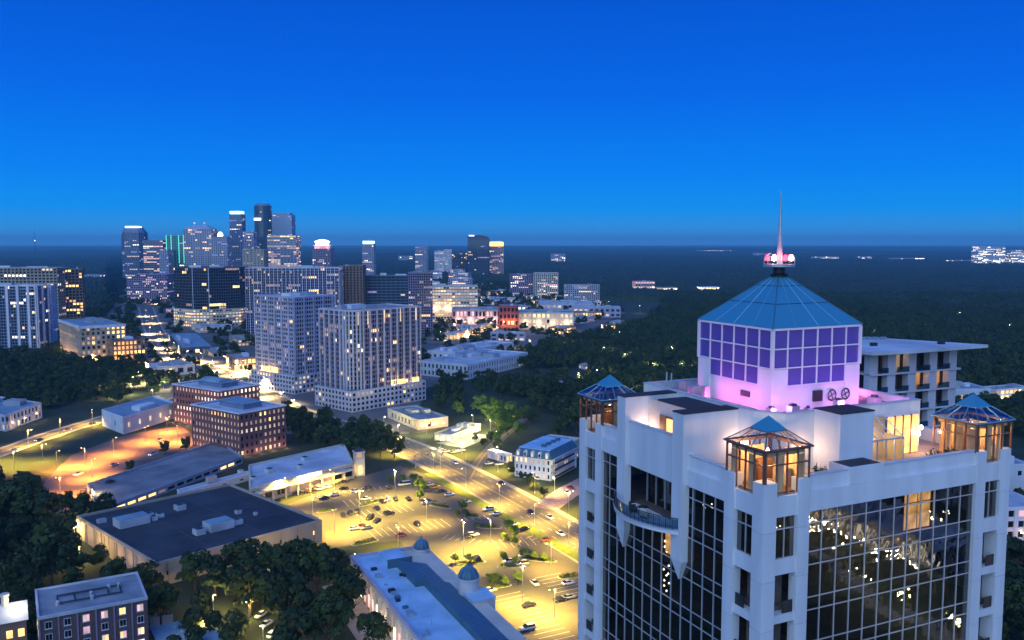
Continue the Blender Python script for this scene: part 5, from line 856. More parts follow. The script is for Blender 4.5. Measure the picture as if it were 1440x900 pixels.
for k, (a, r) in enumerate(((-2.75, 1.15), (-1.75, 1.05), (-.75, 1.1), (-.05, 1.2), (1.3, 1.1), (2.4, 1.1))):
    x, y = LX + r * math.cos(a), LY + r * math.sin(a)
    b = MB().lathe(x, y, ((.02, 108.15), (.2, 108.25), (.22, 108.5), (.12, 108.7), (.02, 108.75)), 8)
    b = b.build('beacon', 'beacon_red' if k % 2 else 'bulb_white', tower)
    MB().lathe(x, y, ((.26, 107.9), (.26, 108.14)), 8).build('beacon_base', 'dark_metal', b)
    lamp(tower, (x * 1.02 - LX * .02, y * 1.02 - LY * .02, 108.9), 25, (1, .05, .1), .1)
# plant on the deck
def deck_unit(x, y, w, d_, h, fan=False):
    u = MB().box(x - w / 2, x + w / 2, y - d_ / 2, y + d_ / 2, 94.64, 94.64 + h).build('rooftop_unit', 'galvanised', tower)
    if fan: MB().lathe(x, y, ((w * .38, 94.645 + h), (w * .38, 94.8 + h), (w * .3, 94.81 + h)), 12).build('fan', 'dark_metal', u)
for a in ((9.6, 7.4, .9, .7, .9), (10.9, 6.9, .5, .5, .7), (8.2, 8.6, .7, .7, .6), (15.0, 7.4, .8, .6, 1.0), (20.6, 8.4, .9, .9, .7)): deck_unit(*a, fan=True)
for a in ((7.3, 18.6, 1.1, 1.0, 1.2), (7.0, 16.4, .6, .6, 1.5), (7.4, 21.0, 1.0, .8, 1.3)): deck_unit(*a)
for x in (15.9, 17.6):   # round fans on the wall of the lantern base
    c = MB()
    for k in range(16):
        a, b = 2 * math.pi * k / 16, 2 * math.pi * (k + 1) / 16
        c.tube((x + .5 * math.cos(a), 9.1, 95.75 + .5 * math.sin(a)), (x + .5 * math.cos(b), 9.1, 95.75 + .5 * math.sin(b)), .07, n=4)
    for k in range(4): c.tube((x, 9.12, 95.75), (x + .48 * math.cos(k * 1.57 + .4), 9.12, 95.75 + .48 * math.sin(k * 1.57 + .4)), .05, n=4)
    c.build('wall_fan', 'dark_metal', tower)
MB().box(13.7, 14.7, 9.05, 9.33, 95.3, 96.3).build('louvre', 'dark_metal', tower)
MB().box(8.70, 8.83, 12.2, 13.4, 95.6, 96.1).build('louvre', 'dark_metal', tower)
for (x, y) in ((7.2, 22.3), (7.1, 23.0)): MB().tube((x, y, 94.6), (x, y, 96.6), .08).build('vent_pipe', 'galvanised', tower)
# pink floodlights round the lantern
for i, (x, y, c, p) in enumerate(((6.9, 19.0, (1, .06, .50), 260), (6.6, 15.6, (1, .14, .70), 230), (6.5, 11.6, (1, .20, .80), 230), (8.2, 8.0, (.95, .24, .95), 150), (11.8, 6.7, (.85, .24, 1), 220), (15.6, 6.6, (.85, .24, 1), 220), (19.4, 6.7, (.95, .24, .9), 220), (21.8, 12.0, (1, .18, .6), 170))):
    f_ = MB().box(x - .18, x + .18, y - .18, y + .18, 94.64, 94.9).build('floodlight', 'dark_metal', tower)
    MB().box(x - .13, x + .13, y - .13, y + .13, 94.901, 94.95).build('lens', 'bulb_pink', f_)
    lamp(tower, (x, y, 95.25), p, c, .25)

# ================================================================ ground
surf('grass_ground', (0.040, 0.058, 0.024), 0.95, c2=(0.016, 0.024, 0.013), scale=0.05, detail=9)
surf('paving', (0.17, 0.155, 0.145), 0.9, c2=(0.10, 0.095, 0.09), scale=0.03, bump=0.2)
surf('asphalt', (0.105, 0.098, 0.090), 0.85, c2=(0.065, 0.062, 0.060), scale=0.06, bump=0.2, detail=6)
surf('asphalt_road', (0.13, 0.12, 0.11), 0.8, c2=(0.085, 0.080, 0.075), scale=0.08, bump=0.2, detail=6)
surf('kerb', (0.36, 0.34, 0.31), 0.85, 0.15, 0.5)
surf('sidewalk', (0.30, 0.28, 0.25), 0.9, 0.15, 0.3)
surf('paint', (0.72, 0.70, 0.66), 0.7, c2=(0.42, 0.40, 0.37), scale=0.9)
surf('paint_yellow', (0.62, 0.45, 0.10), 0.7, 0.2, 0.9)
surf('turf', (0.11, 0.16, 0.022), 0.95, c2=(0.05, 0.085, 0.012), scale=0.5, bump=0.4)
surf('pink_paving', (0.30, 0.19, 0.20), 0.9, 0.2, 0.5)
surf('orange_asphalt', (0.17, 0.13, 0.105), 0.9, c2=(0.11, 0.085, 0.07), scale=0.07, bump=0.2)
def sheet(name, poly, z, mat):
    return MB().add([(x, y, z) for x, y in poly], [tuple(range(len(poly)))]).build(name, mat, kind='structure')
def ccw(p):
    return p if sum(p[i - 1][0] * p[i][1] - p[i][0] * p[i - 1][1] for i in range(len(p))) > 0 else p[::-1]
sheet('ground', [(-26000, -2500), (26000, -2500), (26000, 26000), (-26000, 26000)], 0, 'grass_ground')
sheet('city_paving', ccw(CITY), .004, 'paving')
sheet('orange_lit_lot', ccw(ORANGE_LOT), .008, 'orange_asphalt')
sheet('parking_lot', ccw(LOT), .008, 'asphalt')
sheet('courtyard', [(-64, 505), (-54, 498), (-44, 512), (-54, 522)], .012, 'orange_asphalt')
def offset(pts, d):
    out = []
    for i, p in enumerate(pts):
        a = np.array(pts[max(0, i - 1)], float); b = np.array(pts[min(len(pts) - 1, i + 1)], float)
        t = (b - a) / np.linalg.norm(b - a); out.append((p[0] - t[1] * d, p[1] + t[0] * d))
    return out
def smooth(pts, k=3):
    for _ in range(k):
        q = [pts[0]]
        for a, b in zip(pts, pts[1:]):
            q += [(a[0] * .75 + b[0] * .25, a[1] * .75 + b[1] * .25), (a[0] * .25 + b[0] * .75, a[1] * .25 + b[1] * .75)]
        pts = q + [pts[-1]]
    return pts
def ribbon(name, pts, d0, d1, z, mat, parent=None, z0=None):
    a, b = offset(pts, d0), offset(pts, d1); m = MB(); n = len(pts)
    V = [(*p, z) for p in a] + [(*p, z) for p in b]
    m.add(V, [(i, n + i, n + i + 1, i + 1) for i in range(n - 1)])
    if z0 is not None:
        m.add([(*p, z0) for p in a] + [(*p, z) for p in a], [(i, i + 1, n + i + 1, n + i) for i in range(n - 1)])
        m.add([(*p, z0) for p in b] + [(*p, z) for p in b], [(i, n + i, n + i + 1, i + 1) for i in range(n - 1)])
    return m.build(name, mat, parent, kind=None if parent else 'structure')
def road(name, pts, w, lanes, z=.014, walk=True, dash=True):
    pts = smooth(pts)
    r = ribbon(name, pts, w / 2, -w / 2, z, 'asphalt_road')
    if walk:
        for s in (1, -1):
            ribbon('kerb', pts, s * w / 2, s * (w / 2 + .3), .13, 'kerb', r, 0)
            ribbon('sidewalk', pts, s * (w / 2 + .3), s * (w / 2 + 2.6), .125, 'sidewalk', r, 0)
    # painted lines
    L = [0.0]
    for a, b in zip(pts, pts[1:]): L.append(L[-1] + math.dist(a, b))
    def at_len(s):
        i = min(len(L) - 2, max(0, int(np.searchsorted(L, s)) - 1)); f = (s - L[i]) / max(1e-6, L[i + 1] - L[i])
        a, b = np.array(pts[i]), np.array(pts[i + 1]); t = (b - a) / np.linalg.norm(b - a); return a + (b - a) * f, t
    ribbon('centre_line', pts, .30, .16, z + .005, 'paint_yellow', r); ribbon('centre_line', pts, -.16, -.30, z + .005, 'paint_yellow', r)
    if dash:
        m = MB()
        for k in range(1, lanes):
            off = -w / 2 + k * w / lanes
            if abs(off) < 1: continue
            s = 3.0
            while s < L[-1] - 4:
                p, t = at_len(s); n = np.array((-t[1], t[0])); q = p + n * off; e = q + t * 3
                m.add([(*(q - n * .09), z + .005), (*(e - n * .09), z + .005), (*(e + n * .09), z + .005), (*(q + n * .09), z + .005)], [(0, 1, 2, 3)])
                s += 9
        m.build('lane_dashes', 'paint', r, kind='stuff')
    return r
road('avenue', AVENUE, 19, 6)
road('west_road', WEST_ROAD, 10, 2, z=.018)
road('mall_street', MALL_STREET, 6, 2, z=.020, walk=False)
sheet('restaurant_patio', [(-42, 474), (-26, 462), (-10, 492), (-24, 500), (-31, 484)], .010, 'sidewalk')
road('far_street', FAR_STREET, 9, 2, z=.018)
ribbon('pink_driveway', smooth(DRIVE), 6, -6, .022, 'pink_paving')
# street frame: U runs across the avenue, V along it
U = np.array((math.cos(TRZ), math.sin(TRZ))); V = np.array((-U[1], U[0]))
def uv(p, a, b): return (p[0] + U[0] * a + V[0] * b, p[1] + U[1] * a + V[1] * b)
# planted verge between lot and avenue
ve = smooth([(-41.5, 410), (-10, 354), (22, 300), (52, 240)])
v_ = ribbon('grass_verge', ve, 3.6, -1.2, .15, 'turf', None, 0)
# stall lines
def stalls(p, n, step, length, double, rot=0.0, skip=()):
    m = MB(); c, s = math.cos(rot), math.sin(rot)
    a = (U[0] * c + V[0] * s, U[1] * c + V[1] * s); b = (-a[1], a[0])
    for k in range(n):
        if k in skip: continue
        q = (p[0] + a[0] * k * step, p[1] + a[1] * k * step)
        for sg in ((1, -1) if double else (1,)):
            x0, y0 = q[0] + b[0] * .1 * sg, q[1] + b[1] * .1 * sg; x1, y1 = q[0] + b[0] * length * sg, q[1] + b[1] * length * sg
            m.add([(x0 - a[0] * .09, y0 - a[1] * .09, .015), (x0 + a[0] * .09, y0 + a[1] * .09, .015), (x1 + a[0] * .09, y1 + a[1] * .09, .015), (x1 - a[0] * .09, y1 - a[1] * .09, .015)], [(0, 1, 2, 3)])
    m.build('stall_lines', 'paint', kind='structure')
stalls((-53, 323), 12, 2.75, 5.2, True, R(2)); stalls((-62, 346), 9, 2.75, 5.2, True, R(4)); stalls((-20, 338), 8, 2.75, 5.0, False, R(-3))
stalls((-26, 318), 7, 2.8, 5.0, False, R(-50)); stalls((-6, 312), 6, 2.8, 5.0, True, R(-8)); stalls((5, 318), 8, 2.8, 5.0, False, R(-64))
stalls((-6, 262), 10, 2.75, 5.2, False, R(88)); stalls((-2, 266), 9, 2.75, 5.2, True, R(-86)); stalls((12, 282), 7, 2.75, 5.0, True, R(-88)); stalls((8, 245), 6, 2.75, 5, True, R(-88))
stalls((-86, 372), 14, 2.75, 5.0, False, R(-2)); stalls((-70, 362), 8, 2.75, 5, True, R(0))
# planted islands
def island(c, a, b, rot, label):
    t = MB(); n = 18
    P = [(a * (abs(math.cos(q)) ** .7) * (1 if math.cos(q) > 0 else -1), b * (abs(math.sin(q)) ** .7) * (1 if math.sin(q) > 0 else -1)) for q in [2 * math.pi * k / n for k in range(n)]]
    rt = thing('planted_island', label, 'island', (*c, 0), TRZ + rot, 'grass islands in the floodlit lot')
    MB().prism(P, 0, .14).build('kerb', 'kerb', rt)
    MB().prism([(x * .9, y * .86) for x, y in P], .141, .20).build('grass', 'turf', rt)
    m = MB()
    for _ in range(int(a * b * 26)):
        q, r = rnd.uniform(0, 6.3), math.sqrt(rnd.random()) * .8
        p = np.array((a * r * math.cos(q), b * r * math.sin(q), .2 + rnd.uniform(.05, .75)))
        d1 = np.array([rnd.gauss(0, .22) for _ in range(3)]); d2 = np.array([rnd.gauss(0, .22) for _ in range(3)])
        m.add([p, p + d1, p + d1 + d2, p + d2], [(0, 1, 2, 3)])
    m.build('shrubs', 'island_leaf', rt, kind='stuff')
surf('island_leaf', (0.085, 0.115, 0.020), 0.8, c2=(0.04, 0.062, 0.012), scale=1.5)
ISL = 'kerbed grass island with low shrubs in the floodlit lot'
for c, a, b, rt in (((-54, 313.9), 5.5, 1.7, .15), ((-8.8, 331), 5, 1.6, -.6), ((-30, 358), 5.5, 1.5, -1.0), ((-14.7, 293), 6, 1.3, -.2), ((9.9, 296), 6, 1.5, -.7), ((0, 290), 5.2, 1.2, -.3), ((-5.7, 272), 6, 1.4, -.1), ((18.8, 281), 4, 1.6, -.2), ((-16, 345), 3.5, 1.6, -.8), ((0, 316), 3.5, 2.0, -.9), ((-76, 352), 4.5, 1.5, .2), ((-60, 362), 6, 1.2, .4)):
    island(c, a, b, rt, ISL)

# ================================================================ buildings
for n, c, r_ in (('w_white', (.62, .62, .66), .8), ('w_pale', (.52, .50, .55), .8), ('w_lav', (.40, .38, .47), .8), ('w_cream', (.58, .52, .42), .8), ('w_brick', (.26, .105, .085), .9),
              ('w_brickd', (.17, .085, .085), .9), ('w_brown', (.24, .15, .11), .9), ('w_dark', (.10, .10, .13), .7), ('w_purple', (.24, .19, .27), .8), ('w_pink', (.52, .36, .36), .8),
              ('w_tan', (.40, .32, .25), .85), ('w_grey', (.33, .34, .38), .8), ('w_blue', (.16, .20, .30), .6), ('w_green', (.10, .30, .27), .6), ('w_red', (.30, .07, .06), .9), ('w_tealdark', (.10, .14, .18), .7)):
    surf(n, c, r_, .12, .12, streak=True)
surf('r_white', (.62, .64, .66), .7, c2=(.36, .38, .41), scale=.10, detail=9)
surf('r_grey', (.34, .36, .38), .8, c2=(.17, .185, .20), scale=.12, detail=9)
surf('r_dark', (.060, .062, .070), .85, c2=(.028, .029, .035), scale=.09, bump=.3, detail=8)
surf('r_seam', (.085, .087, .095), .8, .2, .3)
surf('r_teal', (.25, .36, .42), .7, c2=(.17, .25, .30), scale=.12)
surf('deck_top', (.25, .26, .28), .9, c2=(.13, .135, .15), scale=.08, detail=9)
gloss('win_dark', (.012, .014, .020), .08, 1.6); gloss('win_blue', (.020, .035, .060), .06, 1.7)
gloss('win_mirror', (.42, .50, .62), .35, 1.5)  # reflected sky put into a pale base colour
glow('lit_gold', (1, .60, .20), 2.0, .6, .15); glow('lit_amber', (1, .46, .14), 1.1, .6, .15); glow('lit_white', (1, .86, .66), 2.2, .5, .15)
glow('lit_dim', (1, .62, .42), .35, .6, .2); glow('lit_pink', (1, .50, .52), 1.0, .5, .15); glow('lit_cyan', (.55, .95, 1.0), 3.0); glow('lit_green', (.12, 1.0, .62), 1.1)
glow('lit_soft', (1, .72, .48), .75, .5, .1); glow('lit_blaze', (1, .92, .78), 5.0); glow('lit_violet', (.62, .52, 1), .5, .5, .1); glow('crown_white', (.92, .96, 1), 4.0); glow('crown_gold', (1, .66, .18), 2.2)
PAL = {'warm': ('lit_gold', 'lit_dim', 'lit_white'), 'amber': ('lit_amber', 'lit_gold', 'lit_dim'), 'pinkw': ('lit_pink', 'lit_soft', 'lit_white'), 'cool': ('lit_violet', 'lit_soft', 'lit_white'),
       'soft': ('lit_soft', 'lit_dim', 'lit_gold'), 'blaze': ('lit_blaze', 'lit_white', 'lit_gold'), 'violet': ('lit_violet', 'lit_dim', 'lit_soft')}
# wall, roof, storey, bay, window width, window height, share lit, palette, proud pier, glass, roof units
ST = {
 'rib_res': ('w_pale', 'r_grey', 3.1, 1.9, .80, .68, .15, 'warm', .15, 'win_dark', 3, ('w_purple', 3, 1.0, .75)), 'rib_res2': ('w_lav', 'r_white', 3.1, 2.1, .74, .62, .16, 'soft', .12, 'win_dark', 4, ('w_lav', 4, 1.3, .6)), 'rib_res3': ('w_pale', 'r_grey', 3.1, 2.4, .74, .70, .12, 'soft', .15, 'win_dark', 3, ('w_purple', 2, 1.0, .7)),
 'brownslab': ('w_brown', 'r_grey', 3.2, 4, .5, .6, .12, 'soft', .2, 'win_dark', 1), 'darkband': ('w_tealdark', 'r_grey', 3.8, 6, .9, .55, .12, 'cool', .0, 'win_blue', 2), 'dusky': ('w_purple', 'r_grey', 3.1, 2.6, .6, .7, .10, 'soft', .3, 'win_dark', 1),
 'whitecondo': ('w_white', 'r_grey', 3.1, 2.6, .78, .70, .14, 'warm', .05, 'win_dark', 3, ('w_blue', 4, 2.4, 1.2)), 'whitewing': ('w_white', 'r_grey', 3.1, 3.6, .40, .45, .06, 'warm', .02, 'win_dark', 1), 'gridoffice': ('w_tan', 'r_grey', 3.6, 4.5, .70, .60, .25, 'pinkw', .3, 'win_dark', 3), 'gridend': ('w_brown', 'r_grey', 3.6, 4, .7, .62, .25, 'amber', .1, 'win_dark', 1),
 'brickmix': ('w_tan', 'r_teal', 4, 4.2, .55, .62, .45, 'amber', .15, 'win_dark', 4), 'brownlit': ('w_brown', 'r_dark', 4, 3.6, .6, .65, .6, 'amber', .15, 'win_dark', 2), 'purpleoffice': ('w_purple', 'r_grey', 3.6, 3.2, .6, .55, .28, 'pinkw', .05, 'win_dark', 2),
 'darkglass': ('w_dark', 'r_dark', 3.8, 3.0, .86, .80, .07, 'warm', .06, 'win_dark', 3), 'lowroof_teal': ('w_dark', 'r_teal', 6, 6, .6, .5, .3, 'warm', .1, 'win_dark', 3), 'lowshop': ('w_tan', 'r_grey', 4.5, 4, .7, .6, .7, 'soft', .1, 'win_dark', 2),
 'lowlit': ('w_brown', 'r_grey', 4.6, 4, .75, .7, .85, 'warm', .1, 'win_dark', 2), 'brickoffice': ('w_brickd', 'r_white', 3.7, 2.9, .46, .52, .70, 'soft', .06, 'win_dark', 0), 'brickoffice2': ('w_brick', 'r_white', 3.8, 2.9, .46, .52, .72, 'pinkw', .06, 'win_dark', 0),
 'lowwhite': ('w_white', 'r_teal', 9, 9, .2, .3, .3, 'soft', .05, 'win_dark', 2), 'lowwhite2': ('w_white', 'r_white', 3, 9, .2, .3, .3, 'soft', .05, 'win_dark', 1), 'arcade': ('w_pale', 'r_teal', 4.5, 4.2, .6, .6, .45, 'soft', .2, 'win_dark', 3),
 'deck': ('w_grey', 'deck_top', 3.1, 6, .8, .4, .2, 'amber', .1, 'win_dark', 0), 'bigbox': ('w_tan', 'r_dark', 7, 7, .12, .2, .2, 'amber', .3, 'win_dark', 0), 'market': ('w_cream', 'r_white', 7, 6.4, .72, .60, .95, 'warm', .35, 'win_dark', 0),
 'lowcream': ('w_cream', 'r_grey', 5, 5, .4, .5, .5, 'amber', .1, 'win_dark', 3), 'lowcream2': ('w_cream', 'r_grey', 3.5, 3.5, .6, .6, .8, 'warm', .1, 'win_dark', 3), 'pavilion': ('w_white', 'r_white', 3.4, 2.2, .6, .7, .5, 'soft', .2, 'win_dark', 0),
 'whiteblue': ('w_white', 'r_white', 5.5, 4.0, .5, .55, .10, 'soft', .2, 'win_blue', 12), 'whiteroofs': ('w_white', 'r_white', 7, 6, .4, .4, .4, 'soft', .2, 'win_blue', 16), 'orangeshop': ('w_cream', 'r_white', 6.5, 5, .7, .6, .9, 'amber', .2, 'win_dark', 5),
 'creamlit': ('w_cream', 'r_white', 4, 4, .75, .5, .75, 'soft', .1, 'win_dark', 3), 'pinkmall': ('w_pink', 'r_teal', 9, 5, .55, .6, .45, 'pinkw', .5, 'win_dark', 3), 'redhall': ('w_red', 'r_grey', 8, 5, .6, .55, .35, 'amber', .2, 'win_dark', 1), 'creammall': ('w_cream', 'r_teal', 7, 6, .55, .6, .7, 'soft', .4, 'win_dark', 4),
 'lowmall': ('w_pale', 'r_white', 6, 8, .6, .5, .6, 'soft', .2, 'win_dark', 10), 'lowmall2': ('w_lav', 'r_white', 6, 8, .6, .5, .4, 'cool', .2, 'win_blue', 6), 'aptpurple': ('w_purple', 'r_grey', 3.1, 4, .6, .6, .3, 'pinkw', .1, 'win_dark', 2), 'aptcream': ('w_cream', 'r_grey', 3.1, 4, .6, .6, .3, 'pinkw', .3, 'win_dark', 2), 'slabdots': ('w_grey', 'r_grey', 3.1, 3.6, .5, .5, .25, 'soft', .05, 'win_dark', 2),
 'litlow': ('w_pink', 'r_dark', 5, 6, .7, .6, .9, 'pinkw', .1, 'win_dark', 2), 'litlow2': ('w_cream', 'r_grey', 5, 6, .8, .7, .95, 'blaze', .1, 'win_dark', 1), 'litlow3': ('w_white', 'r_white', 5, 6, .8, .7, .95, 'blaze', .1, 'win_dark', 1), 'hosp': ('w_white', 'r_white', 4.5, 7, .62, .5, .45, 'blaze', .1, 'win_dark', 1), 'farlit': ('w_lav', 'r_grey', 5, 9, .6, .5, .32, 'blaze', .1, 'win_dark', 0),
 'clinic': ('w_white', 'r_teal', 4, 4, .7, .6, .85, 'warm', .1, 'win_dark', 3), 'clublit': ('w_white', 'r_white', 4, 4, .6, .6, .35, 'pinkw', .2, 'win_dark', 2),
 'sk_blue': ('w_blue', 'r_grey', 4, 6, .7, .65, .13, 'cool', .3, 'win_blue', 1), 'sk_band': ('w_purple', 'r_grey', 4.5, 9, .9, .6, .45, 'pinkw', .0, 'win_blue', 1), 'sk_green': ('w_green', 'r_grey', 4, 6, .8, .7, .06, 'cool', .1, 'win_blue', 0), 'sk_gable': ('w_lav', 'r_grey', 5, 6, .7, .55, .30, 'soft', .3, 'win_blue', 0),
 'sk_grey': ('w_lav', 'r_white', 4, 5, .6, .6, .18, 'cool', .3, 'win_blue', 1), 'sk_slim': ('w_blue', 'r_grey', 4, 5, .6, .6, .10, 'cool', .3, 'win_blue', 0), 'sk_navy': ('w_dark', 'r_dark', 4.2, 5, .85, .7, .06, 'cool', .0, 'win_blue', 0), 'sk_pale': ('w_lav', 'r_grey', 4, 5, .92, .85, .05, 'violet', .0, 'win_mirror', 0),
 'sk_lit': ('w_lav', 'r_white', 5, 8, .85, .55, .55, 'soft', .1, 'win_blue', 2), 'sk_tan': ('w_tan', 'r_white', 5, 8, .4, .4, .2, 'soft', .1, 'win_dark', 1), 'sk_rot': ('w_purple', 'r_grey', 4, 4, .5, .6, .25, 'pinkw', .3, 'win_dark', 0), 'sk_white': ('w_white', 'r_white', 3.4, 4.5, .5, .5, .25, 'soft', .2, 'win_dark', 1), 'sk_dark': ('w_dark', 'r_grey', 4, 5, .8, .6, .2, 'warm', .0, 'win_dark', 1), 'sk_gold': ('w_pink', 'r_grey', 4, 5, .5, .6, .30, 'pinkw', .3, 'win_dark', 0),
 'fill1': ('w_lav', 'r_white', 3.6, 4.5, .65, .55, .30, 'soft', .1, 'win_dark', 3), 'fill2': ('w_pale', 'r_white', 3.6, 4, .55, .5, .35, 'cool', .2, 'win_dark', 3), 'fill3': ('w_pink', 'r_grey', 3.6, 4, .55, .55, .45, 'pinkw', .1, 'win_dark', 2), 'fill4': ('w_purple', 'r_grey', 3.6, 4, .6, .6, .25, 'warm', .1, 'win_blue', 2), 'fill5': ('w_white', 'r_white', 5, 6, .6, .5, .35, 'soft', .2, 'win_dark', 4),
 'house': ('w_pale', 'r_grey', 3, 3, .4, .45, .5, 'warm', .05, 'win_dark', 0)}
def footprint(w, d, k):
    if k.get('facet'): return [(0, .38 * d), (.38 * w, 0), (.62 * w, 0), (w, .38 * d), (w, d), (0, d)]
    if k.get('round'):
        r = k['round']; n = 7
        return [(r - r * math.sin(a), r - r * math.cos(a)) for a in [R(90) * (1 - i / (n - 1)) for i in range(n)]] + [(w, 0), (w, d), (0, d)]
    if k.get('crown') == 'round':
        r = .5; n = 12
        return [(w / 2 + w * r * math.cos(a), d / 2 + d * r * math.sin(a)) for a in [-math.pi + .26 + 2 * math.pi * i / n for i in range(n)]]
    if k.get('crown') == 'cham':
        c = .18 * w; return [(0, c), (c, 0), (w - c, 0), (w, c), (w, d), (0, d)]
    sk = k.get('skew', 0)
    return [(0, 0), (w, 0), (w + sk, d), (sk, d)]
def faces_camera(root, p, q):
    c, s = math.cos(root.rotation_euler[2]), math.sin(root.rotation_euler[2])
    P = [(root.location[0] + x * c - y * s, root.location[1] + x * s + y * c) for x, y in (p, q)]
    t = (P[1][0] - P[0][0], P[1][1] - P[0][1]); o = (t[1], -t[0]); L = math.hypot(*o)
    mx, my = (P[0][0] + P[1][0]) / 2, (P[0][1] + P[1][1]) / 2; D = math.hypot(mx, my)
    return (o[0] * -mx + o[1] * -my) / max(L * D, 1e-6) > -.12
def facade(root, poly, z0, z1, S, rg, wall_name='wall', win_name='windows', taper=None):
    wall, roof, fh, bw, ww, wh, lit, pal, proud, gl, _ = S[:11]
    spm, every, rw, rp_ = S[11] if len(S) > 11 else (wall, 0, 0, 0)
    nf = max(1, round((z1 - z0) / fh)); fh = (z1 - z0) / nf
    W = MB(); G = MB(); T = inset(poly, .45)
    W.prism(T, z0, z1 - .35)
    n = len(poly)
    for i in range(n):
        p, q = poly[i], poly[(i + 1) % n]; L = math.dist(p, q)
        if L < .5: continue
        tx, ty = (q[0] - p[0]) / L, (q[1] - p[1]) / L; ox, oy = ty, -tx
        def P(s, m): return (p[0] + tx * s + ox * m, p[1] + ty * s + oy * m)
        def bx(s0, s1, m0, m1, a, b, mi=0):
            c = [P(s0, m1), P(s1, m1), P(s1, m0), P(s0, m0)]; W.add([(*e, a) for e in c] + [(*e, b) for e in c], BOXF, mi)
        if not faces_camera(root, p, q): bx(0, L, -.44, 0, z0, z1); continue
        nb = max(1, round(L / bw)); bay = L / nb; pw = bay * (1 - ww)
        for b in range(nb + 1):
            s0, s1 = max(0, b * bay - pw / 2), min(L, b * bay + pw / 2)
            if s1 - s0 > .02: bx(s0, s1, -.44, proud, z0, z1 - .01, 1)
            if every and (b % every == 0 or b == nb): bx(max(0, b * bay - rw / 2), min(L, b * bay + rw / 2), -.43, rp_, z0, z1 + .4)
        sp = fh * (1 - wh)
        for f in range(nf + 1):
            a, b_ = z0 + f * fh - sp * .5, z0 + f * fh + sp * .5
            bx(0, L, -.44, -.03 if proud > 0 else .03, max(z0, a), min(z1 - .02, b_), 1)
        for f in range(nf):
            a, b_ = z0 + f * fh + sp * .5, z0 + (f + 1) * fh - sp * .5
            run = rg.random() < lit * .6; lastm = 0
            for b in range(nb):
                if rg.random() < .55 and b: m = lastm
                else: m = rg.choice((1, 1, 2, 2, 2, 3)) if rg.random() < lit * (1.25 if run else .8) else 0
                lastm = m
                s0, s1 = b * bay + pw / 2, (b + 1) * bay - pw / 2
                c0, c1 = P(s0, -.36), P(s1, -.36); G.add([(*c0, a), (*c1, a), (*c1, b_), (*c0, b_)], [(0, 1, 2, 3)], m)
    o = W.build(wall_name, [wall, spm], root); g = G.build(win_name, [gl, *PAL[pal]], root, kind='stuff')
    return o
def flat_roof(root, poly, h, S, rg, par=.9, units=True):
    n = len(poly); ins = inset(poly, .5); out = inset(poly, -.08)
    MB().add([(x, y, h - .3) for x, y in ins], [tuple(range(n))]).build('roof', S[1], root)
    m = MB()
    for i in range(n):
        j = (i + 1) % n; m.prism([out[i], out[j], ins[j], ins[i]], h - .6, h + par - .3)
    m.build('parapet', S[0], root)
    xs = [p[0] for p in poly]; ys = [p[1] for p in poly]; w, d = max(xs) - min(xs), max(ys) - min(ys)
    for _ in range(S[10] if units else 0):
        uw, ud, uh = rg.uniform(.06, .22) * w + 1, rg.uniform(.08, .22) * d + 1, rg.uniform(1.2, 3.4)
        uw, ud = min(uw, w * .5), min(ud, d * .5)
        x, y = min(xs) + rg.uniform(.12, .85) * (w - uw), min(ys) + rg.uniform(.15, .85) * (d - ud)
        MB().box(x, x + uw, y, y + ud, h - .31, h - .3 + uh).build('rooftop_unit', rg.choice(('galvanised', 'w_grey', 'w_white')), root)
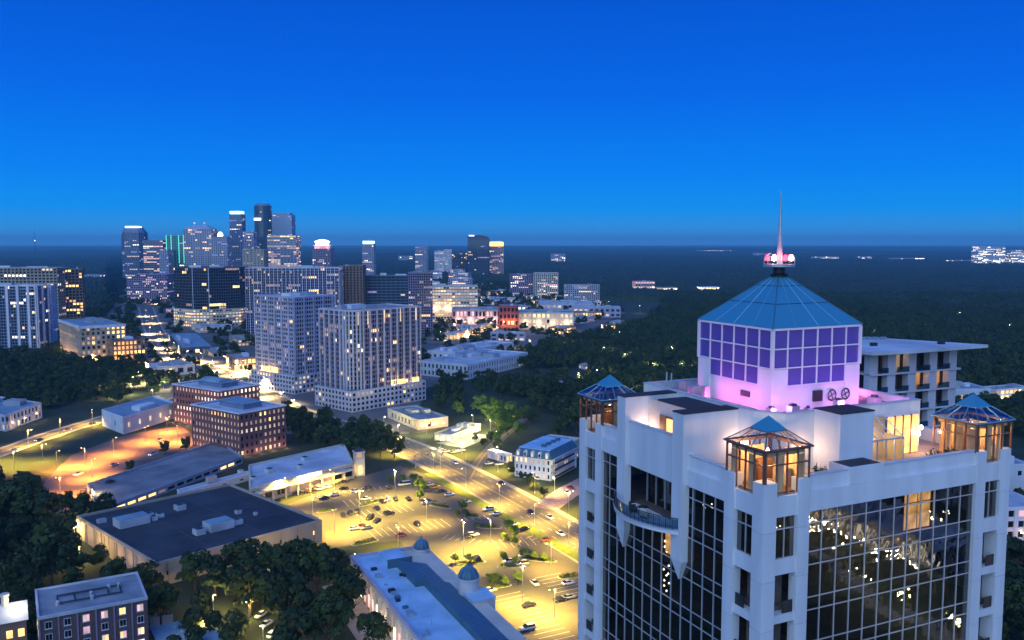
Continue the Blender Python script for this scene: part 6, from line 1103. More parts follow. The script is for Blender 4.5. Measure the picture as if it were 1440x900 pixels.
def crown(root, kind, w, d, h, S, rg):
    if kind == 'cham':
        P0 = footprint(w, d, {'crown': 'cham'}); P1 = [(w / 2 + (x - w / 2) * .72, d / 2 + (y - d / 2) * .72) for x, y in P0]
        MB().frustum(P0, h, P1, h + .10 * h).build('crown_slope', S[0], root)
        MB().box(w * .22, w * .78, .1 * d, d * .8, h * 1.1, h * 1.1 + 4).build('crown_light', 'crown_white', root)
    elif kind == 'edges':
        for x in (0, w * .28, w * .72, w):
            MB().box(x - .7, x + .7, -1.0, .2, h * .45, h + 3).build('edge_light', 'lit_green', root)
    elif kind == 'gable':
        MB().add([(0, 0, h), (w, 0, h), (w, d, h), (0, d, h), (w * .25, d * .3, h + 9), (w * .75, d * .3, h + 9), (w * .75, d * .7, h + 9), (w * .25, d * .7, h + 9)], BOXF).build('crown_gable', S[0], root)
        for x in (.32, .68):
            f = MB().tube((w * x, d * .4, h + 9), (w * x, d * .4, h + 14), .6).build('finial', 'w_white', root)
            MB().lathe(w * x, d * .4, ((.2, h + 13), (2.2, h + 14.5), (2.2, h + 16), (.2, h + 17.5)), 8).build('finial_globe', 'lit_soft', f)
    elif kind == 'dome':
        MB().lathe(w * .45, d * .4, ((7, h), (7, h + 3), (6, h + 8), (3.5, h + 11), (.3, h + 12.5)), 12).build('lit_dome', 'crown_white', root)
    elif kind == 'lit':
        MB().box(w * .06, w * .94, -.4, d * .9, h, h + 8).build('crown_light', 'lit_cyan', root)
        MB().tube((w / 2, d / 2, h + 8), (w / 2, d / 2, h + 14), .3).build('mast', 'galvanised', root)
    elif kind == 'round':
        P0 = footprint(w, d, {'crown': 'round'})
        MB().frustum([(w / 2 + (x - w / 2) * .97, d / 2 + (y - d / 2) * .97) for x, y in P0], h, [(w / 2 + (x - w / 2) * .7, d / 2 + (y - d / 2) * .7) for x, y in P0], h + 7).build('crown_slope', 'w_blue', root)
        MB().box(w * .1, w * .5, -.9, -.3, h * .80, h * .83).build('sign_light', 'crown_white', root)
    elif kind == 'taper':
        MB().box(w * .1, w * .9, .1 * d, d * .9, h, h + 6).build('crown_box', 'w_lav', root)
    elif kind == 'rot':
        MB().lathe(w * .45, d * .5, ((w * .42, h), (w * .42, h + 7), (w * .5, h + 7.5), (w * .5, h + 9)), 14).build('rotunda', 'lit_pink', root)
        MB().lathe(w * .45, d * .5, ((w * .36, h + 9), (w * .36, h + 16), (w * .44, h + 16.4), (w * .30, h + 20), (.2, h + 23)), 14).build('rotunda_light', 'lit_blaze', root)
    elif kind == 'curve':
        n = 8; P = [(0, h), (w, h)] + [(w * .5 + w * .5 * math.cos(R(90) * i / n), h + 12 * math.sin(R(90) * i / n)) for i in range(1, n + 1)] + [(0, h + 12)]
        m = MB(); k = len(P); m.add([(x, 0.1, z) for x, z in P] + [(x, d, z) for x, z in P], [tuple(range(k)), tuple(range(2 * k - 1, k - 1, -1))] + [(i, k + i, k + (i + 1) % k, (i + 1) % k) for i in range(k)])
        m.build('curved_top', 'w_dark', root); MB().box(w * .05, w * .3, -.3, 0, h + 9, h + 11.5).build('sign_light', 'crown_white', root)
    elif kind == 'gold':
        MB().box(w * .2, w * .95, .1 * d, d * .8, h, h + 2).build('crown_base', S[0], root)
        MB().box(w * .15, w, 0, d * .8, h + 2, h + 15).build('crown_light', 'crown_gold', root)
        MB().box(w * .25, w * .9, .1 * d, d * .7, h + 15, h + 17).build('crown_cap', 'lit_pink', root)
ROOTS = {}
def block(i, rec):
    name, label, cat, style, ox, oy, rz, w, d, h, group, k = rec
    root = thing(name, label, cat, (ox, oy, 0), rz, group); ROOTS[label] = root
    S = ST[style]; rg = random.Random(i * 7 + 3)
    poly = footprint(w, d, k)
    if style == 'house':
        facade(root, poly, 0, h * .62, S, rg)
        o = inset(poly, -.6); MB().add([(*p, h * .62) for p in o] + [(w * .5, d * .3, h * 1.2), (w * .5, d * .7, h * 1.2)], [(0, 1, 4), (1, 2, 5, 4), (2, 3, 5), (3, 0, 4, 5), (3, 2, 1, 0)]).build('roof', S[1], root)
        MB().box(w * .7, w * .7 + .9, d * .5, d * .5 + .9, h * .6, h * 1.25).build('chimney', 'w_brick', root)
        return root
    if k.get('podium') == 1:
        ph = 13.0; pp = [(-4, -4), (w + 1, -4), (w + 1, d + 1), (-4, d + 1)]
        facade(root, pp, 0, ph, ('w_pale', 'r_grey', 3.2, 3.6, .62, .55, .30, 'soft', .15, 'win_dark', 0), rg, 'podium_wall', 'podium_windows')
        flat_roof(root, pp, ph, ('w_pale', 'r_grey') + (0,) * 9, rg, 1.0, False)
        facade(root, poly, ph, h, S, rg)
    elif k.get('podium') == 2:
        facade(root, poly, h * .30, h, S, rg)
        pp = inset(poly, -1.5); facade(root, pp, 0, h * .30, ('w_cream', 'r_grey', 4, 4, .7, .45, .7, 'soft', .1, 'win_dark', 0), rg, 'podium_wall', 'podium_windows')
        MB().prism(inset(poly, -1.4), h * .30, h * .30 + .6).build('podium_roof', 'r_grey', root)
        for x in (.38, .62): MB().box(w * x - .35, w * x + .35, -.5, .1, h * .3, h + .5).build('edge_pin', 'w_white', root)
    else:
        facade(root, poly, 0, h, S, rg)
    cr_ = k.get('crown')
    if cr_ in (None, 'flat', 'rot', 'edges', 'lit', 'dome', 'taper'): flat_roof(root, poly, h, S, rg)
    if cr_ and cr_ != 'flat': crown(root, cr_, w, d, h, S, rg)
    if k.get('cornice'):
        m = MB()
        for a, b in ((0, 1), (3, 0)):
            p, q = poly[a], poly[b]; m.box(min(p[0], q[0]) - .9, max(p[0], q[0]) + .3, min(p[1], q[1]) - .9, max(p[1], q[1]) + .3, h - 1.8, h + .8)
        m.build('cornice', 'w_white', root)
    if cr_ is None and h > 40:      # slab edges and crown lines of the residential towers
        o = inset(poly, -.9)
        MB().prism(o, h - 3.3, h - 3.0).build('crown_ledge', S[0], root)
    return root
for i, rec in enumerate(BLD): block(i, rec)
def local(root, x, y, z):
    c, s = math.cos(root.rotation_euler[2]), math.sin(root.rotation_euler[2])
    return (root.location[0] + x * c - y * s, root.location[1] + x * s + y * c, z)
def by(prefix): return next(r for l, r in ROOTS.items() if l.startswith(prefix))
def dims(prefix): return next((b[7], b[8], b[9]) for b in BLD if b[1].startswith(prefix))
# gold light washing the tower feet from podium terraces
def uplight(root, x, y, z, p, c=(1, .68, .22)):
    f = MB().box(x - .4, x + .4, y - .4, y + .4, z, z + .4).build('floodlight', 'bulb_warm', root); lamp(root, (x, y, z + 1.4), p, c, .5, 'flood_light')
r8 = by('pale residential tower'); w8, d8, h8 = dims('pale residential tower')
for x in np.arange(34, w8 - 4, 9): uplight(r8, x, -2.0, 13, 2600)
for x in np.arange(38, w8 - 6, 12): MB().box(x, x + 5, -2.8, -1.2, 12.75, 16.5).build('terrace_glow', 'lit_gold', r8)  # plain boxes that glow gold on the podium terrace
for x in (4, 12, 26, 40, 54): MB().box(x, x + .7, -1.1, -.8, h8 - 9, h8 - .5).build('crown_light', 'lit_soft', r8)  # lit pilasters given as glowing strips, no lamp shines on them
r7 = by('lavender residential tower'); w7, d7, h7 = dims('lavender residential tower')
for y in (d7 * .42, d7 * .55, d7 * .68, d7 * .80): uplight(r7, -2.2, y, 13, 2600)
for y in (d7 * .40, d7 * .62): MB().box(-3, -1.2, y, y + 6, 12.75, 17).build('terrace_glow', 'lit_gold', r7)  # gold glowing boxes here too
# brick offices: roof penthouses
for pre, mt in (('dark red brick office', 'r_teal'), ('red brick office', 'r_teal')):
    r_ = by(pre); w_, d_, h_ = dims(pre)
    MB().box(w_ * .35, w_ * .75, d_ * .25, d_ * .75, h_ - .31, h_ + 2.4).build('penthouse', 'w_blue', r_)
    MB().box(w_ * .33, w_ * .77, d_ * .23, d_ * .77, h_ + 2.4, h_ + 2.7).build('penthouse_roof', mt, r_)
    o = [(-.5, -.5), (w_ + .5, -.5), (w_ + .5, d_ + .5), (-.5, d_ + .5)]; ii = [(.6, .6), (w_ - .6, .6), (w_ - .6, d_ - .6), (.6, d_ - .6)]
    m = MB()
    for a in range(4): m.prism([o[a], o[(a + 1) % 4], ii[(a + 1) % 4], ii[a]], h_ + .1, h_ + .75)
    m.build('cornice', 'w_white', r_)
    for x in np.arange(3, w_, 8): lamp(r_, (x, -2.5, 1.2), 420, (1, .62, .38), .3)
    for y in np.arange(3, d_, 8): lamp(r_, (-2.5, y, 1.2), 520, (1, .60, .36), .3)
r_ = by('red brick office'); w_, d_, h_ = dims('red brick office'); m = MB()
P = [(w_ * .5 + w_ * .16 * math.cos(R(180) * i / 8), h_ + 2.7 + 2.0 * math.sin(R(180) * i / 8)) for i in range(9)]
m.add([(x, d_ * .3, z) for x, z in P] + [(x, d_ * .7, z) for x, z in P], [tuple(range(8, -1, -1)), tuple(range(9, 18))] + [(i, i + 1, 10 + i, 9 + i) for i in range(8)]); m.build('arched_roof', 'r_teal', r_)
# big-box roof plant
r_ = by('big-box'); w_, d_, h_ = dims('big-box')
def plant(root, x, y, a, b, c, fans=0, mt='r_white'):
    u = MB().box(x, x + a, y, y + b, h_ - .31, h_ + c).build('rooftop_unit', mt, root)
    MB().box(x + .15, x + a - .15, y + .15, y + b - .15, h_ + c + .001, h_ + c + .12).build('unit_lid', 'r_teal', u)
    for k in range(fans): MB().lathe(x + a * (k + .5) / fans, y + b * .5, ((min(a / fans, b) * .36, h_ + c + .12), (min(a / fans, b) * .36, h_ + c + .3), (.2, h_ + c + .31)), 10).build('fan', 'dark_metal', u)
plant(r_, 6, 44, 11, 6.5, 2.6); plant(r_, 17.5, 49, 3, 3, 1.5, 1); plant(r_, 18, 45, 2.2, 2, 1.2, 1); plant(r_, 21, 47, 2.5, 2.5, 1.0, 1)
plant(r_, 27, 17, 9, 6.5, 2.6); plant(r_, 22, 17.5, 3.5, 3.5, 1.6, 1); plant(r_, 37, 18.5, 3.2, 3, 1.4, 1); plant(r_, 30, 50, 3.5, 3.5, 1.6, 1); plant(r_, 44, 30, 2, 2, 1.0, 1); plant(r_, 48, 24, 1.2, 1.2, .8); plant(r_, 3, 56, 3, 2, 1.0)
for y in (20, 40): MB().box(.6, w_ - .6, y, y + .25, h_ - .29, h_ - .2).build('roof_seam', 'r_seam', r_)
for x in (20, 40): MB().box(x, x + .25, .6, d_ - .6, h_ - .285, h_ - .19).build('roof_seam', 'r_seam', r_)
for y in np.arange(6, d_, 9): 
    MB().box(-.5, 0, y - .3, y + .3, 0, h_ - .8).build('pilaster', 'w_tan', r_)
    lamp(r_, (-2.4, y + 4.5, 4.5), 260, (1, .60, .25), .3)
# supermarket front
r_ = by('white-roofed supermarket'); w_, d_, h_ = dims('white-roofed supermarket')
MB().box(2, w_ - 2, -3.2, .1, h_ - 2.2, h_ - 1.6).build('canopy', 'w_cream', r_)
for x in np.arange(3, w_ - 2, 6.4): MB().box(x - .3, x + .3, -3.0, -2.4, 0, h_ - 2.2).build('canopy_post', 'w_cream', r_)
s_ = MB().box(w_ * .42, w_ * .66, -.75, -.42, h_ - 1.3, h_ + .6).build('sign', 'lit_white', r_)
for x in np.arange(4, w_, 8): lamp(r_, (x, -7.5, 3.2), 380, (1, .66, .18), .4)
h0, h_ = h_, h_
for q in ((8, 10, 2.5, 2.5, 1.4, 1), (20, 16, 3.5, 3, 1.5, 1), (34, 12, 2.5, 2.5, 1.2, 1), (44, 22, 3, 3, 1.3, 1), (12, 26, 2, 2, 1, 0)): plant(r_, *q)
t = thing('bell_tower', 'square cream bell tower with dark cap at the end of the storefront', 'tower', (-72.4, 407.7, 0), TRZ)
MB().box(-2.2, 2.2, -2.2, 2.2, 0, 8.5).build('shaft', 'w_cream', t)
for x in (-1, 1):
    for y in (-1, 1): MB().box(x * 1.75 - .4, x * 1.75 + .4, y * 1.75 - .4, y * 1.75 + .4, 8.5, 11.2).build('corner_post', 'w_cream', t)
MB().box(-2.5, 2.5, -2.5, 2.5, 11.2, 11.7).build('cornice', 'w_cream', t); MB().pyramid([(-2.2, -2.2), (2.2, -2.2), (2.2, 2.2), (-2.2, 2.2)], 11.7, (0, 0, 13.8)).build('cap', 'r_dark', t)
MB().box(-1.2, 1.2, -1.2, 1.2, 8.5, 10.8).build('belfry', 'lit_dim', t); MB().box(-.9, .9, -2.26, -2.2, 1, 5).build('window', 'lit_gold', t); lamp(t, (0, -5, 3), 500, (1, .72, .25), .3)
# deck wall lamps and painted bays
r_ = by('broad grey parking deck'); w_, d_, h_ = dims('broad grey parking deck'); m = MB()
for x in np.arange(4, w_ - 3, 2.7):
    for y in (1.2, d_ * .5, d_ - 6): m.box(x - .06, x + .06, y, y + 5, h_ - .295, h_ - .29)
m.build('bay_lines', 'paint', r_, kind='stuff')
# restaurant and clinic glow
for pre, n_, p_, c_ in (('low restaurant', 3, 900, (1, .52, .15)), ('white-walled restaurant', 4, 700, (1, .80, .45)), ('cream office block', 4, 5200, (1, .74, .42)), ('red brick hall', 2, 4200, (1, .62, .25)), ('long shop row', 5, 2600, (1, .56, .22)), ('long pink mall', 4, 2600, (1, .72, .56)), ('cream mall wing', 4, 2600, (1, .74, .48)),
                        ('low brown brick block', 2, 1800, (1, .50, .2)), ('lit flat-roofed clinic', 3, 700, (1, .8, .5)), ('white club house', 3, 260, (1, .62, .6)), ('low cafe', 2, 900, (1, .75, .3)), ('low pale arcade', 3, 500, (1, .8, .55))):
    r_ = by(pre); w_, d_, h_ = dims(pre)
    for k in range(n_):
        x = w_ * (k + .5) / n_
        MB().box(x - .3, x + .3, -.9, -.3, h_ * .42, h_ * .42 + .3).build('wall_lamp', 'bulb_warm', r_); lamp(r_, (x, -4.5, h_ * .4), p_, c_, .4, 'wall_light')
r_ = by('brick block with a white cornice'); w_, d_, h_ = dims('brick block with a white cornice')
for y in np.arange(6, d_, 13): lamp(r_, (-5, y, 5), 2600, (1, .64, .26), .4, 'wall_light')
for x in np.arange(5, w_, 12): lamp(r_, (x, -4, 5), 700, (1, .64, .4), .4, 'wall_light')

# ================================================================ arcade mall with blue roofs and domed drums
surf('r_bluewhite', (.46, .66, .80), .6, c2=(.27, .44, .57), scale=.14, detail=9); surf('r_blueslate', (.07, .16, .22), .6, c2=(.045, .11, .16), scale=.25)
surf('drum', (.58, .54, .54), .8, .08, .4); surf('r_puddle', (.05, .08, .11), .3, .2, .6)
MLW, MLL, MLH = 26.0, 92.0, 9.0
mall = thing('arcade_mall', 'long mall with pale blue flat roof, slate slope and domed drums', 'mall', (-52.0, 274.8, 0), TRZ)
# local x across (0 = back lane), y runs along; the mall lies towards -y
MB().box(0, MLW, -MLL, 0, 0, MLH - .6).build('wall', 'w_cream', mall)
MB().box(.8, 13.6, -MLL + .5, -.8, MLH - .6, MLH - .35).build('flat_roof', 'r_bluewhite', mall)
MB().box(0, .8, -MLL, 0, MLH - .6, MLH + .5).build('parapet', 'w_lav', mall); MB().box(.8, MLW, -.8, 0, MLH - .6, MLH + .5).build('parapet', 'w_lav', mall)
# raised wing, stepped screens and slate slope towards the parking lot
m = MB(); m.box(9, 16, -14, -.8, MLH - .34, MLH + .6); m.build('raised_roof', 'r_bluewhite', mall)
for (x0, x1, y0, y1, z) in ((13.6, 14.1, -MLL, -32, 2.0), (11.0, 14.1, -32, -31.5, 2.2), (11.0, 11.5, -31.5, -14.5, 2.2), (8.0, 16.0, -14.5, -14.0, 2.4)):
    MB().box(x0, x1, y0, y1, MLH - .34, MLH + z).build('roof_screen', 'r_blueslate', mall)
for y0, y1 in ((-MLL, -32.2), (-31.8, -14.6)):
    m = MB(); x0 = 14.1 if y0 < -40 else 11.5
    m.add([(x0, y0, MLH + 2.0), (x0, y1, MLH + 2.0), (MLW + .8, y1, MLH - 2.4), (MLW + .8, y0, MLH - 2.4), (x0, y0, MLH - .6), (x0, y1, MLH - .6), (MLW + .8, y1, MLH - 2.6), (MLW + .8, y0, MLH - 2.6)], BOXF); m.build('slate_slope', 'r_blueslate', mall)
    for y in np.arange(y0 + 1.4, y1 - .5, 1.4): MB().tube((x0 + .05, y, MLH + 2.02), (MLW + .8, y, MLH - 2.37), .05, n=4).build('slope_seam', 'teal_rib', mall)
for k in range(34):
    y = -6 - k * 1.75 + rnd.uniform(-.5, .5); x = 3.4 + rnd.uniform(-.6, .6)
    if rnd.random() < .45:
        s = rnd.uniform(.4, 1.1); MB().box(x - s, x + s, y - s * .7, y + s * .7, MLH - .349, MLH - .35 + rnd.uniform(.3, 1.1)).build('rooftop_unit', rnd.choice(('galvanised', 'r_blueslate', 'dark_metal')), mall)
for y in (-22, -40, -58): MB().tube((6.5, y, MLH - .36), (6.5, y, MLH + 1.3), .09).build('vent_pipe', 'galvanised', mall)
for x, y in ((9.5, -22), (10.4, -23)): MB().box(x, x + .9, y, y + .9, MLH - .349, MLH + .4).build('roof_hatch', 'dark_metal', mall)
def dome(x, y, r, z0, zt, fin=True):
    MB().lathe(x, y, ((r, z0), (r, zt), (r * 1.12, zt + .05), (r * 1.12, zt + .5)), 20).build('drum', 'drum', mall)
    d_ = MB().lathe(x, y, ((r * 1.02, zt + .5), (r * .98, zt + 1.3), (r * .82, zt + 2.3), (r * .5, zt + 3.2), (r * .12, zt + 3.7), (.05, zt + 4.6)), 20).build('dome', 'r_blueslate', mall)
    m = MB()
    for k in range(10):
        a = math.pi * 2 * k / 10; P = [(x + q * math.cos(a), y + q * math.sin(a), z + .03) for q, z in ((r * 1.02, zt + .5), (r * .98, zt + 1.3), (r * .82, zt + 2.3), (r * .5, zt + 3.2), (r * .12, zt + 3.7))]
        for A_, B_ in zip(P, P[1:]): m.tube(A_, B_, .06, n=4)
    m.build('dome_rib', 'teal_rib', d_)
dome(22.6, -4.2, 2.5, MLH - 2.5, MLH + .4)
dome(23.8, -42.0, 3.0, 0, MLH + 3.8); MB().box(21.5, 28.5, -50.5, -42.6, 0, MLH + .3).build('porch', 'drum', mall); MB().box(21.3, 28.7, -50.7, -42.4, MLH + .3, MLH + .7).build('porch_roof', 'r_bluewhite', mall)
for y in np.arange(-MLL + 3, -2, 4.2):
    MB().box(-.25, .0, y - .9, y + .9, .8, 4.4).build('shop_window', rnd.choice(('lit_white', 'lit_gold', 'lit_pink', 'lit_dim')), mall)
    MB().box(-.6, .0, y + 1.7, y + 2.3, 0, MLH - 1.2).build('pilaster', 'w_cream', mall)
for y in np.arange(-MLL + 6, -2, 12): lamp(mall, (-2.6, y, 4.2), 380, (1, .72, .46), .3)
MB().box(-9, -.3, -MLL, 2, .014, .03).build('back_lane', 'sidewalk', mall)
# ================================================================ brick apartment house in the corner
surf('brick_face', (.155, .09, .085), .9, c2=(.10, .06, .058), scale=1.2)
brk = thing('apartment_house', 'dark brick apartment house with a grey flat roof and white window frames', 'apartment house', (-117.7, 210.1, 0), math.atan2(12.7, 22.1))
BW, BD, BH = 25.5, 20.5, 17.0
MB().box(.3, BW, .3, BD, 0, BH - .3).build('wall', 'brick_face', brk)
MB().box(.6, BW - .3, .6, BD - .3, BH - .29, BH - .2).build('roof', 'r_grey', brk)
for a in ((.05, BW + .1, .0, .6), (.05, BW + .1, BD - .3, BD + .2), (.05, .6, .6, BD - .3), (BW - .4, BW + .1, .6, BD - .3)): MB().box(*a, BH - .5, BH + .25).build('coping', 'r_white', brk)
for k in range(6):                       # brick panels between flat pilaster strips
    x = .3 + k * 4.25
    MB().box(x, x + .35, .05, .3, 0, BH - .5).build('pilaster', 'w_purple', brk)
    for f in range(5):
        z = 1.3 + f * 3.15; x0 = x + 1.45
        w_ = MB().box(x0 - .12, x0 + 1.52, .2, .32, z - .12, z + 1.72).build('window', 'w_white', brk)
        lit_ = rnd.random() < .5 or (k in (4, 5) and f > 3)
        for s in (0, 1): MB().box(x0 + s * .74, x0 + s * .74 + .66, .17, .2, z, z + 1.6).build('pane', rnd.choice(('lit_gold', 'lit_soft', 'lit_pink')) if lit_ else 'win_dark', w_)
        MB().box(x0 - .2, x0 + 1.6, .08, .2, z - .28, z - .12).build('sill', 'w_pale', w_)
for f in range(5):
    for j in range(4):
        y = 3 + j * 4.4; z = 1.3 + f * 3.15
        for X in (.2, ):
            w_ = MB().box(X, X + .12, y, y + 1.6, z, z + 1.7).build('window', 'w_white', brk); MB().box(X - .03, X, y + .1, y + 1.5, z + .1, z + 1.6).build('pane', rnd.choice(('win_dark', 'lit_gold', 'win_dark')), w_)
# duct frame on the roof
m = MB()
for y in (7.0, 12.5): m.tube((5, y, BH + .3), (20, y, BH + .3), .22, n=6)
m.build('roof_duct', 'dark_metal', brk)
for x in (5, 9, 13, 17, 20): MB().tube((x, 7, BH + .3), (x, 12.5, BH + .3), .2, n=6).build('roof_duct', 'dark_metal', brk)
for x, y in ((5, 7), (13, 9.5), (17.5, 12.5), (13, 6.8), (20, 12.5)): MB().lathe(x, y, ((.55, BH - .2), (.55, BH + .9), (.3, BH + 1.1)), 10).build('roof_fan', 'galvanised', brk)
wing = thing('gabled_wing', 'floodlit gabled wing beside the dark brick apartment house', 'building', (-128.6, 213.4, 0), brk.rotation_euler[2])
MB().box(-8, 5.5, 0, 9, 0, 14.2).build('wall', 'w_brown', wing)
MB().add([(-8.6, -.5, 14.2), (6.0, -.5, 14.2), (6.0, 9.5, 14.2), (-8.6, 9.5, 14.2), (-8.6, 4.5, 17.6), (6.0, 4.5, 17.6)], [(0, 1, 5, 4), (2, 3, 4, 5), (1, 2, 5), (3, 0, 4), (3, 2, 1, 0)]).build('roof', 'r_white', wing)
for x in (-6, -2.5, 1, 3.6):
    for z in (6, 10): MB().box(x, x + 1.4, -.08, .0, z, z + 2).build('window', 'lit_gold', wing)
MB().lathe(1.0, 4.5, ((.9, 16.6), (.9, 19.5), (1.1, 19.6), (1.1, 20.2)), 10).build('chimney', 'w_cream', wing)
MB().lathe(3.2, 2.2, ((.1, 15.9), (.5, 16.1), (.5, 16.7), (.1, 16.9)), 8).build('floodlight', 'lit_blaze', wing); lamp(wing, (3.4, 1.2, 18.2), 1100, (1, .86, .6), .3)
annex = thing('annex', 'low annex with a blue-grey flat roof between the dark brick house and the trees', 'building', (-90.0, 217.9, 0), math.atan2(9.3, 15.1))
MB().box(0, 17.7, 0, 18.6, 0, 3.8).build('wall', 'w_grey', annex); MB().box(-.2, 17.9, -.2, 18.8, 3.8, 4.1).build('roof', 'r_teal', annex)
for x, y in ((11, 9), (14, 13), (12, 6), (5, 14)): MB().box(x, x + .9, y, y + .7, 4.101, 4.8).build('rooftop_unit', 'galvanised', annex)
fen = thing('panel_fence', 'white panelled screen between the dark brick house and the annex', 'fence', (-103, 241.4, 0), .42)
for k in range(5): MB().box(k * 1.2, k * 1.2 + 1.14, 0, .08, .1, 3.4).build('panel', 'w_pale', fen)
for k in range(6): MB().box(k * 1.2 - .05, k * 1.2 + .03, -.05, .12, 0, 3.5).build('post', 'w_white', fen)
# ================================================================ mansard house
man = thing('mansard_house', 'pale three-storey house with a blue mansard roof and white dormers', 'house', (17.8, 397.0, 0), math.atan2(25.7, 13.9))
MW, MD, MH = 29.0, 18.8, 10.0
facade(man, [(0, 0), (MW, 0), (MW, MD), (0, MD)], 0, MH, ('w_white', 'r_teal', 3.3, 2.5, .42, .58, .40, 'soft', .10, 'win_dark', 0), random.Random(5))
MB().frustum(inset([(0, 0), (MW, 0), (MW, MD), (0, MD)], -.5), MH, inset([(0, 0), (MW, 0), (MW, MD), (0, MD)], 1.6), MH + 3.6).build('mansard_roof', 'r_blueslate', man)
MB().prism(inset([(0, 0), (MW, 0), (MW, MD), (0, MD)], 1.4), MH + 3.6, MH + 3.9).build('roof_top', 'r_bluewhite', man)
MB().prism(inset([(0, 0), (MW, 0), (MW, MD), (0, MD)], -.7), MH - .45, MH).build('cornice', 'w_white', man)
for k in range(5):
    y = 1.9 + k * 3.75; d_ = MB().box(-.35, 1.6, y - .75, y + .75, MH + .2, MH + 2.3).build('dormer', 'w_white', man)
    MB().add([(-.5, y - .95, MH + 2.3), (1.6, y - .95, MH + 2.3), (1.6, y + .95, MH + 2.3), (-.5, y + .95, MH + 2.3), (-.5, y, MH + 3.2), (1.6, y, MH + 3.2)], [(0, 1, 5, 4), (2, 3, 4, 5), (1, 2, 5), (3, 0, 4), (3, 2, 1, 0)]).build('dormer_roof', 'w_white', d_)
    MB().box(-.40, -.36, y - .45, y + .45, MH + .5, MH + 2.0).build('pane', 'win_dark' if k % 2 else 'lit_soft', d_)
for k in range(4): MB().box(6 + k * 5, 8.2 + k * 5, 6, 8, MH + 3.9, MH + 4.9).build('rooftop_unit', 'r_blueslate', man)
for k in range(3):
    z = 1.2 + k * 3.2; MB().box(1.5, MW - 6, -1.6, -.1, z, z + .15).build('balcony', 'w_pale', man); MB().box(1.5, MW - 6, -1.6, -1.52, z + .15, z + 1.1).build('railing', 'dark_metal', man)
for y in (4, 9.5, 15): lamp(man, (-4, y, 1.6), 260, (1, .80, .62), .3)
cream = thing('annex', 'cream wing with a blue flat roof behind the mansard house', 'building', (26.0, 427.0, 0), math.atan2(25.7, 13.9))
facade(cream, [(0, 0), (20, 0), (20, 18), (0, 18)], 0, 9, ('w_cream', 'r_teal', 3, 3, .45, .5, .35, 'soft', .05, 'win_dark', 0), random.Random(6)); flat_roof(cream, [(0, 0), (20, 0), (20, 18), (0, 18)], 9, ('w_cream', 'r_bluewhite') + (0,) * 8 + (3,), random.Random(6))
# ================================================================ condominium with the wide overhanging roof behind the tower
cnd = thing('condominium_tower', 'concrete condominium with thick columns under a wide overhanging white roof', 'tower', (68.6, 167.5, 0), R(23))
CW, CD = 23.5, 20.0
levels = [88.4 - 3.75 * k for k in range(24)]
MB().box(1.6, CW - 1.6, 1.8, CD - 1.0, 0, 88.0).build('core', 'interior', cnd)
for k, z in enumerate(levels):
    MB().box(-.2, CW + .2, -.9 if k else .0, CD, z - .35, z).build('floor_slab', 'w_pale', cnd)
xs = [0.0, 4.6, 10.0, 15.6, 21.0]
for x in xs:
    MB().box(x - .2, x + 1.9, -.5, .9, 0, 88.4).build('column', 'w_pale', cnd)
for y in (8, 16): MB().box(-.45, .6, y, y + 1.8, 0, 88.4).build('column', 'w_pale', cnd)
for k in range(1, 7):
    z0, z1 = levels[k], levels[k - 1] - .36
    for j in range(4):
        x0, x1 = xs[j] + 1.95, xs[j + 1] - .25
        lit_ = (k, j) in ((2, 2), (2, 3), (1, 1), (3, 0)) or (k > 3 and rnd.random() < .3)
        MB().box(x0, x1, 1.35, 1.40, z0, z1).build('window', 'tower_glass', cnd)
        if lit_:
            MB().box(x0 + .2, x1 - .1, 1.55, 1.6, z0 + .1, z1 - .3).build('curtain', 'lit_amber' if j > 1 else 'lit_soft', cnd)
            lamp(cnd, ((x0 + x1) / 2, .4, z1 - .5), 36, (1, .62, .3), .15)
        MB().box(x0, x1, -.82, -.76, z0 + .002, z0 + 1.0).build('railing', 'skylight_glass', cnd); MB().box(x0, x1, -.84, -.74, z0 + 1.0, z0 + 1.06).build('handrail', 'dark_metal', cnd)
    for y0, y1 in ((.95, 7.9), (9.9, 15.9)): MB().box(1.30, 1.34, y0, y1, z0, z1).build('window', 'tower_glass', cnd)
m = MB()
for k in range(7, 23):
    for j in range(4): m.box(xs[j] + 1.95, xs[j + 1] - .25, 1.35, 1.4, levels[k], levels[k - 1] - .36)
m.build('lower_windows', 'tower_glass', cnd, kind='stuff')
rp = [(-2.6, -3.4), (6.0, -4.0), (28.5, -3.0), (14.0, 22.5), (-2.6, 22.5)]
MB().prism(rp, 88.75, 89.35).build('overhanging_roof', 'r_white', cnd)
for k in range(11): MB().box(1 + k * 1.5, 1.8 + k * 1.5, 19 - k * .6 - 1.1, 19 - k * .6, 89.351, 89.9).build('skylight', 'r_teal', cnd)
for x, y in ((3, 9), (5, 4), (20, 1)): MB().box(x, x + 1.2, y, y + .9, 89.351, 90.0).build('rooftop_unit', 'dark_metal', cnd)
MB().tube((-1, 20, 89.3), (-1, 20, 92.2), .08).build('antenna', 'galvanised', cnd)

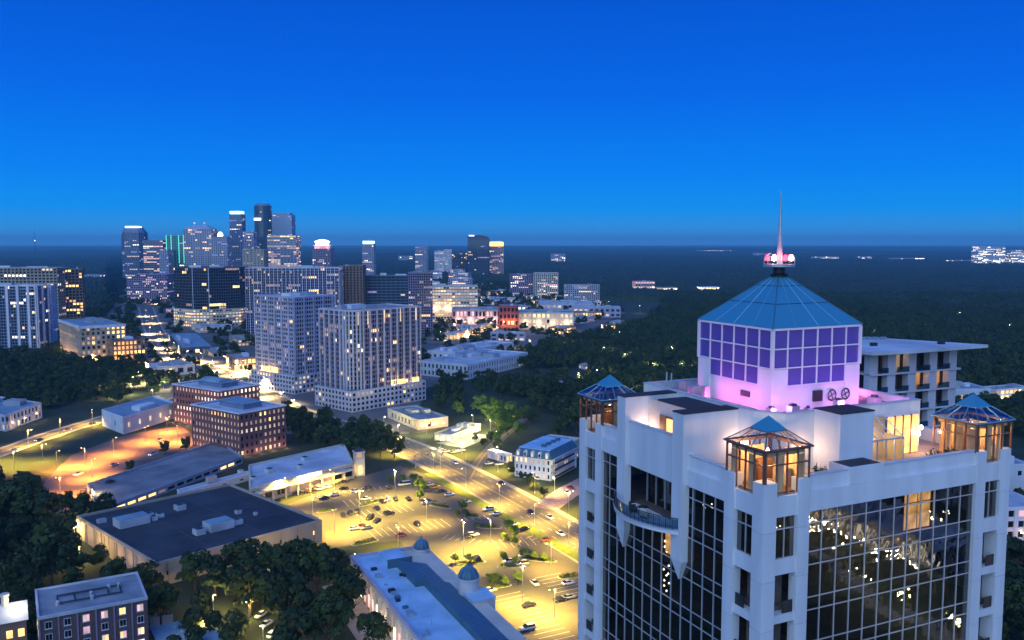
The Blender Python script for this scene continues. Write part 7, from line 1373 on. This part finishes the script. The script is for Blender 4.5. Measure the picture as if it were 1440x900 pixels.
# ================================================================ trees
def leaf_mat(name, a, b):
    m, t, p = principled(name); p.inputs['Roughness'].default_value = .7; p.inputs['Specular IOR Level'].default_value = .25
    oi = t.nodes.new('ShaderNodeObjectInfo'); co = t.nodes.new('ShaderNodeTexCoord')
    n = t.nodes.new('ShaderNodeTexNoise'); n.inputs['Scale'].default_value = 3.0; t.links.new(co.outputs['Object'], n.inputs[0])
    ad = t.nodes.new('ShaderNodeMath'); ad.operation = 'MULTIPLY_ADD'; ad.inputs[1].default_value = .55; t.links.new(oi.outputs['Random'], ad.inputs[0])
    sb = t.nodes.new('ShaderNodeMath'); sb.operation = 'MULTIPLY'; sb.inputs[1].default_value = .6; t.links.new(n.outputs[0], sb.inputs[0]); t.links.new(sb.outputs[0], ad.inputs[2])
    r = t.nodes.new('ShaderNodeValToRGB'); r.color_ramp.elements[0].position = .1; r.color_ramp.elements[0].color = (*a, 1); r.color_ramp.elements[1].position = .95; r.color_ramp.elements[1].color = (*b, 1)
    t.links.new(ad.outputs[0], r.inputs[0]); t.links.new(r.outputs[0], p.inputs['Base Color'])
    return m
leaf_mat('leaf', (.010, .020, .007), (.046, .072, .015)); leaf_mat('leaf_lamplit', (.05, .095, .012), (.13, .21, .03))  # the second is the same leaf with lamplight put into its colour
surf('bark', (.07, .05, .035), .95, .3, 3.0)
def crown_mesh(seed, n, tall=1.0, mat='leaf', leaf=.036, name='crown'):
    """unit crown (1 m across, base at z=.18) made of leaf sprays on lumpy lobes with gaps between"""
    rg = np.random.default_rng(seed); lobes = []
    for k in range(15):
        a, zz = rg.uniform(0, 6.28), rg.uniform(.0, 1.0); rad = .30 * math.sqrt(max(0, 1 - (zz - .35) ** 2 * 1.5)) * rg.uniform(.55, 1.1)
        lobes.append((rad * math.cos(a), rad * math.sin(a), .30 + zz * .52 * tall, rg.uniform(.12, .22)))
    P = []; F = []
    for i in range(n):
        x, y, z, r = lobes[rg.integers(len(lobes))]; d = rg.normal(size=3); d /= np.linalg.norm(d)
        if d[2] < -.3: d[2] *= -.5
        c = np.array((x, y, z)) + d * r * rg.uniform(.72, 1.08) * np.array((1, 1, .85))
        e1 = np.cross(d, rg.normal(size=3)); e1 /= np.linalg.norm(e1); e1 = e1 + d * rg.uniform(-.5, .5); e2 = np.cross(d, e1) + d * rg.uniform(-.4, .4); s = leaf * rg.uniform(.5, 1.3)
        k = len(P); P += [c - e1 * s - e2 * s * .4, c + e1 * s - e2 * s * .6, c + e1 * s * .7 + e2 * s, c - e1 * s * .8 + e2 * s * .7]; F.append((k, k + 1, k + 2, k + 3))
    me = bpy.data.meshes.new(name); me.from_pydata([tuple(p) for p in P], [], F); me.materials.append(MATS[mat]); me.update()
    return me
def trunk_mesh(seed):
    rg = random.Random(seed); m = MB(); m.tube((0, 0, -.01), (.01, 0, .26), .030, .020, 7); top = (.01, 0, .25)
    for k in range(6):
        a = k * 1.05 + rg.uniform(-.3, .3); r = rg.uniform(.14, .28); b = (r * math.cos(a), r * math.sin(a), rg.uniform(.42, .66)); m.tube(top, b, .014, .004, 5)
    m.tube(top, (0, .01, .75), .018, .004, 5)
    return m.mesh('trunk', 'bark')
CROWNS = [crown_mesh(40 + k, 1500, (1.0, .9, 1.1, 1.0, 1.2)[k]) for k in range(5)]
CROWNS_B = [crown_mesh(60 + k, 1300, 1.0, 'leaf_lamplit') for k in range(3)]
TRUNKS = [trunk_mesh(k) for k in range(5)]
AREAS = [('tall black-green tree in the grove beside the charcoal-roofed store', 'grove beside the charcoal-roofed store'), ('dark tree beside the brick apartment house', 'trees beside the brick apartment house'),
 ('broad dark tree between the charcoal-roofed store and the arcade mall', 'trees between the store and the arcade mall'), ('dark street tree near the brick offices, supermarket or rounded tower', 'trees round the brick offices and supermarket'),
 ('bright green tree lit by lamps behind the white-walled restaurant', 'lamplit trees behind the restaurants'), ('dark tree in the wood behind the mansard house', 'near trees of the wood behind the mansard house'),
 ('dark tree in the wood below the white condominium', 'wood below the white condominium'), ('dark tree beside the right-hand turret of the tower', 'trees beyond the right-hand turret'), ('dark tree below the white club house', 'trees below the club house'),
 ('small dark tree standing at the edge of the grey parking deck', 'small trees round the parking deck'), ('small round tree on an island of the floodlit lot', 'small trees in the floodlit lot'), ('lamplit tree along the avenue below the faceted glass tower', 'street trees along the upper avenue'), ('dark tree beside the white-roofed complex', 'trees between the white-roofed complex and the shop row'), ('small tree in front of the mansard house or restaurant', 'small trees round the mansard house')]
CROWN_OBJ = []
for i, (x, y, s, a, rz, v) in enumerate(TREES):
    lb, gp = AREAS[a]
    t = thing('broadleaf_tree', lb, 'tree', (x, y, .2 if a == 10 else 0), rz, gp); t.scale = (s, s, s * (1.0 + .18 * ((i * 37) % 7 - 3) / 3))
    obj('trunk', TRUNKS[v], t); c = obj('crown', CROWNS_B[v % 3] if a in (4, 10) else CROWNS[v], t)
    CROWN_OBJ.append(c)
# ---- woods beyond: too many to count
FOOT = [(b[4], b[5], b[6], b[7], b[8]) for b in BLD]
def on_building(x, y, m=4.0):
    hit = np.zeros(len(x), bool)
    for ox, oy, rz, w, d in FOOT:
        c, s = math.cos(rz), math.sin(rz); a = (x - ox) * c + (y - oy) * s; b = -(x - ox) * s + (y - oy) * c
        hit |= (a > -m) & (a < w + m) & (b > -m) & (b < d + m)
    return hit
def near_line(x, y, pts, r):
    hit = np.zeros(len(x), bool)
    for (ax, ay), (bx, by_) in zip(pts, pts[1:]):
        L2 = (bx - ax) ** 2 + (by_ - ay) ** 2; t = np.clip(((x - ax) * (bx - ax) + (y - ay) * (by_ - ay)) / L2, 0, 1)
        hit |= (x - ax - t * (bx - ax)) ** 2 + (y - ay - t * (by_ - ay)) ** 2 < r * r
    return hit
def in_poly(x, y, poly):
    c = np.zeros(len(x), bool); n = len(poly)
    for i in range(n):
        (x0, y0), (x1, y1) = poly[i - 1], poly[i]
        with np.errstate(divide='ignore', invalid='ignore'):
            c ^= ((y0 > y) != (y1 > y)) & (x < (x1 - x0) * (y - y0) / (y1 - y0 + 1e-12) + x0)
    return c
def instancer(src, smin, smax):
    ng = bpy.data.node_groups.new('wood_scatter', 'GeometryNodeTree')
    ng.interface.new_socket('Geometry', in_out='INPUT', socket_type='NodeSocketGeometry'); ng.interface.new_socket('Geometry', in_out='OUTPUT', socket_type='NodeSocketGeometry')
    N = ng.nodes; i = N.new('NodeGroupInput'); o = N.new('NodeGroupOutput'); ip = N.new('GeometryNodeInstanceOnPoints'); oi = N.new('GeometryNodeObjectInfo'); oi.inputs['Object'].default_value = src
    rs = N.new('FunctionNodeRandomValue'); rs.inputs[2].default_value = smin; rs.inputs[3].default_value = smax
    rr = N.new('FunctionNodeRandomValue'); rr.data_type = 'FLOAT_VECTOR'; rr.inputs[0].default_value = (-.12, -.12, 0); rr.inputs[1].default_value = (.12, .12, 6.28); rr.inputs['Seed'].default_value = 3
    L = ng.links; L.new(i.outputs[0], ip.inputs['Points']); L.new(oi.outputs['Geometry'], ip.inputs['Instance']); L.new(rr.outputs[0], ip.inputs['Rotation']); L.new(rs.outputs[1], ip.inputs['Scale']); L.new(ip.outputs[0], o.inputs[0])
    return ng
def wood(name, label, pts, src, smin, smax):
    me = bpy.data.meshes.new(name); me.from_pydata([(float(a), float(b), -.5) for a, b in pts], [], []); o = obj(name, me)
    tag(o, label, 'wood', 'dark woods round the city', 'stuff'); md = o.modifiers.new('scatter', 'NODES'); md.node_group = instancer(src, smin, smax)
    return o
g = np.random.default_rng(5)
def jitter_grid(x0, x1, y0, y1, st):
    X, Y = np.meshgrid(np.arange(x0, x1, st), np.arange(y0, y1, st)); X = X.ravel() + g.uniform(-.42, .42, X.size) * st; Y = Y.ravel() + g.uniform(-.42, .42, Y.size) * st
    return X, Y
def clear(x, y):
    k = ~on_building(x, y); 
    for ln, r in ((AVENUE, 14), (WEST_ROAD, 9), (MALL_STREET, 8), (FAR_STREET, 9), (DRIVE, 8)): k &= ~near_line(x, y, ln, r)
    k &= ~in_poly(x, y, LOT) & ~in_poly(x, y, ORANGE_LOT) & ~in_poly(x, y, CITY)
    k &= ~((np.abs(x - 36) < 26) & (np.abs(y - 82) < 26)) & ~((np.abs(x - 82) < 24) & (np.abs(y - 178) < 24)) & ~((np.abs(x - 24) < 26) & (np.abs(y - 412) < 30))
    k &= ~((np.abs(x - 270) < 75) & (np.abs(y - 5) < 70))
    return k
lone = np.array([(t_[0], t_[1]) for t_ in TREES])
X, Y = jitter_grid(-120, 1400, 60, 1750, 9.5)
ang = np.degrees(np.arctan2(X, Y)); k = clear(X, Y) & (ang < 37)
line = np.interp(Y, (60, 330, 420, 520, 640, 900, 1150, 1400, 1750), (40, 55, 60, 40, -10, 30, 170, 240, 300))
k &= X > line
kk = np.where(k)[0]; kk = kk[[np.min((lone[:, 0] - X[q]) ** 2 + (lone[:, 1] - Y[q]) ** 2) > 45 for q in kk]]
gap = np.sin(X[kk] * .013 + 1.3) * np.sin(Y[kk] * .011 + .4) + .4 * np.sin(X[kk] * .04) * np.sin(Y[kk] * .037); kk = kk[gap < .82]
h1 = kk[::3]; h2 = kk[1::3]; h3 = kk[2::3]
WD = 'dense dark wood spreading behind the tower to the horizon'
for nm, hs, src in (('woodland', h1, 0), ('woodland', h2, 1), ('woodland', h3, 2)):
    src_obj = next(c for c in CROWN_OBJ if c.data == CROWNS[src]); wood(nm, WD, np.c_[X[hs], Y[hs]], src_obj, 10, 15.5)
X, Y = jitter_grid(-1100, 60, 150, 1700, 10.5)
ang = np.degrees(np.arctan2(X, Y)); k = clear(X, Y) & (ang > -37)
line = np.interp(Y, (150, 230, 330, 480, 545, 600, 700, 800, 900, 1100, 1700), (-125, -128, -150, -330, -330, -275, -300, -352, -425, -560, -700)); k &= X < line
kk = np.where(k)[0]; kk = kk[[np.min((lone[:, 0] - X[q]) ** 2 + (lone[:, 1] - Y[q]) ** 2) > 45 for q in kk]]
wood('woodland', 'dark wood around the white condominium and the western road', np.c_[X[kk], Y[kk]], next(c for c in CROWN_OBJ if c.data == CROWNS[3]), 9, 14)
# trees scattered between the streets of the district
X, Y = jitter_grid(-800, 420, 640, 2300, 18)
k = in_poly(X, Y, CITY) & ~on_building(X, Y, 5) & (g.random(X.size) < .62)
for ln, r in ((AVENUE, 15), (FAR_STREET, 9)): k &= ~near_line(X, Y, ln, r)
k &= Y > 640
wood('street_greenery', 'scattered street trees between the blocks of the district', np.c_[X[k], Y[k]], next(c for c in CROWN_OBJ if c.data == CROWNS[4]), 8, 13)
# ---- the far forest: rolling canopy to the horizon
surf('canopy', (.030, .048, .020), .95, c2=(.012, .020, .010), scale=.012, detail=8)
na, nr = 700, 330
A_ = np.linspace(R(-38), R(38), na); px_ = np.tan(A_) * 1235 + 720
start = np.interp(px_, (0, 150, 175, 700, 745, 830, 1440), (1350, 1500, 2350, 2350, 1900, 1650, 1500))
tt = np.linspace(0, 1, nr); inv = 1 / start[None, :] * (1 - tt[:, None]) + (1 / 25000.0) * tt[:, None]; Rr = 1 / inv
Xc = Rr * np.sin(A_)[None, :]; Yc = Rr * np.cos(A_)[None, :]
lump = g.random(Xc.shape); roll = np.sin(Xc * .0011 + 2) * np.cos(Yc * .0008 + .5) + .6 * np.sin(Xc * .0031 + Yc * .0017)
Zc = 6 + 9 * lump ** 1.5 + np.clip(roll, -1, 1.2) * np.clip((Rr - 2600) / 9000, 0, 1) * 14 - np.clip((Rr - 16000) / 9000, 0, 1) * 12
Zc[0, :] = -1
# lobes instead of spikes: soften along the view direction
Zc[1:-1] = .25 * Zc[:-2] + .5 * Zc[1:-1] + .25 * Zc[2:]
Vt = np.stack((Xc.ravel(), Yc.ravel(), Zc.ravel()), 1); idx = np.arange(na * nr).reshape(nr, na)
Fq = np.stack((idx[:-1, :-1].ravel(), idx[:-1, 1:].ravel(), idx[1:, 1:].ravel(), idx[1:, :-1].ravel()), 1)
me = bpy.data.meshes.new('far_forest'); me.from_pydata(Vt.tolist(), [], Fq.tolist()); me.materials.append(MATS['canopy']); me.update()
tag(obj('far_forest', me), 'blue-black forest canopy rolling out to the horizon', 'forest', None, 'stuff')

# ================================================================ street lamps
def lamp_proto(name, h, reach, double, glowm, power, c, r=.35, omni=False):
    pole = MB().tube((0, 0, 0), (0, 0, h), .13, .07, 7).mesh('pole', 'galvanised')
    arms = [MB().tube((0, 0, h - .1), (sg * reach, 0, h + .25), .05, .04, 5).mesh('arm', 'galvanised') for sg in ((1, -1) if double else (1,))]
    heads = [MB().box(sg * reach - .45, sg * reach + .45, -.2, .2, h + .18, h + .36).mesh('lamp_head', 'dark_metal') for sg in ((1, -1) if double else (1,))]
    lens = [MB().lathe(sg * reach, 0, ((.08, h - .02), (.22, h + .06), (.24, h + .17)), 8).mesh('lens', glowm) for sg in ((1, -1) if double else (1,))]
    d = bpy.data.lights.new('street_light', 'POINT' if omni else 'SPOT'); d.energy = power; d.color = c; d.shadow_soft_size = r
    if not omni: d.spot_size = R(143); d.spot_blend = .55
    return pole, arms, heads, lens, d, h
glow('lens_gold', (1, .70, .22), 30); glow('lens_orange', (1, .45, .10), 26); glow('lens_white', (1, .90, .70), 34)
LP = {'mast': lamp_proto('light_mast', 13, 1.3, True, 'lens_white', 112000, (1, .66, .09), .5), 'gold': lamp_proto('street_lamp', 9, 1.8, False, 'lens_gold', 50000, (1, .60, .08)), 'orange': lamp_proto('street_lamp', 9, 1.4, False, 'lens_orange', 85000, (1, .36, .05)),
      'street': lamp_proto('street_lamp', 9, 1.8, False, 'lens_white', 125000, (1, .70, .30)), 'green': lamp_proto('street_lamp', 6, .8, False, 'lens_white', 9500, (1, .86, .34), .35, True), 'lowgold': lamp_proto('street_lamp', 5, .6, False, 'lens_gold', 5200, (1, .74, .22), .35, True), 'woods': lamp_proto('street_lamp', 11, 1.0, False, 'lens_white', 5000, (1, .82, .5), .35, True)}
LL = {'mast': ('tall twin-headed light mast standing in the floodlit lot', 'light masts of the floodlit lot', 'light_mast'), 'gold': ('gold street lamp along the lower avenue and floodlit lot', 'gold street lamps', 'street_lamp'), 'orange': ('orange lamp over the orange-lit lot', 'orange lamps of the western lot', 'street_lamp'),
      'street': ('white-gold street lamp along the streets of the upper district', 'street lamps of the upper district', 'street_lamp'), 'green': ('short white lamp among the trees near the restaurants', 'lamps near the restaurants', 'street_lamp'), 'lowgold': ('low gold lamp under the dark trees near the stores', 'lamps under the dark trees', 'street_lamp'), 'woods': ('small white lamp shining out of the dark wood', 'lamps in the dark wood', 'street_lamp')}
for x, y, kd in LAMPS:
    pole, arms, heads, lens, d, h = LP[kd]; lb, gp, nm = LL[kd]
    t = thing(nm, lb, 'street lamp', (x, y, 0), TRZ + rnd.choice((0, R(90), R(180))), gp)
    obj('pole', pole, t)
    for q in arms: obj('arm', q, t)
    for q, ln in zip(heads, lens): hd = obj('lamp_head', q, t); obj('lens', ln, hd)
    lo = bpy.data.objects.new('street_light', d); col.objects.link(lo); lo.parent = t; lo.location = (0, 0, h - .25)
# lamp arms never throw their own pole's shadow across the lot: the source hangs below the head

# ================================================================ cars
for n, c in (('w', (.72, .72, .72)), ('d', (.022, .022, .026)), ('r', (.22, .025, .02)), ('y', (.65, .38, .03)), ('g', (.34, .35, .37))):
    m = gloss('car_' + n, c, .22, 1.5); m.node_tree.nodes['Principled BSDF'].inputs['Coat Weight'].default_value = .6
gloss('car_glass', (.015, .018, .022), .05, 1.6); surf('tyre', (.02, .02, .02), .9, .1, 3); glow('headlight', (1, .92, .75), 7); glow('taillight', (1, .05, .03), 4); gloss('lamp_off', (.5, .5, .52), .1, 1.5); gloss('tail_off', (.25, .02, .02), .15, 1.5)
def loft(sections):
    """closed body through cross-sections (x, half width, z low, z high, tuck)"""
    m = MB(); P = []
    for x, hw, z0, z1, tk in sections: P += [(x, -hw, z0), (x, hw, z0), (x, hw, z0 + (z1 - z0) * .62), (x, hw * tk, z1), (x, -hw * tk, z1), (x, -hw, z0 + (z1 - z0) * .62)]
    F = []
    for k in range(len(sections) - 1): F += [(k * 6 + i, k * 6 + (i + 1) % 6, (k + 1) * 6 + (i + 1) % 6, (k + 1) * 6 + i) for i in range(6)]
    n = len(sections) - 1; F += [tuple(range(5, -1, -1)), tuple(range(n * 6, n * 6 + 6))]
    return m.add(P, F)
BODY = {'s': [(-2.30, .70, .45, .72, .9), (-2.2, .82, .3, .88, .9), (-1.2, .90, .25, .95, .92), (.8, .90, .25, .93, .92), (1.9, .86, .28, .80, .88), (2.3, .72, .40, .64, .85)],
        'u': [(-2.3, .80, .5, .95, .9), (-2.2, .92, .35, 1.12, .92), (-1.0, .95, .32, 1.12, .94), (1.0, .95, .32, 1.08, .94), (2.1, .92, .36, 1.0, .9), (2.4, .8, .5, .82, .88)],
        'n': [(-2.9, .92, .4, 1.2, .95), (-2.85, .98, .35, 1.25, .96), (1.6, .98, .35, 1.25, .96), (2.5, .95, .4, 1.1, .92), (2.8, .85, .5, .9, .9)]}
CAB = {'s': [(-1.75, .74, .90, .94, .9), (-1.0, .76, .90, 1.40, .80), (.25, .76, .90, 1.42, .80), (1.15, .76, .88, .93, .9)], 'u': [(-2.15, .86, 1.08, 1.15, .9), (-1.9, .86, 1.08, 1.72, .86), (.3, .86, 1.08, 1.74, .86), (1.25, .86, 1.05, 1.1, .9)], 'n': [(-2.8, .94, 1.22, 1.3, .95), (-2.7, .94, 1.22, 2.15, .88), (1.0, .94, 1.22, 2.15, .88), (2.0, .92, 1.18, 1.25, .9)]}
ROOF = {'s': (-1.0, .2, .60, 1.40), 'u': (-1.85, .25, .72, 1.72), 'n': (-2.65, .95, .81, 2.14)}
CM = {}
wheel_me = {}
for kd in 'sun':
    for c in 'wdryg':
        me = loft(BODY[kd]).mesh('body', 'car_' + c); me.shade_smooth(); x0, x1, hw, z = ROOF[kd]
        CM[kd, c] = (me, MB().box(x0, x1, -hw, hw, z - .02, z + .045).mesh('roof_panel', 'car_' + c))
    CM[kd] = loft(CAB[kd]).mesh('cabin_glass', 'car_glass')
tyre = MB().tube((0, -.11, 0), (0, .11, 0), .33, n=12).mesh('wheel', 'tyre'); rim = MB().tube((0, -.115, 0), (0, .115, 0), .19, n=8).mesh('rim', 'galvanised')
hl = {s: MB().box(-.04, .05, -.16, .16, -.07, .07).mesh('headlight', s) for s in ('headlight', 'lamp_off')}; tl = {s: MB().box(-.05, .04, -.15, .15, -.08, .08).mesh('taillight', s) for s in ('taillight', 'tail_off')}
CN = {'w': 'white', 'd': 'black', 'r': 'dark red', 'y': 'yellow', 'g': 'silver'}; KN = {'s': 'sedan', 'u': 'sport utility car', 'n': 'passenger van'}
far_car = {}
for c in 'wdrg':
    m = loft(BODY['s']); cb = loft(CAB['s']); m.add(cb.v, cb.f, 1)
    for x in (-2.28, 2.25):
        for y in (-.6, .6): m.box(x - .06, x + .06, y - .16, y + .16, .5, .68, 2 if x > 0 else 3)
    far_car[c] = m.mesh('car', ['car_' + c, 'car_glass', 'headlight', 'taillight'])
def heading(h): return {'u': TRZ, 'v': TRZ + R(90), 'x': TRZ + R(45), 'a': TRZ - R(90)}[h]
for i, (x, y, c, kd, h) in enumerate(CARS):
    rz = heading(h) + rnd.uniform(-.06, .06) + (math.pi if rnd.random() < .5 and h != 'a' else 0); moving = h == 'a'
    if kd == 'f':
        o = obj('car', far_car[c], None, (x, y, .03)); ang_ = rz if y < 720 else R(100) + (math.pi if i % 2 else 0); o.rotation_euler = (0, 0, ang_)
        tag(o, CN[c] + (' car with lit lamps on the upper avenue' if y > 500 and x < -200 and x > -480 and h == 'a' else ' car on the western road or orange-lit lot' if h == 'x' else ' car with lit lamps on the upper avenue'), 'car', 'cars on the far streets'); continue
    where = 'driving on the lower avenue' if moving else 'parked in the floodlit lot'
    if not moving:
        if y > 440: where = 'parked at the restaurant patio'
        elif y > 385 and x > -20: where = 'parked beside the mansard house'
        elif x > 12 and y > 360: where = 'parked on the pink driveway'
        elif x < -75 and y < 300: where = 'parked under the dark trees'
        elif x < -140: where = 'parked on the grey parking deck'
        elif x < -58 and y > 355: where = 'parked before the supermarket'
    z0 = .02 if x > -140 else 3.0
    t = thing('car', '%s %s %s' % (CN[c], KN[kd], where), 'car', (x, y, z0), rz, 'cars ' + where)
    b = obj('body', CM[kd, c][0], t); obj('cabin_glass', CM[kd], t); obj('roof_panel', CM[kd, c][1], b)
    bx_ = 1.45 if kd != 'n' else 1.8; hw_ = BODY[kd][2][1] - .08
    for sx_ in (-1, 1):
        for sy in (-1, 1): w_ = obj('wheel', tyre, t, (sx_ * bx_, sy * hw_, .33)); obj('rim', rim, w_)
    xe = BODY[kd][-1][0]; xb = BODY[kd][0][0]; zh = .60 if kd == 's' else .82
    for sy in (-.52, .52): obj('headlight', hl['headlight' if moving else 'lamp_off'], t, (xe - .02, sy, zh)); obj('taillight', tl['taillight' if moving else 'tail_off'], t, (xb + .02, sy, zh + .05))

# ================================================================ small street things
tw = thing('radio_mast', 'thin lattice radio mast far out on the wooded ridge', 'mast', (-4330, 8000, 0))
MB().lathe(0, 0, ((3.5, 0), (2.2, 120), (.6, 235)), 4).build('lattice', 'dark_metal', tw); MB().lathe(0, 0, ((2.6, 118), (2.6, 122)), 6).build('beacon', 'bulb_white', tw)
for i, (x, y) in enumerate(((-47, 421), (-44, 417), (-41, 423))):
    t = thing('traffic_signal', 'black traffic signal on a mast arm over the crossing', 'traffic signal', (x + i * 9, y + i * 4, 0), TRZ + i, 'signals at the crossing')
    MB().tube((0, 0, 0), (0, 0, 6.4), .12, .09, 7).build('pole', 'galvanised', t); MB().tube((0, 0, 6.2), (7, 0, 6.5), .08, .05, 6).build('arm', 'galvanised', t)
    for x_ in (3.2, 6.2):
        hd = MB().box(x_ - .18, x_ + .18, -.15, .15, 5.5, 6.5).build('signal_head', 'dark_metal', t)
        for k, mt in enumerate(('tail_off', 'lamp_off', 'lit_green')): MB().lathe(x_, -.16, ((.1, 6.3 - k * .32), (.1, 6.2 - k * .32)), 8).build('signal_lens', mt, hd)

# ================================================================ what the tower's glass mirrors: the side street across from its right-hand wall
hall = thing('banquet_hall', 'floodlit cream hall across the side street, mirrored in the dark glass wall', 'hall', (262, 22, 0), R(-62))
facade(hall, [(0, 0), (64, 0), (64, 26), (0, 26)], 0, 9, ('w_cream', 'r_grey', 9, 5, .5, .6, .8, 'warm', .4, 'win_dark', 0), random.Random(9)); flat_roof(hall, [(0, 0), (64, 0), (64, 26), (0, 26)], 9, ('w_cream', 'r_white') + (0,) * 8 + (4,), random.Random(9))
for x in np.arange(4, 62, 8): lamp(hall, (x, -5, 3), 5200, (1, .74, .42), .4, 'wall_light')
ribbon('garden_path', smooth([(205, 45), (222, 30), (226, 12), (244, 2), (262, -20)]), 3, -3, .02, 'sidewalk')
for x, y in ((212, 40), (226, 22), (236, 6), (255, -8), (298, -40), (310, 10)):
    pole, arms, heads, lens, d, h = LP['green']
    t = thing('garden_lamp', 'white lamp beside the garden path mirrored in the glass wall', 'street lamp', (x, y, 0), 0, 'lamps beside the mirrored garden path'); obj('pole', pole, t); obj('arm', arms[0], t); hd = obj('lamp_head', heads[0], t); obj('lens', lens[0], hd)
    lo = bpy.data.objects.new('street_light', d); col.objects.link(lo); lo.parent = t; lo.location = (0, 0, h - .25)

# ================================================================ evening air
hm = bpy.data.materials.new('haze_air'); hm.use_nodes = True; MATS['haze_air'] = hm
ht = hm.node_tree; ht.nodes.clear(); ho = ht.nodes.new('ShaderNodeOutputMaterial'); pv = ht.nodes.new('ShaderNodeVolumePrincipled')
pv.inputs['Color'].default_value = (.32, .84, 1.0, 1); pv.inputs['Density'].default_value = HAZE; pv.inputs['Anisotropy'].default_value = 0.1
ht.links.new(pv.outputs[0], ho.inputs['Volume'])
hz = MB().box(-27000, 27000, -3000, 27000, -16, 262).build('haze', 'haze_air', kind='stuff')
tag(hz, 'thin blue evening haze lying over the whole city', 'haze', None, 'stuff')
